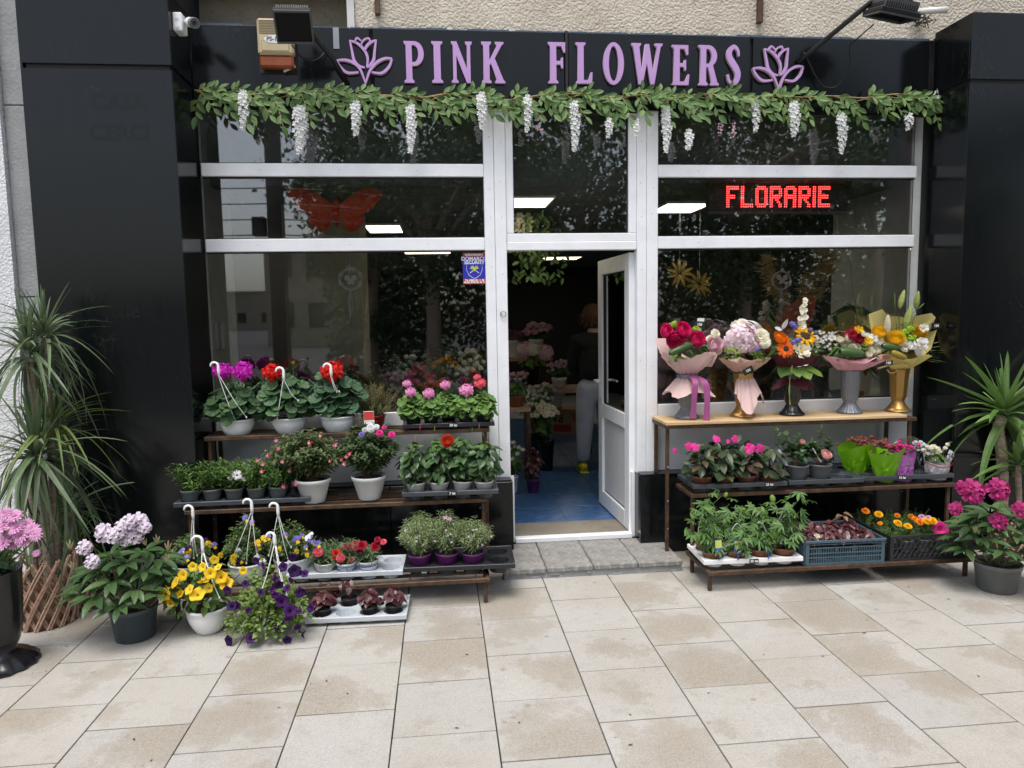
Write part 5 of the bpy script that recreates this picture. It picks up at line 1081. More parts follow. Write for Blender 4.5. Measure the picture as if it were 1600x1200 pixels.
for i in range(4):
    for j in (0, 1):
        if j and i in (0, 3): continue
        c = cell(tC, i, j); c[2] += .02; t = thing('hibiscus_pot', hb[i] if j == 0 else 'glossy hibiscus standing behind the %s front plant of the slate tray' % ('second' if i == 1 else 'third'), 'potted plant', c, 0, 'hibiscus plants in the slate tray')
        pot_body(t, .058, .043, .07, offwhite if j == 0 else terra); P = [[(0, 0, .06), (random.gauss(0, .01), random.gauss(0, .01), .14), (random.gauss(0, .04), random.gauss(0, .03), .24)] for _ in range(4)]; stems(t, P, twig, .003)
        leaf_dome(t, T_ov, L_dark if random.random() < .7 else L_mid, 84 if j == 0 else 50, (0, 0, .175 if j == 0 else .19), .105, .09, .13, .07, -.9, dr=.4, up=.45, inner=.45)
        leaf_dome(t, T_ov, L_mid, 10, (0, -.02, .27), .06, .05, .04, .042, .0, dr=.2)
        if j == 0 and i == 1: flowers(t, c, T_rose, [pet('orange_red_petal', (.65, .05, .02), (.8, .14, .06))], [(697, 688)], -.1, (0, -1, .4), .07, 'flower', (0, 0, .2))
        if j == 0: flowers(t, c, T_bud, [L_lime if i != 0 else P_coral], [(c0, y0) for c0, y0 in (((651, 690), (660, 672)), ((676, 674),), ((712, 690), (730, 676)), ((750, 668), (757, 680), (766, 672)))[i]], -.07, (.1, -.2, 1), .035, 'bud', None, .15)

# ---- left rack, bottom row
random.seed(10)
tD = tray('pale grey tray of carnations on the bottom tier', None, 5, 2, .122, .05, greyw, (-.555, -.64, ZL[2]), rz=-.035)
dl = [(1, 0, 'pink carnation plant in an olive grey pot in the pale grey tray', offwhite, [(495, 862, 1.2, P_coral), (524, 864, 1.4, P_red), (531, 870, 1.1, P_coral)], (506, 900)), (2, 0, 'rust budded carnation plant in a blue striped white pot', white, [(548, 852, 1, P_rust), (541, 851, .9, P_rust), (556, 853, .9, P_rust), (549, 872, .8, P_rust)], None),
      (3, 0, 'crimson carnation plant in the printed white pot', white, [(567, 851, 1.3, P_crim), (588, 854, 1.3, P_crim), (592, 843, .8, P_crim), (601, 847, .8, P_coral), (563, 858, .9, P_crim)], None), (1, 1, 'flowerless grassy carnation at the back of the pale grey tray', offwhite, [], None), (2, 1, 'small rust tipped carnation at the back of the pale grey tray', offwhite, [(556, 848, .8, P_rust)], None)]
for i, j, lb, pm, fs, _ in dl:
    c = cell(tD, i, j); c[2] += .008; t = thing('carnation_pot', lb, 'potted plant', c, 0, 'carnations in the pale grey tray'); o = pot_body(t, .056, .042, .078, pm, n=18)
    if pm is white and i == 2:
        m = MB()
        for z in (.058, .063, .048, .034): m.lathe([(.044+.0115*z/.078+.0032, z-.0012), (.044+.0115*z/.078+.0036, z+.0012)], 18)
        m.build('blue_stripe', [labelb], t)
    if i == 3:
        m = MB(); m.lathe([(.0535, .05), (.0552, .062)], 18); m.build('blue_stripe', [plain('faded_blue_print', (.12, .16, .4), .5)], t)
    sprigs(t, leafT(3, .13, 'lance', .25, .2), leafy('carnation_leaf_%d' % i, (.07, .13, .05), (.17, .25, .12), .5), [(random.gauss(0, .045), random.gauss(0, .04), random.uniform(.10, .165)) for _ in range(30)], (0, 0, .07), 10, .06, curl=.1, lo=.05)
    for x, y, k, mt in fs: flowers(t, c, T_mar, [mt], [(x, y, k)], -.04, (0, -.7, .75), .045, 'flower', (0, 0, .08), .2)
random.seed(11)
tE = tray('black tray of silvery plants in purple pots on the bottom tier beside the doorstep', None, 4, 2, .148, .062, trayblack, (.075, -.63, ZL[2]), rz=-.03)
for i, j, lb in ((0, 0, 'silvery leaved plant in a purple pot at the left of the black tray'), (1, 0, 'silvery leaved plant in the middle purple pot, taller with one mauve flower'), (2, 0, 'silvery leaved plant in the right purple pot beside the empty cells'), (0, 1, 'silvery leaved plant behind the left purple pot')):
    c = cell(tE, i, j); c[2] += .02; t = thing('silvery_plant', lb, 'potted plant', c, 0, 'silvery plants in purple pots'); pot_body(t, .064, .05, .085, purplepot)
    tips = []
    for k in range(50): a = k*2.4; r = math.sqrt((k+.5)/50); tips.append((.125*r*math.cos(a), .10*r*math.sin(a), .09+(.20 if i != 1 else .25)*(1-.5*r*r)*random.uniform(.8, 1.1)))
    sprigs(t, T_nar, L_silv, tips, (0, 0, .08), 34, .032, curl=.3, lo=.1)
    flowers(t, c, T_star, [pet('mauve_white_petal_%d%d' % (i, j), (.6, .5, .66), (.75, .68, .78)), yelc], [(c0+random.gauss(0, 14), y0+random.gauss(0, 12)) for c0, y0 in [((645, 845), (692, 830), (740, 840), (650, 840))[i if j == 0 else 3]]*6], -.08, (0, -.6, .8), .019, 'flower', None, .4)
    if i == 1: flowers(t, c, T_star, [P_mum, yelc], [(693, 809), (699, 811)], -.03, (0, -.5, .8), .04, 'flower', (0, 0, .1), .1)
    if i == 0: m = MB(); p = loc_of(c, 663, 893, -.075); m.box(p[0]-.014, p[0]+.014, p[1]-.001, p[1], p[2]-.01, p[2]+.018); m.build('plant_label', [labelw], t)
random.seed(12)
def pansy(label, px, py, hook, ends, fl, Y, flip=1, spread=(.16, .12), seed=0, hv=.17):
    loc = at(px, py, Y); loc[2] = ZL[2]; t = thing('pansy_basket', label, 'potted plant', loc, 0, 'pansies in white hanging pots'); O = loc; pot_body(t, .10, .07, .11, white, style='bowl')
    tips = []
    for k in range(60): a = k*2.4; r = math.sqrt((k+.5)/60); tips.append((spread[0]*r*math.cos(a), spread[1]*r*math.sin(a)-.02, .11+hv*(1-.7*r*r)*random.uniform(.7, 1.15)))
    sprigs(t, T_ell, leafy('pansy_leaf_%d' % seed, (.05, .10, .025), (.15, .22, .07), .5), tips, (0, 0, .1), 20, .032, curl=.4, lo=.15)
    for x, y, k, mt in fl: flowers(t, O, T_pansy, [mt, P_yel if mt is not P_white else P_vio, P_spot], [(x, y, k)], -.13, (0, -1, .3), .033, 'flower', None, .3)
    hanger(t, loc_of(O, *hook, -.13), [loc_of(O, *e, -.10) for e in ends], flip=flip)
pansy('pansy basket behind the yellow petunia with its hook seen edge on', 300, 900, (301, 796), [(297, 870), (308, 868), (303, 872)], [(285, 861, 1, P_vio), (294, 866, 1, P_yel), (282, 866, .9, P_vio), (292, 873, 1.1, P_vio), (326, 851, 1.1, P_yel), (335, 853, 1.1, P_vio), (322, 845, .9, P_pur), (345, 868, .9, P_yel), (296, 857, .9, P_pur), (312, 862, .9, P_vio)], -.64, seed=1, spread=(.13, .1))
pansy('tall yellow and violet pansy basket under the middle white hook', 388, 900, (393, 786), [(365, 868), (402, 866), (385, 880)], [(403, 849, 1.1, P_yel), (404, 855, 1.2, P_vio), (373, 861, .9, P_white), (376, 876, 1.1, P_pur), (384, 811, 1.2, P_vio), (394, 817, 1, P_vio), (402, 872, 1., P_white), (413, 842, 1.1, P_yel), (419, 840, 1.1, P_vio), (410, 878, 1.1, P_white), (408, 884, 1, P_vio), (365, 880, .9, P_yel)], -.66, seed=2, spread=(.13, .1), hv=.24)
pansy('pale violet pansy basket beside the carnation tray', 458, 900, (434, 792), [(420, 868), (450, 872), (455, 855)], [(464, 844, 1.3, P_vio), (482, 842, 1.2, P_white), (497, 851, 1.2, P_vio), (486, 836, 1., P_white), (472, 838, 1., P_vio), (446, 837, 1., P_vio), (490, 848, .9, P_vio), (464, 862, .8, P_yel), (478, 856, .9, P_vio), (437, 858, .8, P_yel), (452, 880, .9, P_white), (480, 868, .8, P_yel)], -.62, seed=3, spread=(.15, .11), hv=.2)

# ---- on the paving at the left
random.seed(13)
t, O = pot_thing('yellow_petunia', 'bright yellow petunia in a white bowl shaped hanging pot on the paving', None, 327, 985, 0); h = .135
pot_body(t, .105, .062, h, white, style='bowl')
leaf_dome(t, T_ov, L_mid, 92, (-.03, -.0, h+.055), .16, .13, .155, .055, -.5, dr=.6, inner=.6); leaf_dome(t, T_ov, L_lime, 30, (-.01, 0, h+.12), .15, .11, .12, .035, .0, dr=.2)
flowers(t, O, T_petu, [P_yel, yelc], [(257, 929, 1.2), (273, 910, 1.1), (285, 899, 1.1), (277, 924, .9), (280, 928, .9), (295, 921), (308, 928, 1.5), (315, 909, .8), (329, 896, 1.1), (326, 919, .9), (345, 902, 1.2), (353, 911, 1.3), (316, 886, .9), (335, 875, .9), (267, 942, .8), (301, 886, .9), (365, 871, .8), (380, 892, .8), (262, 920, .8), (340, 886, .8), (322, 905, .7)], -.13, (0, -1, .3), .029, 'flower', (-.02, 0, h+.02), .6)
hanger(t, loc_of(O, 316, 845, -.05), [loc_of(O, 313, 893, -.1), loc_of(O, 330, 890, -.1), loc_of(O, 343, 934, -.11)], s=1.15)
random.seed(14)
t, O = pot_thing('purple_petunia', 'dark purple petunia trailing over its pot onto the paving', None, 424, 985, 0); h = .12
pot_body(t, .10, .065, h, greyw, style='bowl'); L_pl = leafy('petunia_lime_leaf', (.13, .21, .04), (.26, .36, .10), .5, .3)
tips = []
for k in range(74):
    a = k*2.4; r = math.sqrt((k+.5)/74); zz = .34*(1-.95*r**1.6)*random.uniform(.75, 1.1)+.03; tips.append((.235*r*math.cos(a)+.0, .2*r*math.sin(a)-.03, zz))
for k in range(26): a = PI+random.random()*PI; tips.append((.22*math.cos(a)*random.uniform(.4, 1.05), .17*math.sin(a)-.02, random.uniform(.02, .1)))
sprigs(t, T_ov, L_pl, tips, (0, 0, h*.95), 14, .036, stem=stemg, curl=.7, lo=.25)
flowers(t, O, T_petu, [P_pur, P_spot], [(362, 947, 1.1), (355, 922), (441, 939, 1.5), (454, 954, 1.5), (414, 970, 1.3), (392, 997, 1.2), (357, 1001, 1.2), (471, 991, 1.1), (449, 1000, 1), (460, 892, 1.4), (457, 871), (436, 914, 1), (442, 886, 1.1), (411, 884, .9), (469, 926, 1.1), (485, 950, 1), (465, 980, .9), (395, 979, .8), (370, 946, 1), (476, 896, .9), (430, 930, .9)]+[(random.gauss(428, 28), random.gauss(935, 28), random.uniform(.5, .9)) for _ in range(22)], -.18, (0, -1, .25), .024, 'flower', None, .5)
hanger(t, loc_of(O, 429, 838, -.05), [loc_of(O, 408, 925, -.14), loc_of(O, 440, 908, -.14), loc_of(O, 448, 930, -.13)], s=.9)
random.seed(15)
tF = tray('pale grey tray of dark begonias standing on the paving under the rack', None, 4, 2, .125, .042, greyw, (-.475, -.865, 0), rz=-.03)
for i, j, lb in ((0, 0, 'dark begonia with an orange bud at the left of the paving tray'), (1, 1, 'leggy dark begonia at the back of the paving tray'), (2, 0, 'bushy dark begonia at the front of the paving tray'), (3, 0, 'dark begonia at the right end of the paving tray'), (0, 1, 'dark begonia at the far left corner of the paving tray')):
    c = cell(tF, i, j); t = thing('begonia_pot', lb, 'potted plant', c, 0, 'dark begonias in the paving tray'); pot_body(t, .043, .032, .062, trayblack, n=16)
    leaf_dome(t, T_ov, L_bur, 20 if i != 1 else 12, (0, 0, .10 if i != 1 else .12), .06, .055, .055, .058, -.4, dr=.4); stems(t, [[(0, 0, .05), (.01*k, .005, .09), (.03*(k-1), .01*k, .125)] for k in range(3)], plain('red_stem_%d%d' % (i, j), (.2, .05, .04), .5), .003)
    if i == 0 and j == 0: flowers(t, c, T_ball, [P_or], [(499, 967, 1)], -.05, (0, -1, 0), .022, 'flower')
def rhodo(label, px, py, pot, fl, mats, n, dome, seed, buds=(), ts=.085):
    random.seed(seed); t, O = pot_thing('rhododendron', label, 'rhododendrons in dark pots on the paving', px, py, 0); rt, rb, h = pot; pot_body(t, rt, rb, h, slate if seed == 16 else potgrey)
    cx, rx, ry, rz, cz = dome; P = []; Ms = []; tips = []
    for k in range(26):
        a = k*2.4; z = (k+.5)/26; r = math.sqrt(1-z*z*.9); tp = np.array([cx+rx*r*math.cos(a)*.82, ry*r*math.sin(a)*.8, cz-.06+rz*z*.9]); tips.append(tp); b = np.array([random.gauss(0, .015), random.gauss(0, .015), h*.8]); P.append([b, (b+tp)/2+np.array([(tp-b)[0]*.15, 0, -.01]), tp])
    stems(t, P, plain('woody_stem_%d' % seed, (.13, .12, .06), .7), .004, 5, 'branch')
    for tp in tips:
        out = nrm(np.array([tp[0]-cx, tp[1], .08])); m_ = max(5, n//26)
        for i in range(m_):
            a = 2*PI*i/m_+random.random()*.5; d = np.array([math.cos(a), math.sin(a), random.uniform(-.45, .25)])+out*.55; Ms.append(frm(tp+nrm(d)*.012, d, nrm(np.array([0, -.25, 1])+out*.3), random.uniform(.095, .145)))
    pieces('leaf', tmesh(leafT(5, .36, 'lance', .3, .25), 'leaf', [L_rho]), Ms[:290], t)
    flowers(t, O, T_rho, mats, fl, -.14, (0, -1, .45), ts*1.25, 'flower_truss', None, .18)
    if buds: flowers(t, O, merge([(T_bud, frm((0, 0, 0), (math.cos(a)*.35, math.sin(a)*.35, 1), (1, 0, 0), .8).dot(np.diag([1, 1, 1, 1])) @ np.array([[1, 0, 0, 0], [0, 0, 1, 0], [0, -1, 0, 0], [0, 0, 0, 1.]]), 0) for a in (0, 1.57, 3.14, 4.71)]+[(T_bud, None, 0)]), [leafy('bud_scale_%d' % seed, (.28, .32, .10), (.5, .42, .22), .5, .2, .4, (.6, .42, .5))], buds, -.12, (0, -.3, 1), .055, 'bud', None, .15)
rhodo('white flowered rhododendron with dark throats in a slate grey pot', 212, 995, (.112, .092, .17), [(163, 833, 1.25), (192, 826, 1.2), (218, 816, 1.25), (211, 836, 1.25), (133, 856, 1.0), (145, 878, .95), (178, 838, 1.), (203, 816, 1.), (228, 824, .8), (196, 846, .7)], [P_wp, P_spot], 200, (-.01, .27, .2, .25, .27), 16, [(110, 859), (156, 918, 1.1), (246, 849), (262, 860, 1.1), (261, 878, 1), (115, 890, .9), (228, 852, .9)], .058)
rhodo('crimson pink rhododendron in a dark grey pot at the far right', 1557, 920, (.118, .098, .16), [(1520, 769, 1.6), (1560, 766, 1.5), (1494, 795, .9), (1561, 815, 1.15), (1595, 797, 1.1), (1505, 762, .9)], [P_rhm, P_hot], 200, (.0, .27, .2, .27, .27), 17, [(1522, 833, .9), (1498, 793, .8), (1560, 830, .9)], .066)
def woven(name, label, px, py, r, h, rz=0., crowns=(), trunks=(), sc=1., seed=18, matl=None, SWs=SW):
    random.seed(seed); loc = gr(px, py, 0); loc[1] += r*.8; loc[0] = at(px, py, loc[1])[0]; t = thing(name, label, 'potted plant', loc, 0, None); O = np.array(loc)
    m = MB(); m.lathe([(.001, .004), (r*.84, .004), (r*.9, h*.62), (r*.93, h*.7), (r*.9, h*.7)], 20); m.build('pot', [plain('brown_inner_pot_%d' % seed, (.33, .19, .13), .6)], t, smooth=True)
    nl = 15
    for s in (-1, 1):
        for k in range(nl):
            a0 = 2*PI*k/nl; top = h*random.uniform(.92, 1.04); m = MB()
            for off in (-.008, .008):
                P = []
                for i in range(9):
                    q = i/8; a = a0+s*q*1.25+off/r*3; rr = r*(.90+.12*q)+.006*s; P.append((rr*math.cos(a), rr*math.sin(a), .004+top*q))
                m.tube(P, .0065, 5)
            m.build('wicker_strand', [wicker], t)
    s = MB(); s.lathe([(.001, h*.66), (r*.88, h*.66)], 14); s.build('soil', [soil], t)
    for (pts, rr) in trunks:
        P = [np.array([random.gauss(0, r*.2), random.gauss(0, r*.2), h*.6])]+[loc_of(O, x, y, dy) for x, y, dy in pts]; P[0] = np.array([P[1][0]*.7, P[1][1], h*.6]); m = MB(); c_ = crom(P, 10); m.tube(c_, [rr*(1+.07*(i % 2)) for i in range(len(c_))], 9); m.build('trunk', [bark], t)
    for (x, y, dy, n, L0, w0, lo, hi, ml) in crowns:
        c = loc_of(O, x, y, dy); mes = [tmesh(S_, 'leaf', [ml]) for S_ in SWs]
        for i in range(n):
            q = (i+.5)/n; el = lo+(hi-lo)*q+random.gauss(0, .2); a = i*2.39996+random.gauss(0, .3); d = np.array([math.cos(a)*math.cos(el), math.sin(a)*math.cos(el), math.sin(el)]); k = 0 if el > 1. else (1 if el > .55 else (2 if el > .15 else 3))
            L = L0*random.uniform(.5, 1.12)*(1 if el < 1 else .8); nn = nrm(np.array([-math.cos(a)*math.sin(el), -math.sin(a)*math.sin(el), math.cos(el)])+np.cross(d, [0, 0, 1])*random.gauss(0, .28)); link('leaf', mes[k], t, M=frm(c+np.array([0, 0, (q-.5)*.07*w0])+d*.012, d, nn, L, w0))
    return t
woven('dracaena_tree', 'tall dracaena with several grassy crowns in a woven brown planter', 76, 985, .148, .36, 0, [(46, 556, .0, 70, .37, 1.1, -.4, 1.4, L_drac), (70, 528, .05, 66, .35, 1.05, -.4, 1.4, L_drac), (58, 715, -.06, 112, .42, 1.1, -.45, 1.4, L_drac), (84, 668, .06, 60, .36, .9, .1, 1.4, L_dracy)], [([(74, 860, 0), (66, 740, 0), (60, 716, -.04)], .021), ([(52, 860, .03), (52, 640, .02), (47, 558, 0)], .020), ([(88, 860, .05), (76, 640, .05), (70, 530, .05)], .018)])
woven('small_dracaena', 'shorter dracaena with fine leaves in a brown planter behind the white rhododendron', 140, 955, .10, .20, 0, [(108, 800, .0, 58, .38, .85, -.2, 1.3, L_drac), (122, 846, .03, 40, .30, .8, -.1, 1.3, L_dracy)], [([(112, 880, 0), (108, 802, 0)], .016), ([(126, 880, .03), (122, 848, .03)], .014)], seed=19)
random.seed(20)
loc = gr(-4, 1040, 0); t = thing('tall_vase', 'tall glossy black vase with a fluted foot at the left edge', 'vase', loc); O = np.array(loc)
flt = lambda q, i: 1+(.032*math.cos(16*q) if i in (1, 2, 3, 4) else (.012*math.cos(18*q) if i > 7 else 0))
m = MB(); m.lathe([(.001, 0), (.168, .0), (.172, .012), (.15, .035), (.115, .055), (.085, .068), (.08, .08), (.098, .115), (.113, .18), (.122, .30), (.128, .452), (.131, .455), (.131, .46), (.122, .46), (.115, .40)], 56, fn=flt); m.build('vase_body', [black], t, smooth=True)
t = thing('chrysanthemum_bunch', 'mauve pink daisy chrysanthemums standing in the tall black vase', 'flowers', loc+np.array([0, 0, .40])); O2 = O+np.array([0, 0, .40])
SP2 = [(8, 803, .9), (22, 806), (5, 822), (25, 825), (41, 819, .9), (12, 838, 1.1), (33, 836, 1.1), (50, 828), (22, 847), (5, 849), (56, 836, .8), (57, 864, .5), (-8, 830), (-14, 845), (-10, 810), (-22, 835), (40, 829, .9), (15, 815, .8), (36, 846, .8)]
flowers(t, O2, T_mumdaisy, [P_mum, yelc], SP2, -.06, (.05, -.75, .75), .078, 'flower_head', (0, 0, .02), .22, sr=.0035)
leaf_dome(t, T_ov, L_dark, 46, (0, 0, .1), .115, .11, .09, .075, -.4)

# ---------------------------------------------------------------- right rack: vases and bouquets on the board
def vase(label, px, mat, style, h=.285, k=1.):
    loc = at(px, 648, -.20); loc[2] = ZRB; t = thing('flower_vase', label, 'vase', loc, 0, 'bouquet vases on the pine board'); m = MB()
    prof = [(.001, 0), (.078, 0), (.082, .006), (.078, .014), (.066, .024), (.05, .046), (.041, .062), (.038, .072), (.043, .082), (.05, .10), (.056, .17), (.061, .235), (.066, h-.008), (.069, h), (.064, h), (.055, h-.08)]
    prof = [(r*k, z) for r, z in prof]
    if style == 'flute': fn = lambda q, i: 1+(.035*math.cos(22*q) if i not in (1, 2, 7, 12, 13, 14, 15) else 0); n = 88
    elif style == 'facet': fn = lambda q, i: (math.cos(PI/8)/math.cos(((q) % (PI/4))-PI/8) if 7 < i < 15 else 1); n = 48
    else: fn = lambda q, i: 1+(.012*math.cos(10*q) if 1 < i < 7 else .008*math.cos(10*q) if i > 7 else 0); n = 60
    m.lathe(prof, n, fn=fn); m.build('vase_body', [mat], t, smooth=(style != 'facet')); 
    return np.array([loc[0], loc[1], ZRB+h])
def wrapcone(t, mat, z0, r0, z1, rx, ry, seed, amp=.12, lobes=4, ph=0., name='wrap', skirt=None, n=56, xo=0., zt=None, lean=0., a0=0., a1=2*PI, rows=7):
    "a gathered paper collar: folds at the waist, flaring to a pointed, wavy rim"
    rs = random.Random(seed); p1, p2, p3 = [rs.uniform(0, 6.28) for _ in range(3)]; V = []; F = []; closed = a1-a0 > 6.2
    for i in range(rows+1):
        u = i/rows
        for k in range(n):
            q = a0+(a1-a0)*k/(n if closed else n-1); crn = abs(math.cos(lobes/2*(q-ph)))**3
            zt_ = (z1-z0)*(1+amp*(crn*2-.7)); e = u**.8; rr = r0+((1+amp*1.6*(crn-.35))-r0/rx)*e*rx*(1+.04*math.sin(9*q+p1)*u+.05*math.sin(5*q+p2)*u*u)
            fold = rs.gauss(0, .0022)*u+.010*math.sin(13*q+p3)*(1-u)*min(1, rr/.03)+.006*math.sin(17*q+p1)*u
            V.append(((rr+fold)*math.cos(q)+xo*u, (rr+fold)*math.sin(q)*ry/rx+lean*u, z0+zt_*u**1.15+rs.gauss(0, .0016)))
        
    for i in range(rows):
        for k in range(n if closed else n-1): F.append((i*n+k, i*n+(k+1) % n, (i+1)*n+(k+1) % n, (i+1)*n+k))
    m = MB(); m.add(V, F); return m.build(name, [mat], t, smooth=True)
def card(t, p, txt, s=.022, tilt=.0, w=.034, h=.02):
    m = MB(); m.box(-w, w, -.0008, 0, -h, h, M=np.array([[math.cos(tilt), 0, -math.sin(tilt), p[0]], [0, 1, 0, p[1]], [math.sin(tilt), 0, math.cos(tilt), p[2]], [0, 0, 0, 1.]])); g = m.build('price_card', [tagb], t); text_obj('lettering', txt, s, chalk, g, wallM(np.array(p)+np.array([0, -.0016, 0]), 1, tilt), .0003, .0008)
def strip(name, mat, pts, w, t, wave=0.):
    c = crom([np.array(p, float) for p in pts], 5); V = []; F = []
    for i, p in enumerate(c): V += [p+np.array([-w/2, .004*math.sin(i*.9), 0]), p+np.array([w/2, -.004*math.sin(i*.9+.6), 0])]
    for i in range(len(c)-1): F.append((2*i, 2*i+1, 2*i+3, 2*i+2))
    m = MB(); m.add(V, F); return m.build(name, [mat], t, smooth=True)
def roll_leaf(t, a, b, r, mat=None):
    m = MB(); d = np.array(b)-np.array(a); m.lathe([(r*.5, 0), (r*.95, .15), (r, .5), (r*.8, .85), (r*.3, 1.)], 14, M=np.array(frm(a, np.cross(d, [0, 1, .3]), d, 1)) @ np.diag([1, 1, np.linalg.norm(d), 1])); return m.build('rolled_leaf', [mat or L_dark], t, smooth=True)
def greens(t, n, c, r, T, mat, size, seed, lo=-.1, name='leaf', limit=60): leaf_dome(t, T, mat, n, c, r[0], r[1], r[2], size, lo, limit, name, .75, .2, .2)
FD = (0, -1, .35)
def bq(label, V, name='bouquet'): return thing(name, label, 'bouquet', V, 0, 'bouquets in vases on the pine board')
# 1 hot pink roses
random.seed(31); V = vase('silver fluted vase under the pink rose bouquet', 1073, silver, 'flute'); t = bq('bouquet of hot pink roses in blush paper with long mauve ribbons', V); O = V
wrapcone(t, paper_p, -.005, .028, .12, .165, .14, 1, .2, 4, .3, lean=-.03); wrapcone(t, paper_p, -.005, .028, -.115, .15, .13, 2, .16, 4, .9, 'wrap_skirt', lean=-.02)
strip('wrap_flap', paper_p, [(-.10, -.06, .06), (-.155, -.03, .15), (-.175, .0, .235)], .075, t); strip('wrap_flap', paper_p, [(.11, -.06, .05), (.165, -.03, .13), (.175, .0, .20)], .06, t); greens(t, 36, (0, -.02, .13), (.13, .11, .08), T_ov, L_mid, .07, 1); leaf_dome(t, T_ov, L_lime, 9, (-.11, -.09, .10), .05, .04, .05, .055, -.4)
flowers(t, O, T_rose, [P_rose], [(1043, 517, 1.05), (1069, 515, 1.15), (1056, 532, 1.2), (1090, 529, 1.1)], -.13, FD, .088, 'rose'); flowers(t, O, T_ruff, [P_green], [(1055, 507), (1088, 515), (1047, 508, .6)], -.05, FD, .062, 'green_flower')
roll_leaf(t, loc_of(O, 1046, 553, -.17), loc_of(O, 1082, 537, -.15), .022)
m = MB(); m.ball((0, -.035, -.005), .02, 10, 6, 0, (1.7, .7, .7)); m.ball((-.03, -.035, .002), .016, 8, 5, 0, (1.5, .5, .8)); m.build('bow', [ribbon], t, smooth=True)
strip('ribbon', ribbon, [(0.0, -.05, 0), (0.0, -.15, -.03), (-.005, -.155, -.10), (0.0, -.115, -.27)], .038, t); strip('ribbon', ribbon, [(.02, -.05, 0), (.06, -.14, -.03), (.078, -.15, -.11), (.082, -.13, -.285)], .040, t)
p = loc_of(O, 1093, 507, -.03); strip('paper_heart', P_white, [p+np.array([-.02, .004, -.05]), p+np.array([0, .004, -.01]), p+np.array([.012, .004, .04])], .045, t); card(t, p, '120', tilt=-.1)
# 2 hydrangea
random.seed(32); V = vase('bright gold faceted vase under the pink hydrangea bouquet', 1160, gold, 'facet'); t = bq('bouquet of pale pink hydrangea with kraft pink paper and hanging paper ends', V); O = V
wrapcone(t, paper_k, .0, .028, .085, .145, .125, 5, .16, 4, .1, lean=-.035); wrapcone(t, paper_p, .0, .03, -.17, .115, .09, 6, .35, 3, -1.75, 'wrap_skirt', lean=-.05, a0=-2.9, a1=.1)
flowers(t, O, T_hyd, [P_hyd], [(1156, 528, 1)], -.09, FD, .285, 'hydrangea_head'); flowers(t, O, T_hyd, [P_hyd], [(1138, 535, .6), (1174, 540, .62)], -.10, FD, .2, 'hydrangea_head')
flowers(t, O, T_rose, [P_blush], [(1118, 537, 1.1), (1124, 545, .8), (1182, 535, .9)], -.13, FD, .085, 'rose'); flowers(t, O, T_mar, [P_cream], [(1188, 526, 1.2), (1194, 535, .9), (1118, 522, .8), (1110, 529, .7), (1160, 508, 1.), (1150, 510, .9)], -.10, FD, .085, 'carnation')
scatter('filler', T_bead, [frm(loc_of(O, random.gauss(1145, 7), random.gauss(548, 3), -.16), (0, 0, 1), (0, -1, 0), random.uniform(.006, .012)) for _ in range(60)], [P_green], t); flowers(t, O, T_ruff, [P_vio], [(1184, 546)], -.14, FD, .04, 'violet_flower')
greens(t, 30, (0, -.03, .1), (.15, .11, .07), T_lance, L_mid, .075, 2); strip('wrap_fold', P_white, [loc_of(O, 1160, 500, -.03), loc_of(O, 1178, 503, -.06), loc_of(O, 1190, 515, -.06)], .03, t)
for k in range(7): strip('grass_blade', L_lime, [loc_of(O, 1178+k*1.5, 548, -.13), loc_of(O, 1181+k*2, 556, -.15), loc_of(O, 1182+k*2.2, 566+k % 3, -.15)], .004, t)
card(t, loc_of(O, 1169, 579, -.13), '150', tilt=.45)
# 3 mixed orange
random.seed(33); V = vase('glossy black vase under the sunflower and gerbera bouquet', 1237, black, 'rib'); t = bq('mixed bouquet with an orange gerbera, sunflower and a tall cream stock spike', V); O = V
wrapcone(t, paper_b, -.02, .03, .10, .14, .12, 9, .1, 4, .4, lean=-.02); wrapcone(t, paper_b, -.02, .03, -.09, .12, .1, 10, .25, 4, .2, 'wrap_skirt')
big = leafT(7, .75, 'ovate', .35, -.12, .04)
for d, s in (((-.75, -.62, -.12), .17), ((.15, -.95, -.2), .17), ((.72, -.66, -.12), .17), ((-.2, -.9, -.15), .15)): link('collar_leaf', tmesh(big, 'collar_leaf', [L_lime if d[0] > -.5 else L_mid]), t, M=frm((d[0]*.03, -.04, .05), d, (0, -.25, 1), s))
greens(t, 60, (0, 0, .12), (.15, .12, .10), T_lance, L_mid, .075, 3); greens(t, 26, (.06, 0, .15), (.13, .1, .1), T_sm, L_silv, .04, 4)
flowers(t, O, T_gerb, [P_gerb, brownc], [(1228, 545, 1)], -.16, (-.1, -1, .12), .118, 'gerbera', jit=.02); flowers(t, O, T_cup, [P_cream, yelc], [(1250, 549, 1)], -.17, (.15, -1, .35), .115, 'white_flower', jit=.03); flowers(t, O, T_sun, [P_gold, brownc], [(1258, 525, 1)], -.12, (.2, -.75, .7), .15, 'sunflower', jit=.03)
flowers(t, O, T_rose, [P_or], [(1221, 526, 1)], -.14, (-.1, -.7, .8), .088, 'rose'); flowers(t, O, T_ruff, [P_vio], [(1238, 506), (1243, 511), (1246, 532), (1240, 535, .9), (1250, 530, .8)], -.14, FD, .045, 'violet_flower')
for a in ((-.9, -.3, .1), (-.3, -.6, .6), (.3, -.3, .95)): link('lily_petal', tmesh(leafT(4, .45, 'lance', -.2, .2), 'lily_petal', [P_white]), t, M=frm(loc_of(O, 1222, 515, -.10), a, (0, -1, .5), .075))
flowers(t, O, T_ball, [bluec], [(1266, 516, 1.1), (1261, 537), (1271, 536), (1275, 520)], -.13, FD, .033, 'thistle')
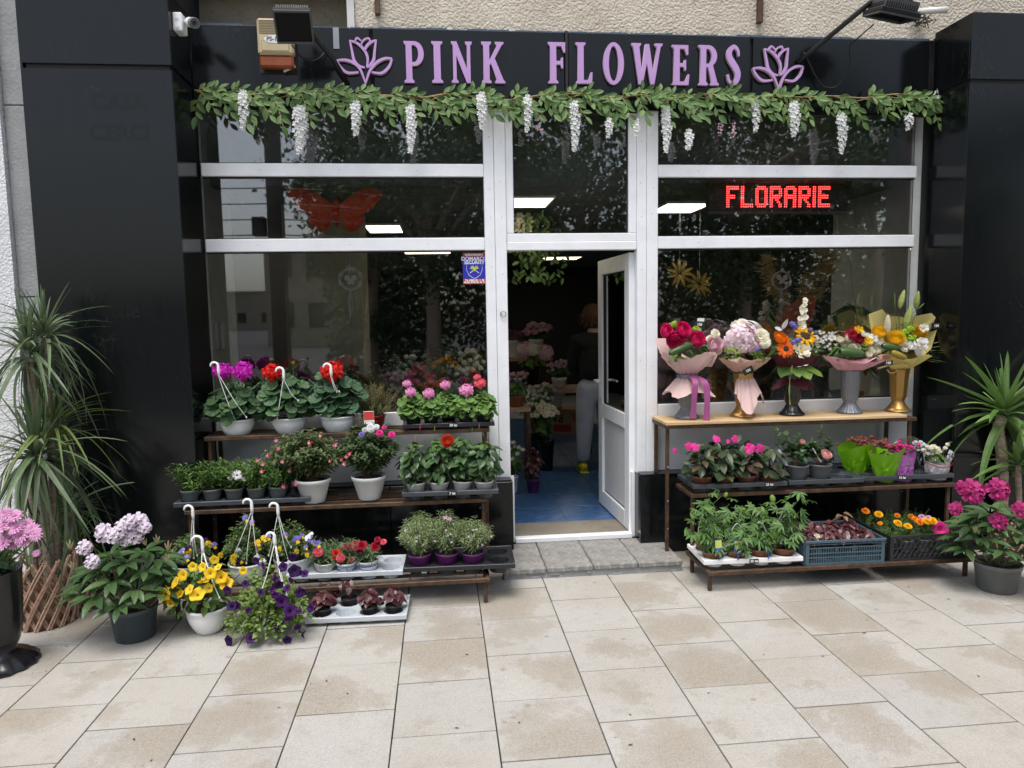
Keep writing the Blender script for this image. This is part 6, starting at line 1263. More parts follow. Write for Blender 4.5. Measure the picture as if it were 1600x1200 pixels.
flowers(t, O, merge(radial(7, T_pt, .03, .4, .5)+radial(5, T_pt, .02, .8, .35, .02)), [P_cream], [(1250+q*.19+random.gauss(0, 4.2*(1-q/60)), 511-q, 1.1-.009*q) for q in np.linspace(0, 43, 24)], -.07, FD, .045, 'stock_floret')
flowers(t, O, T_star, [P_white, yelc], [(random.gauss(1278, 5), random.gauss(534, 8)) for _ in range(22)], -.10, FD, .022, 'small_white_flower', jit=.6)
for k in range(22): a = random.uniform(-2.9, -1.9); e = loc_of(O, 1196+random.uniform(0, 16), random.uniform(480, 560), -.05); strip('grass_blade', L_mid, [(-.01, -.03, .05), e*.55+np.array([0, 0, .05]), e], .0035, t)
strip('trailing_stem', L_lime, [(-.06, -.11, .05), (-.085, -.13, -.05), (-.085, -.13, -.13), (-.08, -.13, -.2)], .008, t); strip('white_label', P_white, [loc_of(O, 1246, 573, -.2), loc_of(O, 1254, 572, -.2), loc_of(O, 1262, 570, -.2)], .016, t)
# 4 red carnations in pink net
random.seed(34); V = vase('silver fluted vase under the low bouquet in pink net', 1327, silver, 'flute'); t = bq('low bouquet of dark red carnations and cream roses in a pink net wrap', V); O = V
wrapcone(t, paper_l, -.005, .05, .075, .175, .13, 14, .28, 2, .05, lean=-.05, xo=.02, n=72); 
for k in range(5): strip('net_fold', paper_l, [loc_of(O, 1305+k*3, 566+k*2, -.14), loc_of(O, 1322+k*5, 567+k, -.185), loc_of(O, 1342+k*7, 562-k, -.15)], .012, t)
greens(t, 60, (0, 0, .08), (.17, .12, .085), T_ov, L_mid, .06, 5); greens(t, 22, (.02, 0, .1), (.14, .1, .08), T_lance, L_lime, .06, 6)
flowers(t, O, T_mar, [P_crim], [(1337, 519, 1.1), (1331, 523), (1343, 527), (1339, 530, 1.1), (1325, 524, .8)], -.12, FD, .072, 'carnation'); flowers(t, O, T_rose, [P_cream], [(1326, 528), (1321, 537, 1.1), (1331, 535), (1338, 543, 1.1), (1332, 543), (1365, 545, 1.5), (1350, 521, .8), (1313, 530, .9), (1358, 553, .9)], -.14, FD, .05, 'spray_rose')
flowers(t, O, T_cup, [P_yel, yelc], [(1354, 535, 1.1), (1341, 516, .9)], -.14, FD, .06, 'yellow_flower'); flowers(t, O, T_cup, [P_white, yelc], [(1362, 530, 1.1), (1368, 535, 1.1), (1372, 544), (1300, 528, .8), (1356, 527, .9)], -.12, FD, .06, 'white_flower'); flowers(t, O, T_star, [P_white, yelc], [(random.gauss(1296, 8), random.gauss(532, 9)) for _ in range(26)], -.08, FD, .026, 'small_white_flower', jit=.6)
roll_leaf(t, loc_of(O, 1312, 549, -.17), loc_of(O, 1351, 553, -.16), .03); strip('wrap_fold', P_white, [loc_of(O, 1298, 524, -.06), loc_of(O, 1308, 518, -.08), loc_of(O, 1320, 518, -.08)], .026, t); card(t, loc_of(O, 1388, 567, -.15), '110', w=.03, h=.014)
# 5 lilies in yellow
random.seed(35); V = vase('antique gold faceted vase at the right end of the pine board', 1402, gold, 'facet'); t = bq('bouquet of yellow roses, green mums and lily buds in yellow paper', V); O = V
m = MB(); pts = [(1400, 578), (1376, 556), (1362, 520), (1357, 491), (1378, 483), (1392, 494), (1420, 496), (1455, 489), (1462, 496), (1452, 520), (1464, 515), (1455, 545), (1436, 562)]
P = [loc_of(O, x, y, .03-.00045*abs(x-1405)) for x, y in pts]; ctr = loc_of(O, 1405, 535, .06); n = len(P); m.add([ctr]+[ctr+(q-ctr)*.5+np.array([0, .02, 0]) for q in P]+P, [(0, 1+i, 1+(i+1) % n) for i in range(n)]+[(1+i, 1+(i+1) % n, 1+n+(i+1) % n, 1+n+i) for i in range(n)]); m.build('wrap_back', [paper_y], t, smooth=True)
wrapcone(t, paper_y, -.005, .035, .085, .16, .12, 18, .15, 4, .5, lean=-.035, a0=-PI, a1=.15, xo=.01); wrapcone(t, paper_g, .0, .03, .13, .14, .07, 19, .1, 4, .1, 'wrap_inner', a0=-.9, a1=.7)
greens(t, 50, (0, 0, .12), (.13, .10, .10), T_lance, L_dark, .085, 7); greens(t, 20, (.02, 0, .18), (.12, .08, .12), T_nar, L_mid, .10, 8)
flowers(t, O, T_lily, [leafy('lily_bud', (.28, .36, .10), (.48, .52, .2), .5)], [(1406, 482, 1.05), (1431, 484, 1.05), (1415, 516, 1.35), (1419, 512, 1.1)], -.06, (.08, -.12, 1), .118, 'lily_bud', (0, 0, .05), .06, sr=.003); flowers(t, O, T_lily, [P_cream], [(1387, 522, 1.2)], -.1, (-.2, -.3, 1), .11, 'lily_bud', None, .05)
flowers(t, O, T_rose, [P_yel], [(1375, 517, 1.05), (1401, 527, 1.15), (1437, 519, 1.)], -.13, (0, -.7, .75), .088, 'rose'); flowers(t, O, T_ruff, [P_green], [(1415, 519), (1424, 514), (1420, 528), (1427, 529), (1410, 525, .8)], -.13, FD, .062, 'green_flower')
flowers(t, O, T_cup, [P_white, yelc], [(1415, 541, 1.1), (1424, 543), (1437, 541, 1.2), (1430, 550, 1.2), (1441, 535, .9), (1443, 513, .8)], -.15, FD, .072, 'white_flower'); flowers(t, O, T_bud, [P_red], [(1386, 531)], -.14, (.4, -.4, -.9), .06, 'red_bud'); roll_leaf(t, loc_of(O, 1378, 540, -.14), loc_of(O, 1406, 544, -.15), .024); roll_leaf(t, loc_of(O, 1392, 550, -.16), loc_of(O, 1416, 560, -.17), .022, paper_g)
for k in range(16): a = random.uniform(-.5, .5); e = loc_of(O, 1455+random.uniform(0, 24), 530+random.uniform(0, 42), -.1); strip('grass_blade', L_silv, [(.06, -.05, .1), e*.7+np.array([0, 0, .03]), e], .004, t)
for px, py in ((1398, 458), (1380, 482), (1444, 474)): strip('grass_blade', L_mid, [(0, 0, .1), loc_of(O, (1400+px)/2, (520+py)/2, -.02), loc_of(O, px, py, -.03)], .006, t)
m = MB(); R = [loc_of(O, x, y, -.12) for x, y in ((1371, 576), (1385, 572), (1400, 568), (1415, 567), (1424, 574), (1424, 585))]; m.tube(crom(R, 5), .006, 5); m.tube(crom([loc_of(O, x, y, -.12) for x, y in ((1386, 578), (1391, 583), (1399, 581), (1402, 575))], 5), .003, 5); m.build('raffia_bow', [pampasm], t); card(t, loc_of(O, 1463, 509, -.06), '126', tilt=.05)

# ---- right rack, middle row
random.seed(41)
tG = tray('dark tray of impatiens at the left end of the middle tier right of the door', None, 4, 2, .140, .055, traydark, (1.785, -.415, ZR[1]), rz=-.02, tag_txt='25 lei', tag_at=.82)
imp = [(0, 0, [(1076, 697, 1.1), (1085, 698, 1.1), (1053, 704, .7)], 'dark leaved impatiens with a pink flower pair at the left of the dark tray'), (1, 1, [(1123, 686, 1.1)], 'dark leaved impatiens at the back left of the dark tray'), (1, 0, [], 'flowerless dark leaved impatiens in a terracotta pot at the front of the dark tray'), (2, 0, [(1172, 699, 1.3), (1187, 699, 1.1)], 'dark leaved impatiens with hot pink twin flowers right of the middle of the dark tray'), (2, 1, [(1147, 686, 1.), (1137, 690, .6)], 'dark leaved impatiens at the back right of the dark tray'), (3, 0, [], 'greenish impatiens overhanging the right end of the dark tray')]
for i, j, fs, lb in imp:
    c = cell(tG, i, j); t = thing('impatiens_pot', lb, 'potted plant', c, 0, 'impatiens in the dark tray'); pot_body(t, .06, .045, .085, terra)
    leaf_dome(t, leafT(5, .52, 'lance', .22, .22), L_imp, 50, (0, -.01, .15), .115, .095, .14, .088, -.6, dr=.25, up=.55, inner=.5); stems(t, [[(0, 0, .07), (.02*math.cos(k), .02*math.sin(k), .11), (.05*math.cos(k), .05*math.sin(k), .19)] for k in range(4)], plain('dark_stem_%d%d' % (i, j), (.12, .04, .04), .6), .004)
    if fs: flowers(t, c, merge(radial(5, T_fan, .02, .15, .5)), [P_hot], fs, -.09, (0, -1, .4), .048, 'flower', (0, 0, .15))
tH = tray('dark half empty tray with two grey pots in the middle of the middle tier', None, 3, 2, .150, .055, traydark, (2.335, -.40, ZR[1]), rz=-.015)
for i, lb, fs, tp in ((0, 'young camellia with pointed buds and a white strip label in a grey pot', [], [(1211, 672), (1226, 680), (1232, 690), (1246, 679), (1249, 695)]), (1, 'young camellia with one pale pink bloom in a grey pot', [(1292, 709, 1.3), (1254, 690, .6)], [(1283, 668), (1268, 692), (1296, 684), (1300, 712), (1262, 700)])):
    c = cell(tH, i, 0); c[2] += .035; t = thing('camellia_pot', lb, 'potted plant', c, 0, 'young camellias in grey pots'); pot_body(t, .070, .052, .095, potgrey)
    sprigs(t, T_ov, L_dark, [loc_of(c, x, y, random.uniform(-.04, .04)) for x, y in tp]+[(random.gauss(0, .05), random.gauss(0, .03), random.uniform(.17, .24)) for _ in range(7)], (0, 0, .09), 11, .058, stem=twig, curl=.2, lo=.3)
    if fs: flowers(t, c, T_rose, [pet('pale_salmon_petal', (.8, .4, .38), (.9, .62, .58))], fs, -.06, FD, .05, 'flower')
    flowers(t, c, T_bud, [L_lime], [(tp[0][0], tp[0][1]+3), (tp[1][0], tp[1][1]-2)], -.03, (.1, -.2, 1), .035, 'bud')
    strip('plant_label', P_white, ([loc_of(c, 1229, 728, -.05), loc_of(c, 1222, 714, -.05), loc_of(c, 1216, 703, -.05)] if i == 0 else [loc_of(c, 1283, 722, -.05), loc_of(c, 1276, 711, -.05), loc_of(c, 1270, 700, -.05)]), .016 if i == 0 else .008, t)
random.seed(42)
tI = tray('dark tray of film wrapped pot chrysanthemums at the right end of the middle tier', None, 5, 2, .116, .055, traydark, (2.885, -.415, ZR[1]), rz=-.01, tag_txt='15 lei', tag_at=.42)
def sleeve(t, mat, r0, r1, h, seed, tall=0., name='film_sleeve', clear=None):
    rs = random.Random(seed); n = 40; V = []; F = []; rows = 10; ph = rs.uniform(0, 6)
    for i in range(rows+1):
        u = i/rows
        for k in range(n):
            q = 2*PI*k/n; rr = (r0+(r1-r0)*u**1.3)*(1+.05*math.sin(4*q+ph)*u+(.07*math.sin(7*q+ph+u*5)+.05*math.sin(12*q-u*7)+rs.gauss(0, .035))*math.sin(PI*min(1, u*1.4)))
            V.append((rr*math.cos(q)*1.08, rr*math.sin(q)*.85, u*h*(1+.10*math.cos(2*q+ph)*u)+tall*u*u*max(0, math.sin(q+ph))))
    for i in range(rows):
        for k in range(n): F.append((i*n+k, i*n+(k+1) % n, (i+1)*n+(k+1) % n, (i+1)*n+k))
    cut = int(rows*.6)*n if clear else len(F)
    m = MB(); m.add(V, F, [0]*cut+[1]*(len(F)-cut)); return m.build(name, [mat]+([clear] if clear else []), t)
ch = [(0, 1, film_g, P_rust, 1347, 686, 'rust flowered pot chrysanthemum in green film at the back', .20), (1, 0, film_g, P_rust, 1378, 692, 'rust flowered pot chrysanthemum in green film in front', .20), (2, 0, film_p, P_hot, 1407, 697, 'hot pink pot chrysanthemum in violet film', .17), (3, 1, film_c, P_white, 1438, 695, 'white pot chrysanthemum in clear film at the back', .21), (4, 0, film_w, P_cream, 1458, 700, 'cream pot chrysanthemum in clear film with a crimson line', .17)]
for n_, (i, j, fm, pm, hx, hy, lb, hh) in enumerate(ch):
    c = cell(tI, i, j); t = thing('wrapped_chrysanthemum', lb, 'potted plant', c, 0, 'film wrapped chrysanthemums'); pot_body(t, .048, .036, .07, trayblack, n=16)
    k = 1.0 if n_ > 1 else 1.2
    sleeve(t, fm, .054, .092*k if n_ != 2 else .072, hh, 50+n_, .045 if n_ in (3, 4) else .01, clear=film_c if n_ == 4 else None); leaf_dome(t, T_ov, L_mid, 26, (0, 0, hh*.72), .06*k, .05*k, .045, .04, -.2)
    flowers(t, c, T_ruff, [pm], [(hx+random.gauss(0, 9*k), hy+3+random.gauss(0, 4)) for _ in range(30)], .0, (0, -.6, .9), .034, 'flower_head', None, .3)
    if n_ == 4: m = MB(); m.tube([(.083*math.cos(a)*1.08, .083*math.sin(a)*.85, hh*.58+.014*math.cos(2*a)) for a in np.linspace(-PI+.2, -.2, 22)], .0028, 4); m.build('crimson_line', [P_crim], t)

# ---- right rack, bottom row
random.seed(43)
tJ = tray('white tray of passionflowers on the bottom tier right of the doorstep', None, 4, 2, .140, .05, white, (1.765, -.66, ZR[2]), rz=-.03, tag_txt='35 lei', tag_at=.5)
ps = [(0, 0, 'passionflower with a blue label at the front left of the white tray', [(1085, 800), (1075, 830), (1100, 790), (1110, 815), (1130, 850)], True), (1, 0, 'passionflower with a blue label second from the front left of the white tray', [(1150, 830), (1160, 810), (1140, 800), (1165, 845)], True), (2, 0, 'low passionflower with a blue label third along the front of the white tray', [(1200, 835), (1215, 820), (1190, 845), (1182, 825)], True), (3, 0, 'tall passionflower climbing at the right end of the white tray', [(1240, 785), (1250, 778), (1225, 790), (1230, 815), (1240, 835), (1210, 800), (1246, 800)], False), (0, 1, 'tallest passionflower on a hoop at the back left of the white tray', [(1120, 775), (1135, 785), (1095, 780), (1145, 795), (1110, 790), (1160, 790)], False), (2, 1, 'passionflower reaching sideways behind the white tray', [(1180, 790), (1205, 790), (1195, 805), (1222, 780)], False)]
for i, j, lb, tp, tg in ps:
    c = cell(tJ, i, j); t = thing('passionflower_pot', lb, 'potted plant', c, 0, 'passionflowers in the white tray'); pot_body(t, .062, .045, .075, terra)
    m = MB(); hp = .26 if not tg else .2; m.tube(crom([(-.045, 0, .06), (-.05, 0, hp*.7), (0, 0, hp+.03), (.05, 0, hp*.7), (.045, 0, .06)], 5), .0025, 5); m.build('support_hoop', [offwhite], t)
    tips = [loc_of(c, x, y, random.uniform(-.08, .03)) for x, y in tp]; P = []; Ms = []
    for q in tips:
        b = np.array([random.gauss(0, .02), random.gauss(0, .02), .07]); P.append([b, (b+q)/2+np.array([random.gauss(0, .03), 0, .03]), q])
        for k in range(7): u = random.uniform(.35, 1.08); p = b+(q-b)*u+np.array([random.gauss(0, .022), random.gauss(0, .022), random.gauss(.0, .022)]); a = random.uniform(0, 6.28); Ms.append(frm(p, (math.cos(a), math.sin(a)-.3, random.uniform(-.7, .15)), nrm((random.gauss(0, .3), -.65, .8)), random.uniform(.055, .082)))
    for k in range(14): a = k*2.4; p = np.array([.06*math.cos(a)*random.random(), -.04+.05*math.sin(a)*random.random(), random.uniform(.09, .19)]); Ms.append(frm(p, (math.cos(a), math.sin(a), -.5), (0, -.6, .8), random.uniform(.055, .075)))
    stems(t, P, None, .0022); pieces('leaf', tmesh(T_pas, 'leaf', [L_pas]), Ms, t)
    if tg: plant_tag(t, loc_of(c, {0: 1125, 1: 1153, 2: 1201}[i], 864, -.085), mats=(labelb, labely), w=.04, h=.075, tilt=-.1)
    fb = {(0, 0): [(1121, 838), (1136, 817)], (3, 0): [(1205, 782, 1.4), (1190, 803, 1.2)], (2, 0): [(1212, 838, 1.4)], (0, 1): [(1128, 771), (1158, 793)]}.get((i, j), [])
    if fb: flowers(t, c, ballT(.5, 7, 5, (.75, .75, 1.1)), [L_lime], fb, -.06, (0, -.3, 1), .032, 'fruit')
def crate(name, label, mat, px0, px1, Y, w, d, h, style, rz=0.):
    c = at((px0+px1)/2, 880, Y); t = thing(name, label, 'crate', (c[0], Y+d/2, ZR[2]), rz, None); s = .008
    def side(x0, x1, y, horizontal=True, nmx='crate_side'):
        m = MB(); L = x1-x0; ax = (lambda a, b_, e, f, z0, z1: m.box(a, b_, e, f, z0, z1)) if horizontal else (lambda a, b_, e, f, z0, z1: m.box(e, f, a, b_, z0, z1))
        ax(x0, x1, y-s/2, y+s/2, h-.014, h); ax(x0, x1, y-s/2, y+s/2, 0, .014)
        for x in (x0, x1-.02): ax(x, x+.02, y-s/2+.0004, y+s/2-.0004, .0142, h-.0142)
        if style == 'bars':
            n = int(L/.0155)
            for k in range(1, n): x = x0+.02+(L-.04)*k/n; ax(x-.0022, x+.0022, y-.0025, y+.0025, .0141, h*.70)
            for z in (.045, .07, h*.70, h*.84): ax(x0+.0201, x1-.0201, y-s/2+.001, y+s/2-.001, z-.003, z+.003)
        else:
            ax(x0+.0201, x1-.0201, y-s/2+.001, y+s/2-.001, h*.5-.003, h*.5+.003); n = max(6, int(L/.034)); dz = h-.028
            for sg in (-1, 1):
                for k in range(-2, n+2):
                    xa = x0+.02+(L-.04)*k/n; xb = xa+sg*dz*.62; za, zb = .014, h-.014
                    if min(xa, xb) < x0+.02 or max(xa, xb) > x1-.02: continue
                    o = .001*sg; m.tube([(xa, y+o, za), (xb, y+o, zb)] if horizontal else [(y+o, xa, za), (y+o, xb, zb)], .0026, 4)
        m.build(nmx, [mat], t)
    side(-w/2, w/2, -d/2); side(-w/2, w/2, d/2); side(-d/2+.006, d/2-.006, -w/2, False); side(-d/2+.006, d/2-.006, w/2, False)
    m = MB(); m.box(-w/2+.006, w/2-.006, -d/2+.006, d/2-.006, .003, .012); m.build('crate_floor', [mat], t)
    m = MB()
    for (a, b_, e, f) in ((-w/2-.006, w/2+.006, -d/2-.012, -d/2-.0045), (-w/2-.006, w/2+.006, d/2+.0045, d/2+.012)): m.box(a, b_, e, f, h-.012, h+.004, b=.002)
    m.build('crate_rim', [mat], t); return t, np.array([c[0], Y+d/2, ZR[2]])
tK, OK_ = crate('plastic_crate', 'blue grey plastic crate of dark red leaved begonias on the bottom tier', crateblue, 1258, 1384, -.83, .475, .35, .145, 'bars', -.02)
random.seed(44)
for k in range(8):
    i, j = k % 4, k//4; c = OK_+np.array([-.17+.113*i, -.085+.17*j, .014]); t = thing('begonia_pot', 'red leaved begonia at the %s, %s row of the blue grey crate' % (('left end', 'second place', 'third place', 'right end')[i], ('front', 'back')[j]), 'potted plant', c, 0, 'begonias in the blue grey crate'); pot_body(t, .045, .034, .07, trayblack, n=14); leaf_dome(t, T_ov, L_bur, 26, (0, 0, .115), .065, .06, .05, .06, -.3, dr=.35)
    if k == 1: t['label'] = 'begonia with the only white flower in the blue grey crate'; flowers(t, c, T_cup, [P_cream, yelc], [(1276, 838)], -.05, FD, .035, 'flower')
    if k == 4: t['label'] = 'begonia with a bronze leaf sticking up at the back left of the blue grey crate'
    if k == 7: t['label'] = 'begonia with upright bronze leaves at the back right of the blue grey crate'; leaf_dome(t, T_ov, leafy('bronze_leaf', (.16, .09, .05), (.26, .17, .10), .4), 6, (-.02, 0, .16), .05, .04, .05, .06, 0)
tL, OL = crate('lattice_crate', 'black lattice sided crate of marigolds on the bottom tier', trayblack, 1388, 1506, -.825, .46, .46, .150, 'lattice', .0)
random.seed(45); mg = [(1355, 799, P_or, 1.3), (1375, 804, P_gold, 1.3), (1397, 805, P_or, .9), (1419, 805, P_or, 1), (1430, 811, P_or, 1.2), (1406, 818, P_gold, 1.3), (1420, 822, P_gold, 1.2), (1436, 816, P_or, 1.2), (1447, 815, P_gold, 1.3), (1457, 814, P_gold, 1.2), (1378, 817, P_or, .7), (1440, 807, P_mum, 1.1), (1450, 808, P_mum, .9), (1468, 829, P_hot, 1.5)]
cells = [(i, j) for j in (1, 0) for i in range(4)]
own = {}
for x, y, mt, s in mg:
    best = min(cells, key=lambda q: abs(at(x, y, OL[1]+(-.12+.24*q[1])-.03)[0]-(OL[0]-.165+.11*q[0]))+(.12 if (q[1] == 0) != (y > 812) else 0)); own.setdefault(best, []).append((x, y, mt, s))
for (i, j) in cells:
    c = OL+np.array([-.165+.11*i, -.12+.24*j, .014]); fs = own.get((i, j), []); t = thing('marigold_pot', 'marigold at the %s of the %s row in the black lattice crate' % (('left end', 'second place', 'third place', 'right end')[i], ('front', 'back')[j]), 'potted plant', c, 0, 'marigolds in the black lattice crate'); pot_body(t, .045, .034, .075, potgrey, n=14)
    sprigs(t, T_nar, L_mid, [(random.gauss(0, .045), random.gauss(0, .045), random.uniform(.12, .185)) for _ in range(20)], (0, 0, .07), 18, .026, curl=.2, lo=.2)
    for x, y, mt, s in fs: flowers(t, c, T_mar if mt is not P_hot else T_petu, [mt] if mt is not P_hot else [mt, yelc], [(x, y, s)], -.05, (0, -.6, .85) if mt is not P_hot else (-.2, -1, .1), .038 if mt is not P_hot else .035, 'flower', (0, 0, .09), .2)
random.seed(46)
woven('yucca_tree', 'yucca with a thick ringed trunk and sword leaves at the right edge', 1578, 872, .13, .22, 0, [(1570, 648, -.02, 68, .52, 1.2, -.4, 1.45, L_yuc), (1590, 726, -.03, 36, .40, 1.2, -.3, 1.3, L_yuc)], [([(1566, 800, 0), (1566, 720, 0), (1560, 672, -.01), (1566, 650, -.02)], .033), ([(1592, 800, .0), (1590, 728, -.03)], .018)], seed=47, SWs=YU)
m = MB(); random.seed(48)
for k in range(46):
    x, y = random.uniform(-2.3, 3.2), random.uniform(-2.2, -.7); s = random.uniform(.004, .012); m.add(T_sm[0], T_sm[1], 0, frm((x, y, .0025), (random.gauss(0, 1), random.gauss(0, 1), 0), (random.gauss(0, .15), random.gauss(0, .15), 1), s*2))
m.build('fallen_petals', [plain('dry_petal', (.09, .06, .035), .8)], kind='stuff')

# ---------------------------------------------------------------- inside the shop
FZ = .0905
def bucket(px, py, Y, label, pm, mats, T, n, spread, fs, hgt, name='flower_bucket', r=.10, h=.24, z0=None, leafm=None, grp='cut flower buckets inside the shop'):
    c = at(px, py, Y); z = c[2] if z0 is None else z0; t = thing(name, label, 'flower bucket', (c[0], Y, z), 0, grp); pot_body(t, r, r*.78, h, pm, n=18)
    me = tmesh(T, 'flower_head', mats); P = []
    for k in range(n):
        a = k*2.4; q = math.sqrt((k+.5)/n); p = np.array([spread*q*math.cos(a), spread*q*math.sin(a)*.8-.02, h+hgt*(1-.25*q*q)+random.gauss(0, .02)]); link('flower_head', me, t, M=face(p, (p[0], p[1]-.15, .25), fs*random.uniform(.85, 1.15))); P.append([np.array([0, 0, h*.8]), p*np.array([.6, .6, .8])+np.array([0, 0, h*.1]), p])
    stems(t, P, None, .003); leaf_dome(t, T_ov, leafm or L_mid, 40, (0, 0, h+hgt*.5), spread*.8, spread*.7, hgt*.55, .085, -.6); return t
def shelf(px0, px1, py, Y, d, label):
    a, b_ = at(px0, py, Y), at(px1, py, Y); t = thing('flower_stand', label, 'flower stand', ((a[0]+b_[0])/2, Y, FZ)); w = b_[0]-a[0]; z = a[2]-FZ; m = MB(); m.box(-w/2, w/2, -d/2, d/2, z-.03, z); m.build('stand_top', [wicker], t); m = MB()
    for sx in (-1, 1):
        for sy in (-1, 1): m.box(sx*w*.45-.012, sx*w*.45+.012, sy*d*.44-.012, sy*d*.44+.012, 0, z-.031)
    for q in (0, 1): pass
    m.build('stand_frame', [rust], t); return a[2]
random.seed(51)
z1 = shelf(770, 826, 636, 1.6, .3, 'small round topped plant stand just inside the door')
bucket(806, 634, 1.6, 'violet wrapped plant on the stand just inside the door', terra, [P_vio], T_bead, 14, .09, .02, .12, r=.09, h=.10, z0=z1)
bucket(832, 692, 1.25, 'dark leaved plant in a purple printed pot on the shop floor', purplepot, [P_pur], T_bead, 10, .08, .02, .25, r=.06, h=.12, z0=FZ, leafm=L_bur); bucket(800, 690, 1.3, 'white flowered plant in a white pot on the shop floor', white, [P_white], T_star, 16, .10, .05, .28, r=.05, h=.14, z0=FZ)
z2 = FZ+.70
st = thing('flower_stand', 'stepped metal stand of cut flower buckets at the left inside the shop', 'flower stand', (1.16, 3.1, FZ)); m = MB(); m.box(-.5, .45, -.25, .25, .66, .70); m.build('stand_top', [wicker], st); m = MB(); m.box(-.5, .1, .255, .6, .98, 1.02); m.build('stand_shelf', [wicker], st)
m = MB()
for x in (-.48, .43):
    for y in (-.23, .23): m.box(x-.012, x+.012, y-.012, y+.012, 0, .659)
for x in (-.48, .08): m.box(x-.012, x+.012, .55, .574, 0, .979)
m.build('stand_frame', [rust], st)
def ib(px, py, Y, label, mats, T, n, sp, fs, z0, hg=.16, pm=white, r=.085, h=.2, leafm=None): bucket(px, py, Y, label, pm, mats, T, n, sp, fs, hg, r=r, h=h, z0=z0, leafm=leafm)
ib(838, 555, 3.5, 'bucket of pale peach roses highest on the shop stand', [P_blush], T_rose, 22, .17, .07, 1.0+FZ+.02, .13); ib(802, 560, 3.5, 'bucket of dusky mauve flowers beside the peach roses', [leafy('dusky_petal', (.2, .07, .13), (.32, .13, .22))], T_ruff, 26, .15, .06, 1.0+FZ+.02, .07)
t = thing('flower_bucket', 'bucket of three pale hydrangea heads on the shop stand', 'flower bucket', (at(832, 545, 3.0)[0], 3.0, z2), 0, 'cut flower buckets inside the shop'); O = np.array([at(832, 545, 3.0)[0], 3.0, z2]); pot_body(t, .085, .065, .24, black); flowers(t, O, T_hyd, [P_blush], [(820, 546, .95), (850, 551, 1.05)], 0, FD, .24, 'hydrangea_head', (0, 0, .2)); flowers(t, O, T_hyd, [P_cream], [(834, 546, .85)], 0, FD, .24, 'hydrangea_head'); leaf_dome(t, T_ov, L_mid, 26, (0, 0, .28), .15, .12, .1, .09, -.4)
ib(806, 590, 2.9, 'bucket of pinkish white spray flowers at the left of the stand', [P_blush], T_ruff, 22, .13, .055, z2-.22, .2, r=.07); ib(846, 600, 2.7, 'bucket of cream chrysanthemum sprays low on the stand', [P_cream], T_ruff, 26, .15, .055, .45, .2, pm=black); ib(838, 640, 2.35, 'bucket of white star flowers with grey foliage on the floor', [P_white], T_star, 34, .19, .055, FZ, .42, pm=black, h=.3, leafm=L_silv); ib(852, 640, 2.1, 'bucket of cream sprays at the front of the shop stand', [P_cream], T_mar, 18, .13, .065, FZ, .32, pm=black, h=.3)
ib(874, 600, 3.2, 'bucket of pink spray roses behind the cardboard box', [P_blush, yelc], T_ruff, 24, .15, .055, z2-.1, .17, pm=white)
# Roses box, upside down, with a white bucket on it
p = at(866, 628, 2.75); BZ = .32; bxt = thing('cardboard_box', 'brown cardboard box printed Roses lying upside down on the shop floor', 'box', (at(872, 650, 4.3)[0], 4.3, FZ), math.radians(-26)); w, d = .60, .36
m = MB(); m.box(-w/2, w/2, -d/2, d/2, 0, BZ, b=.003); m.build('box_body', [cardm], bxt); inkd, inkr = plain('black_ink', (.02, .015, .012), .8), plain('red_ink', (.30, .03, .02), .8)
text_obj('lettering', 'Roses', .135, inkd, bxt, wallM((-.04, -d/2-.001, .2), 1, PI), .0003, .003); m = MB(); m.box(-.02, .22, -d/2-.0012, -d/2-.0004, .03, .12); m.build('red_print', [inkr], bxt); text_obj('lettering', 'fresh cut flowers', .03, inkd, bxt, wallM((-.02, -d/2-.001, .31), 1, PI), .0003)
m = MB()
for k in range(9): a = random.uniform(0, 6.28); q = .04*random.random(); m.ball((.25+q*math.cos(a), -d/2-.0008, .22+1.4*q*math.sin(a)), .012, 6, 4, 0, (1, .05, 1))
m.build('rose_print', [inkr], bxt)
ib(868, 640, 4.3, 'white bucket of red roses standing on the cardboard box', [P_crim], T_rose, 26, .14, .08, FZ+BZ, .07, r=.105, h=.24)
# hanging greenery above the door and at the ceiling
c = at(812, 415, 1.2); t = thing('hanging_greenery', 'white wisteria and green leaves hanging from the ceiling inside the doorway', 'artificial plant', (c[0], 1.2, 2.43)); O = np.array([c[0], 1.2, 2.43])
scatter('foliage', T_gar, [frm(np.array([random.gauss(.14, .10), random.gauss(.1, .08), -random.uniform(.0, .55)]), (random.gauss(0, 1), random.gauss(0, 1), -1), (0, -1, .3), random.uniform(.05, .08)) for _ in range(260)], [L_gar], t)
for k in range(5): x = -.1+.045*k; scatter('flower_cluster', wfl, [face(np.array([x+random.gauss(0, .014), random.gauss(0, .014), -.02-.3*q]), (random.gauss(0, 1), -1, random.gauss(0, .5)), .035) for q in np.linspace(0, 1, 40)], [P_cream], t, kind=None)
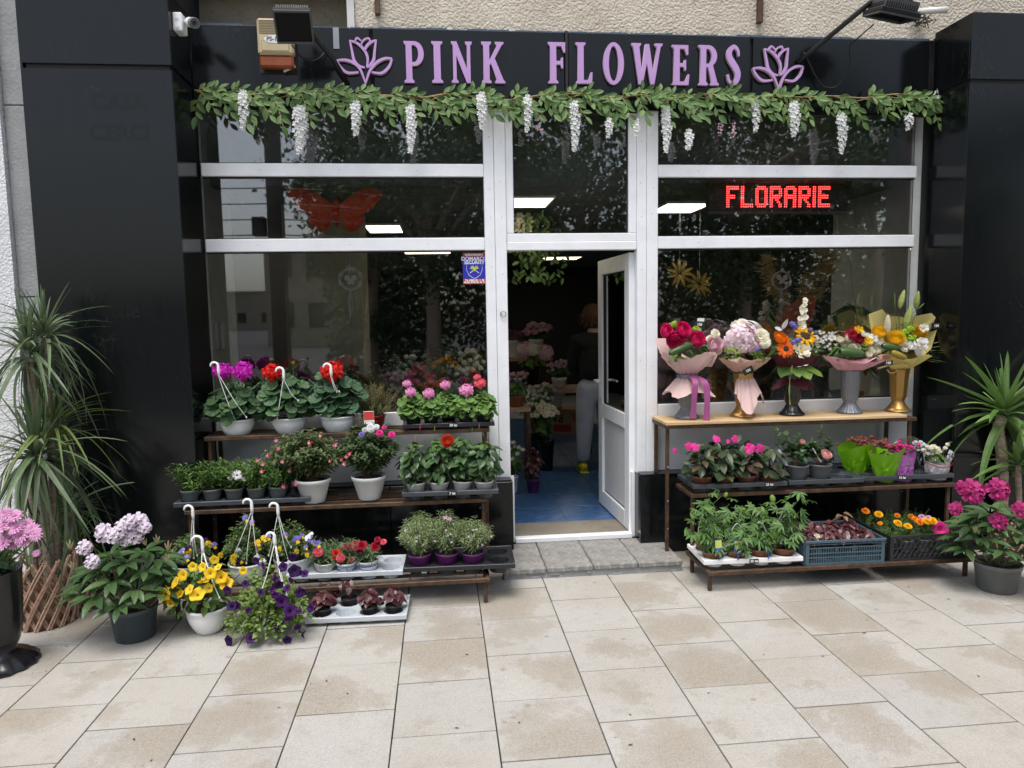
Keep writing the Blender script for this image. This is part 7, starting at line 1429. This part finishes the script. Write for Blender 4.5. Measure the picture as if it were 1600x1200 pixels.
# pampas, greenery and plants seen through the panes
c = at(1235, 480, .3); t = thing('pampas_bunch', 'dry golden pampas plumes in a vase inside the right window', 'dried flowers', (c[0], .3, .84)); O = np.array([c[0], .3, .84]); pot_body(t, .09, .07, .3, black, name='vase')
for (x, y, w, L, tx) in ((1205, 430, 17, 60, -12), (1282, 425, 19, 85, 10), (1258, 470, 14, 70, 4), (1225, 480, 12, 60, -6), (1300, 400, 12, 60, 14)):
    Ms = []; P = []
    for k in range(420): u = random.random(); p = loc_of(O, x+tx*(.5-u)+random.gauss(0, w*.42*math.sin(PI*(.15+.8*u))), y+L*(u-.5), random.gauss(0, .03)); Ms.append(frm(p, (random.gauss(0, .6)+tx*.02, random.gauss(0, .4), .7-random.random()*1.2), (0, -1, 0), random.uniform(.035, .075)))
    scatter('plume', leafT(2, .1, 'lance', .4, .1), Ms, [pampasm], t, kind=None); P.append([np.array([0, 0, .2]), loc_of(O, x, y, 0)*.6+np.array([0, 0, .1]), loc_of(O, x, y+L*.4, 0)]); stems(t, P, pampasm, .003, name='stalk')
c = at(1325, 560, .28); t = thing('window_plant', 'broad leaved green plant inside the right window', 'potted plant', (c[0], .28, .84), 0, 'house plants inside the windows'); pot_body(t, .11, .08, .16, potgrey); leaf_dome(t, T_ell, L_mid, 46, (0, .02, .50), .28, .12, .30, .22, -.7, dr=.9)
c = at(1240, 600, .35); t = thing('window_plant', 'low dark plant behind the vases inside the right window', 'potted plant', (c[0], .35, .84), 0, 'house plants inside the windows'); pot_body(t, .10, .07, .12, black); leaf_dome(t, T_lance, L_dark, 40, (0, 0, .2), .28, .14, .16, .16, -.3)
c = at(1100, 590, .4); t = thing('window_plant', 'mixed foliage plant behind the rose bouquet inside the window', 'potted plant', (c[0], .4, .84), 0, 'house plants inside the windows'); pot_body(t, .10, .07, .12, terra); leaf_dome(t, T_ell, L_imp, 40, (0, 0, .2), .26, .14, .16, .12, -.3)
for px, col, lb in ((1093, P_yel, 'lower'), (1062, P_yel, 'upper')):
    c = at(px, 444, 1.2); t = thing('yellow_star_flower', 'yellow paper star flower hanging inside the right window, the %s one' % lb, 'window ornament', c); m = MB(); q = merge(radial(11, leafT(3, .3, 'lance', .2, .2), .01, .2, .12)); m.add(q[0], q[1], 0, face((0, 0, 0 if px > 1080 else .09), (0, -1, .3), 1)); m.build('paper_petal', [leafy('ochre_paper_%d' % px, (.26, .18, .03), (.34, .24, .05), .7)], t); m = MB(); m.tube([(0, 0, .05), (0, 0, 2.43-c[2])], .001, 4); m.build('string', [offwhite], t)
random.seed(52)
lw = [(700, 600, .9, P_yel, 'yellow'), (735, 545, 1.5, P_cream, 'cream'), (730, 565, 1.2, P_cream, 'low cream'), (695, 555, 1.3, P_gold, 'gold'), (655, 575, .9, P_coral, 'coral'), (620, 585, .8, P_blush, 'blush'), (745, 590, .8, P_crim, 'crimson'), (675, 590, .8, P_or, 'orange'), (640, 560, 1.4, P_white, 'white'), (590, 590, .9, P_rust, 'rust'), (545, 575, .7, P_rust, 'dusky red'), (470, 580, .6, P_mag, 'magenta'), (425, 590, .6, P_pur, 'purple')]
st = thing('window_shelf', 'long dark plant shelf inside the left window', 'shelf', (-.3, 1.0, FZ)); m = MB(); m.box(-1.1, .6, -.55, .7, .70, .74); m.build('shelf_board', [darkwall], st); m = MB()
for x in (-1.08, .57):
    for y in (-.53, .67): m.box(x-.015, x+.015, y-.015, y+.015, 0, .699)
m.build('shelf_leg', [rust], st)
for x, y, Y, mt, cn in lw:
    if -1.45 < at(x, y, Y)[0] and not (Y > .9 and x < 566): bucket(x, y, Y, '%s flowers in a pot on the shelf inside the left window' % cn, potgrey, [mt], T_ruff, 16, .12, .055, max(.06, at(x, y, Y)[2]-FZ-.74-.13), r=.06, h=.11, z0=FZ+.74, grp='potted flowers inside the left window')
for x, Y, h_ in ((640, 1.3, .35), (690, 1.5, .42), (600, .9, .3), (560, .6, .25)):
    c = at(x, 580, Y); t = thing('window_plant', {640: 'leafy plant with a pale diamond leaf on the left window shelf', 690: 'tallest narrow leaved plant on the left window shelf', 600: 'bronze leaved plant on the left window shelf', 560: 'small bushy plant at the left of the window shelf'}[x], 'potted plant', (c[0], Y, FZ+.74), 0, 'house plants inside the windows'); pot_body(t, .075, .055, .11, potgrey); sprigs(t, T_lance, L_mid if x != 600 else L_bur, [(random.gauss(0, .13), random.gauss(0, .1), h_*random.uniform(.6, 1.1)+.1) for _ in range(26)], (0, 0, .1), 10, .07, curl=.3)
c = at(715, 590, .35); t = thing('succulent_plant', 'blue grey rosette plant with pointed leaves behind the pink geraniums', 'potted plant', (c[0], .35, .84), 0, None); pot_body(t, .05, .04, .06, potgrey); L_blue = leafy('blue_grey_leaf', (.16, .25, .24), (.3, .4, .4), .6)
Ms = []
for k in range(22): a = k*2.4; e = .2+1.1*k/22; Ms.append(frm((0, 0, .07+.004*k), (math.cos(a)*math.cos(e), math.sin(a)*math.cos(e), math.sin(e)), (-math.cos(a)*math.sin(e), -math.sin(a)*math.sin(e), math.cos(e)), .17))
pieces('leaf', tmesh(leafT(5, .4, 'lance', .05, .3), 'leaf', [L_blue]), Ms, t)
# person bending away from us, mostly behind the door leaf
PC = gr(936, 738, FZ); PX, PY = at(932, 600, PC[1])[0], PC[1]+.05
pr = thing('person', 'person seen from behind in grey sweatpants, dark top and yellow shoes inside the shop', 'person', (PX, PY, FZ))
def skinned(name, mat, V, E, R, parent, root=0, sub=2):
    me = bpy.data.meshes.new(name); me.from_pydata(V, E, []); o = bpy.data.objects.new(name, me); COL.objects.link(o); o.modifiers.new('s', 'SKIN'); sk = me.skin_vertices[0].data
    for i, r in enumerate(R): sk[i].radius = (r, r) if np.isscalar(r) else r
    sk[root].use_root = True; mo = o.modifiers.new('d', 'SUBSURF'); mo.levels = mo.render_levels = sub; dg = bpy.context.evaluated_depsgraph_get(); m2 = bpy.data.meshes.new_from_object(o.evaluated_get(dg)); bpy.data.objects.remove(o); m2.materials.clear(); m2.materials.append(mat)
    for p in m2.polygons: p.use_smooth = True
    return link(name, m2, parent)
skin = plain('skin_tone', (.52, .3, .22), .5); swp = plain('grey_sweat_fabric', (.42, .45, .52), .9, bump=.4, bs=25); drk = plain('dark_knit', (.008, .008, .01), .95)
J = [(0, 0, .80), (0, -.01, .98), (0, .02, 1.15), (0, .05, 1.27), (0, .07, 1.34), (0, .09, 1.47), (-.09, 0, .76), (-.115, -.02, .42), (-.125, -.01, .09), (.09, 0, .76), (.125, .02, .42), (.13, .05, .09), (-.16, .04, 1.23), (-.2, .12, 1.0), (-.12, .28, .92), (.16, .04, 1.23), (.2, .12, 1.0), (.12, .28, .92)]
E_ = [(0, 1), (1, 2), (2, 3), (3, 4), (4, 5), (0, 6), (6, 7), (7, 8), (0, 9), (9, 10), (10, 11), (3, 12), (12, 13), (13, 14), (3, 15), (15, 16), (16, 17)]
skinned('body', skin, J, E_, [.09, .075, .09, .07, .05, .08, .075, .05, .035, .075, .05, .035, .05, .035, .025, .05, .035, .025], pr)
skinned('trousers', swp, [(0, 0, .85), (-.085, 0, .74), (-.11, -.02, .42), (-.125, -.01, .13), (-.125, -.01, .10), (.085, 0, .74), (.12, .02, .42), (.13, .05, .13), (.13, .05, .10), (0, -.005, .92)], [(0, 1), (1, 2), (2, 3), (3, 4), (0, 5), (5, 6), (6, 7), (7, 8), (0, 9)], [(.165, .14), .115, .085, .07, .045, .115, .085, .07, .045, (.16, .13)], pr)
skinned('jumper', drk, [(0, 0, .86), (0, -.01, 1.0), (0, .02, 1.15), (0, .05, 1.28), (-.16, .04, 1.24), (-.2, .12, 1.0), (-.13, .26, .93), (.16, .04, 1.23), (.2, .12, 1.0), (.13, .26, .93), (0, .062, 1.345)], [(0, 1), (1, 2), (2, 3), (3, 4), (4, 5), (5, 6), (3, 7), (7, 8), (8, 9), (3, 10)], [.172, .16, .155, .12, .085, .058, .045, .085, .058, .045, .068], pr)
hair = leafy('ginger_hair', (.06, .026, .01), (.13, .06, .024), .7, .05); m = MB(); m.ball((0, .085, 1.475), .115, 16, 10, 0, (1, 1.05, 1.12))
for k in range(90): a = k*2.4; z = 1-1.5*k/90; r = math.sqrt(max(0, 1-z*z)); p = np.array([r*math.cos(a)*.114, .085+r*math.sin(a)*.118, 1.475+z*.126]); m.add(leafT(3, .25, 'lance', .1, .1)[0]*1, leafT(3, .25, 'lance', .1, .1)[1], 0, frm(p, np.array([p[0]*1.2, (p[1]-.085)*1.2, -.12]), np.array([p[0], p[1]-.085, z*.1]), .07))
m.build('hair', [hair], pr, smooth=True)
ysh = plain('yellow_shoe_fabric', (.62, .50, .02), .55)
for x, y in ((-.125, -.0), (.13, .06)):
    m = MB(); V = [(x, y-.075, .045), (x, y-.01, .06), (x, y+.08, .04), (x, y+.17, .03)]
    skinned('shoe', ysh, V, [(0, 1), (1, 2), (2, 3)], [.042, .05, .046, .034], pr)
    m = MB(); m.box(x-.042, x+.042, y-.11, y+.2, .002, .018, b=.006); m.build('shoe_sole', [labely], pr)

# stock is never set down quite straight
random.seed(90)
for o in list(bpy.data.objects):
    if o.get('group') in ('young plants in the slate tray', 'carnations in the pale grey tray', 'hibiscus plants in the slate tray', 'dark begonias in the paving tray', 'silvery plants in purple pots', 'passionflowers in the white tray', 'impatiens in the dark tray', 'begonias in the blue grey crate', 'marigolds in the black lattice crate', 'film wrapped chrysanthemums', 'young camellias in grey pots'): o.rotation_euler = (random.gauss(0, .03), random.gauss(0, .04), 0)

# ---------------------------------------------------------------- across the street (seen mirrored in the panes)
def street_tree(x, y, h, r, label, n=12000):
    t = thing('street_tree', label, 'tree', (x, y, -.13), 0, 'street trees mirrored in the shop windows')
    m = MB(); top = np.array([random.uniform(-.3, .3), random.uniform(-.2, .2), h*.62]); m.tube(crom([(0, 0, 0), (.06, .03, h*.25), top*.75+np.array([0, 0, .0]), top], 4), list(np.linspace(.19, .07, 13)), 8)
    tips = []
    for i in range(9):
        a = i*2.4; e = np.array([math.cos(a)*r*.75, math.sin(a)*r*.75, h*(.5+.05*(i % 5))]); b = top*random.uniform(.5, .95); m.tube(crom([b, (b+e)/2+np.array([0, 0, .3]), e], 4), list(np.linspace(.07, .02, 9)), 6); tips.append(e)
    m.build('trunk', [bark], t, smooth=True)
    cl = [np.array([random.gauss(0, r*.42), random.gauss(0, r*.42), h*.60+random.gauss(0, h*.15)]) for _ in range(16)]+tips
    Ms = []
    for i in range(n):
        c = cl[random.randrange(len(cl))]; p = c+rng.normal(0, 1, 3)*np.array([.55, .55, .42])*r*.30
        Ms.append(frm(p, rng.normal(0, 1, 3)+np.array([0, 0, -.4]), rng.normal(0, 1, 3)+np.array([0, 0, .8]), random.uniform(.10, .18)))
    scatter('crown', (np.array([(0, 0, 0), (-.3, .45, .05), (0, 1, 0), (.3, .45, .05)]), [(0, 1, 2), (0, 2, 3)], [0, 0]), Ms, [L_tree], t, kind=None)
for tn, (x, y, h, r) in enumerate(((-1.7, -12.8, 7.2, 1.5), (-.2, -11.2, 7.6, 2.9), (3.2, -12.0, 8.4, 3.2), (7.0, -11.4, 8.0, 3.1), (11, -12.5, 8.4, 3.3))):
    street_tree(x, y, h, r, '%s leafy street tree across the road, mirrored in the shop panes' % ('small front row leftmost', 'front row leftmost full sized', 'front row second', 'front row third', 'front row rightmost')[tn])
t = thing('utility_pole', 'dark utility pole across the road mirrored at the left of the shop window', 'utility pole', (-2.95, -9.0, -.1)); m = MB(); m.tube([(0, 0, 0), (0, 0, 9)], [.17, .13], 10); m.build('pole', [plain('dark_pole', (.05, .045, .04), .8, bump=.3)], t, smooth=True)
m = MB(); m.box(-.6, .6, -.05, .05, 4.3, 4.4); m.box(-.42, -.18, -.1, .1, 3.2, 3.55, b=.02); m.build('crossarm', [blackmetal], t)
m = MB()
for k in range(6): z = 4.35-.28*k; m.tube(crom([(-14, .5, z+.8), (-5, .1, z-.1), (0, 0, z), (5, -.5, z-.2), (16, -2, z+.5)], 5), .012, 4)
m.build('overhead_wire', [blackmetal], t)
def block(name, label, x0, x1, y0, y1, h, mat, nf, nw):
    t = thing(name, label, 'building', ((x0+x1)/2, y1, -.13)); w = x1-x0; m = MB(); m.box(-w/2, w/2, y0-y1, 0, 0, h); m.build('wall', [mat], t); dg = plain(name+'_window_glass', (.03, .035, .04), .1)
    m2 = MB(); m2.box(-.6, .6, .0, .05, -.75, .75); wm = m2.mesh('window', [dg])
    for i in range(nf):
        for k in range(nw): link('window', wm, t, loc=(-w/2+w*(k+.5)/nw, .01, 1.9+3*i))
    m = MB(); m.box(-w/2-.2, w/2+.2, y0-y1-.2, .2, h, h+.25); m.build('roof', [conc], t)
block('apartment_block', 'weathered pale apartment block across the road mirrored at far left', -52, -21, -118, -106, 5.6, plaster_dim, 1, 9); block('near_apartment_block', 'pale weathered apartment house nearer the road mirrored behind the pole', -10.5, -2.2, -48, -40, 6.1, plaster_dim, 2, 4)
t = thing('garden_wall', 'low pale garden wall across the road under the trees', 'wall', (6.5, -14.6, -.13)); m = MB(); m.box(-1.4, 1.6, -.1, .1, 0, 1.35); m.build('wall_body', [plaster], t); m = MB(); m.box(-1.5, 1.7, -.15, .15, 1.351, 1.43); m.build('coping', [conc], t)

random.seed(77); Ms = []
for i in range(34000):
    x = random.uniform(-3.2, 17); top = 4.3+.7*math.sin(x*1.3)+.4*math.sin(x*3.1+1); z = top*random.random()**.8; Ms.append(frm((x, -16+random.gauss(0, .5), z-.1), rng.normal(0, 1, 3), rng.normal(0, 1, 3)+np.array([0, 1.2, .8]), random.uniform(.12, .24)))
scatter('shrubbery', (np.array([(0, 0, 0), (-.3, .45, .05), (0, 1, 0), (.3, .45, .05)]), [(0, 1, 2), (0, 2, 3)], [0, 0]), Ms, [L_tree], None)
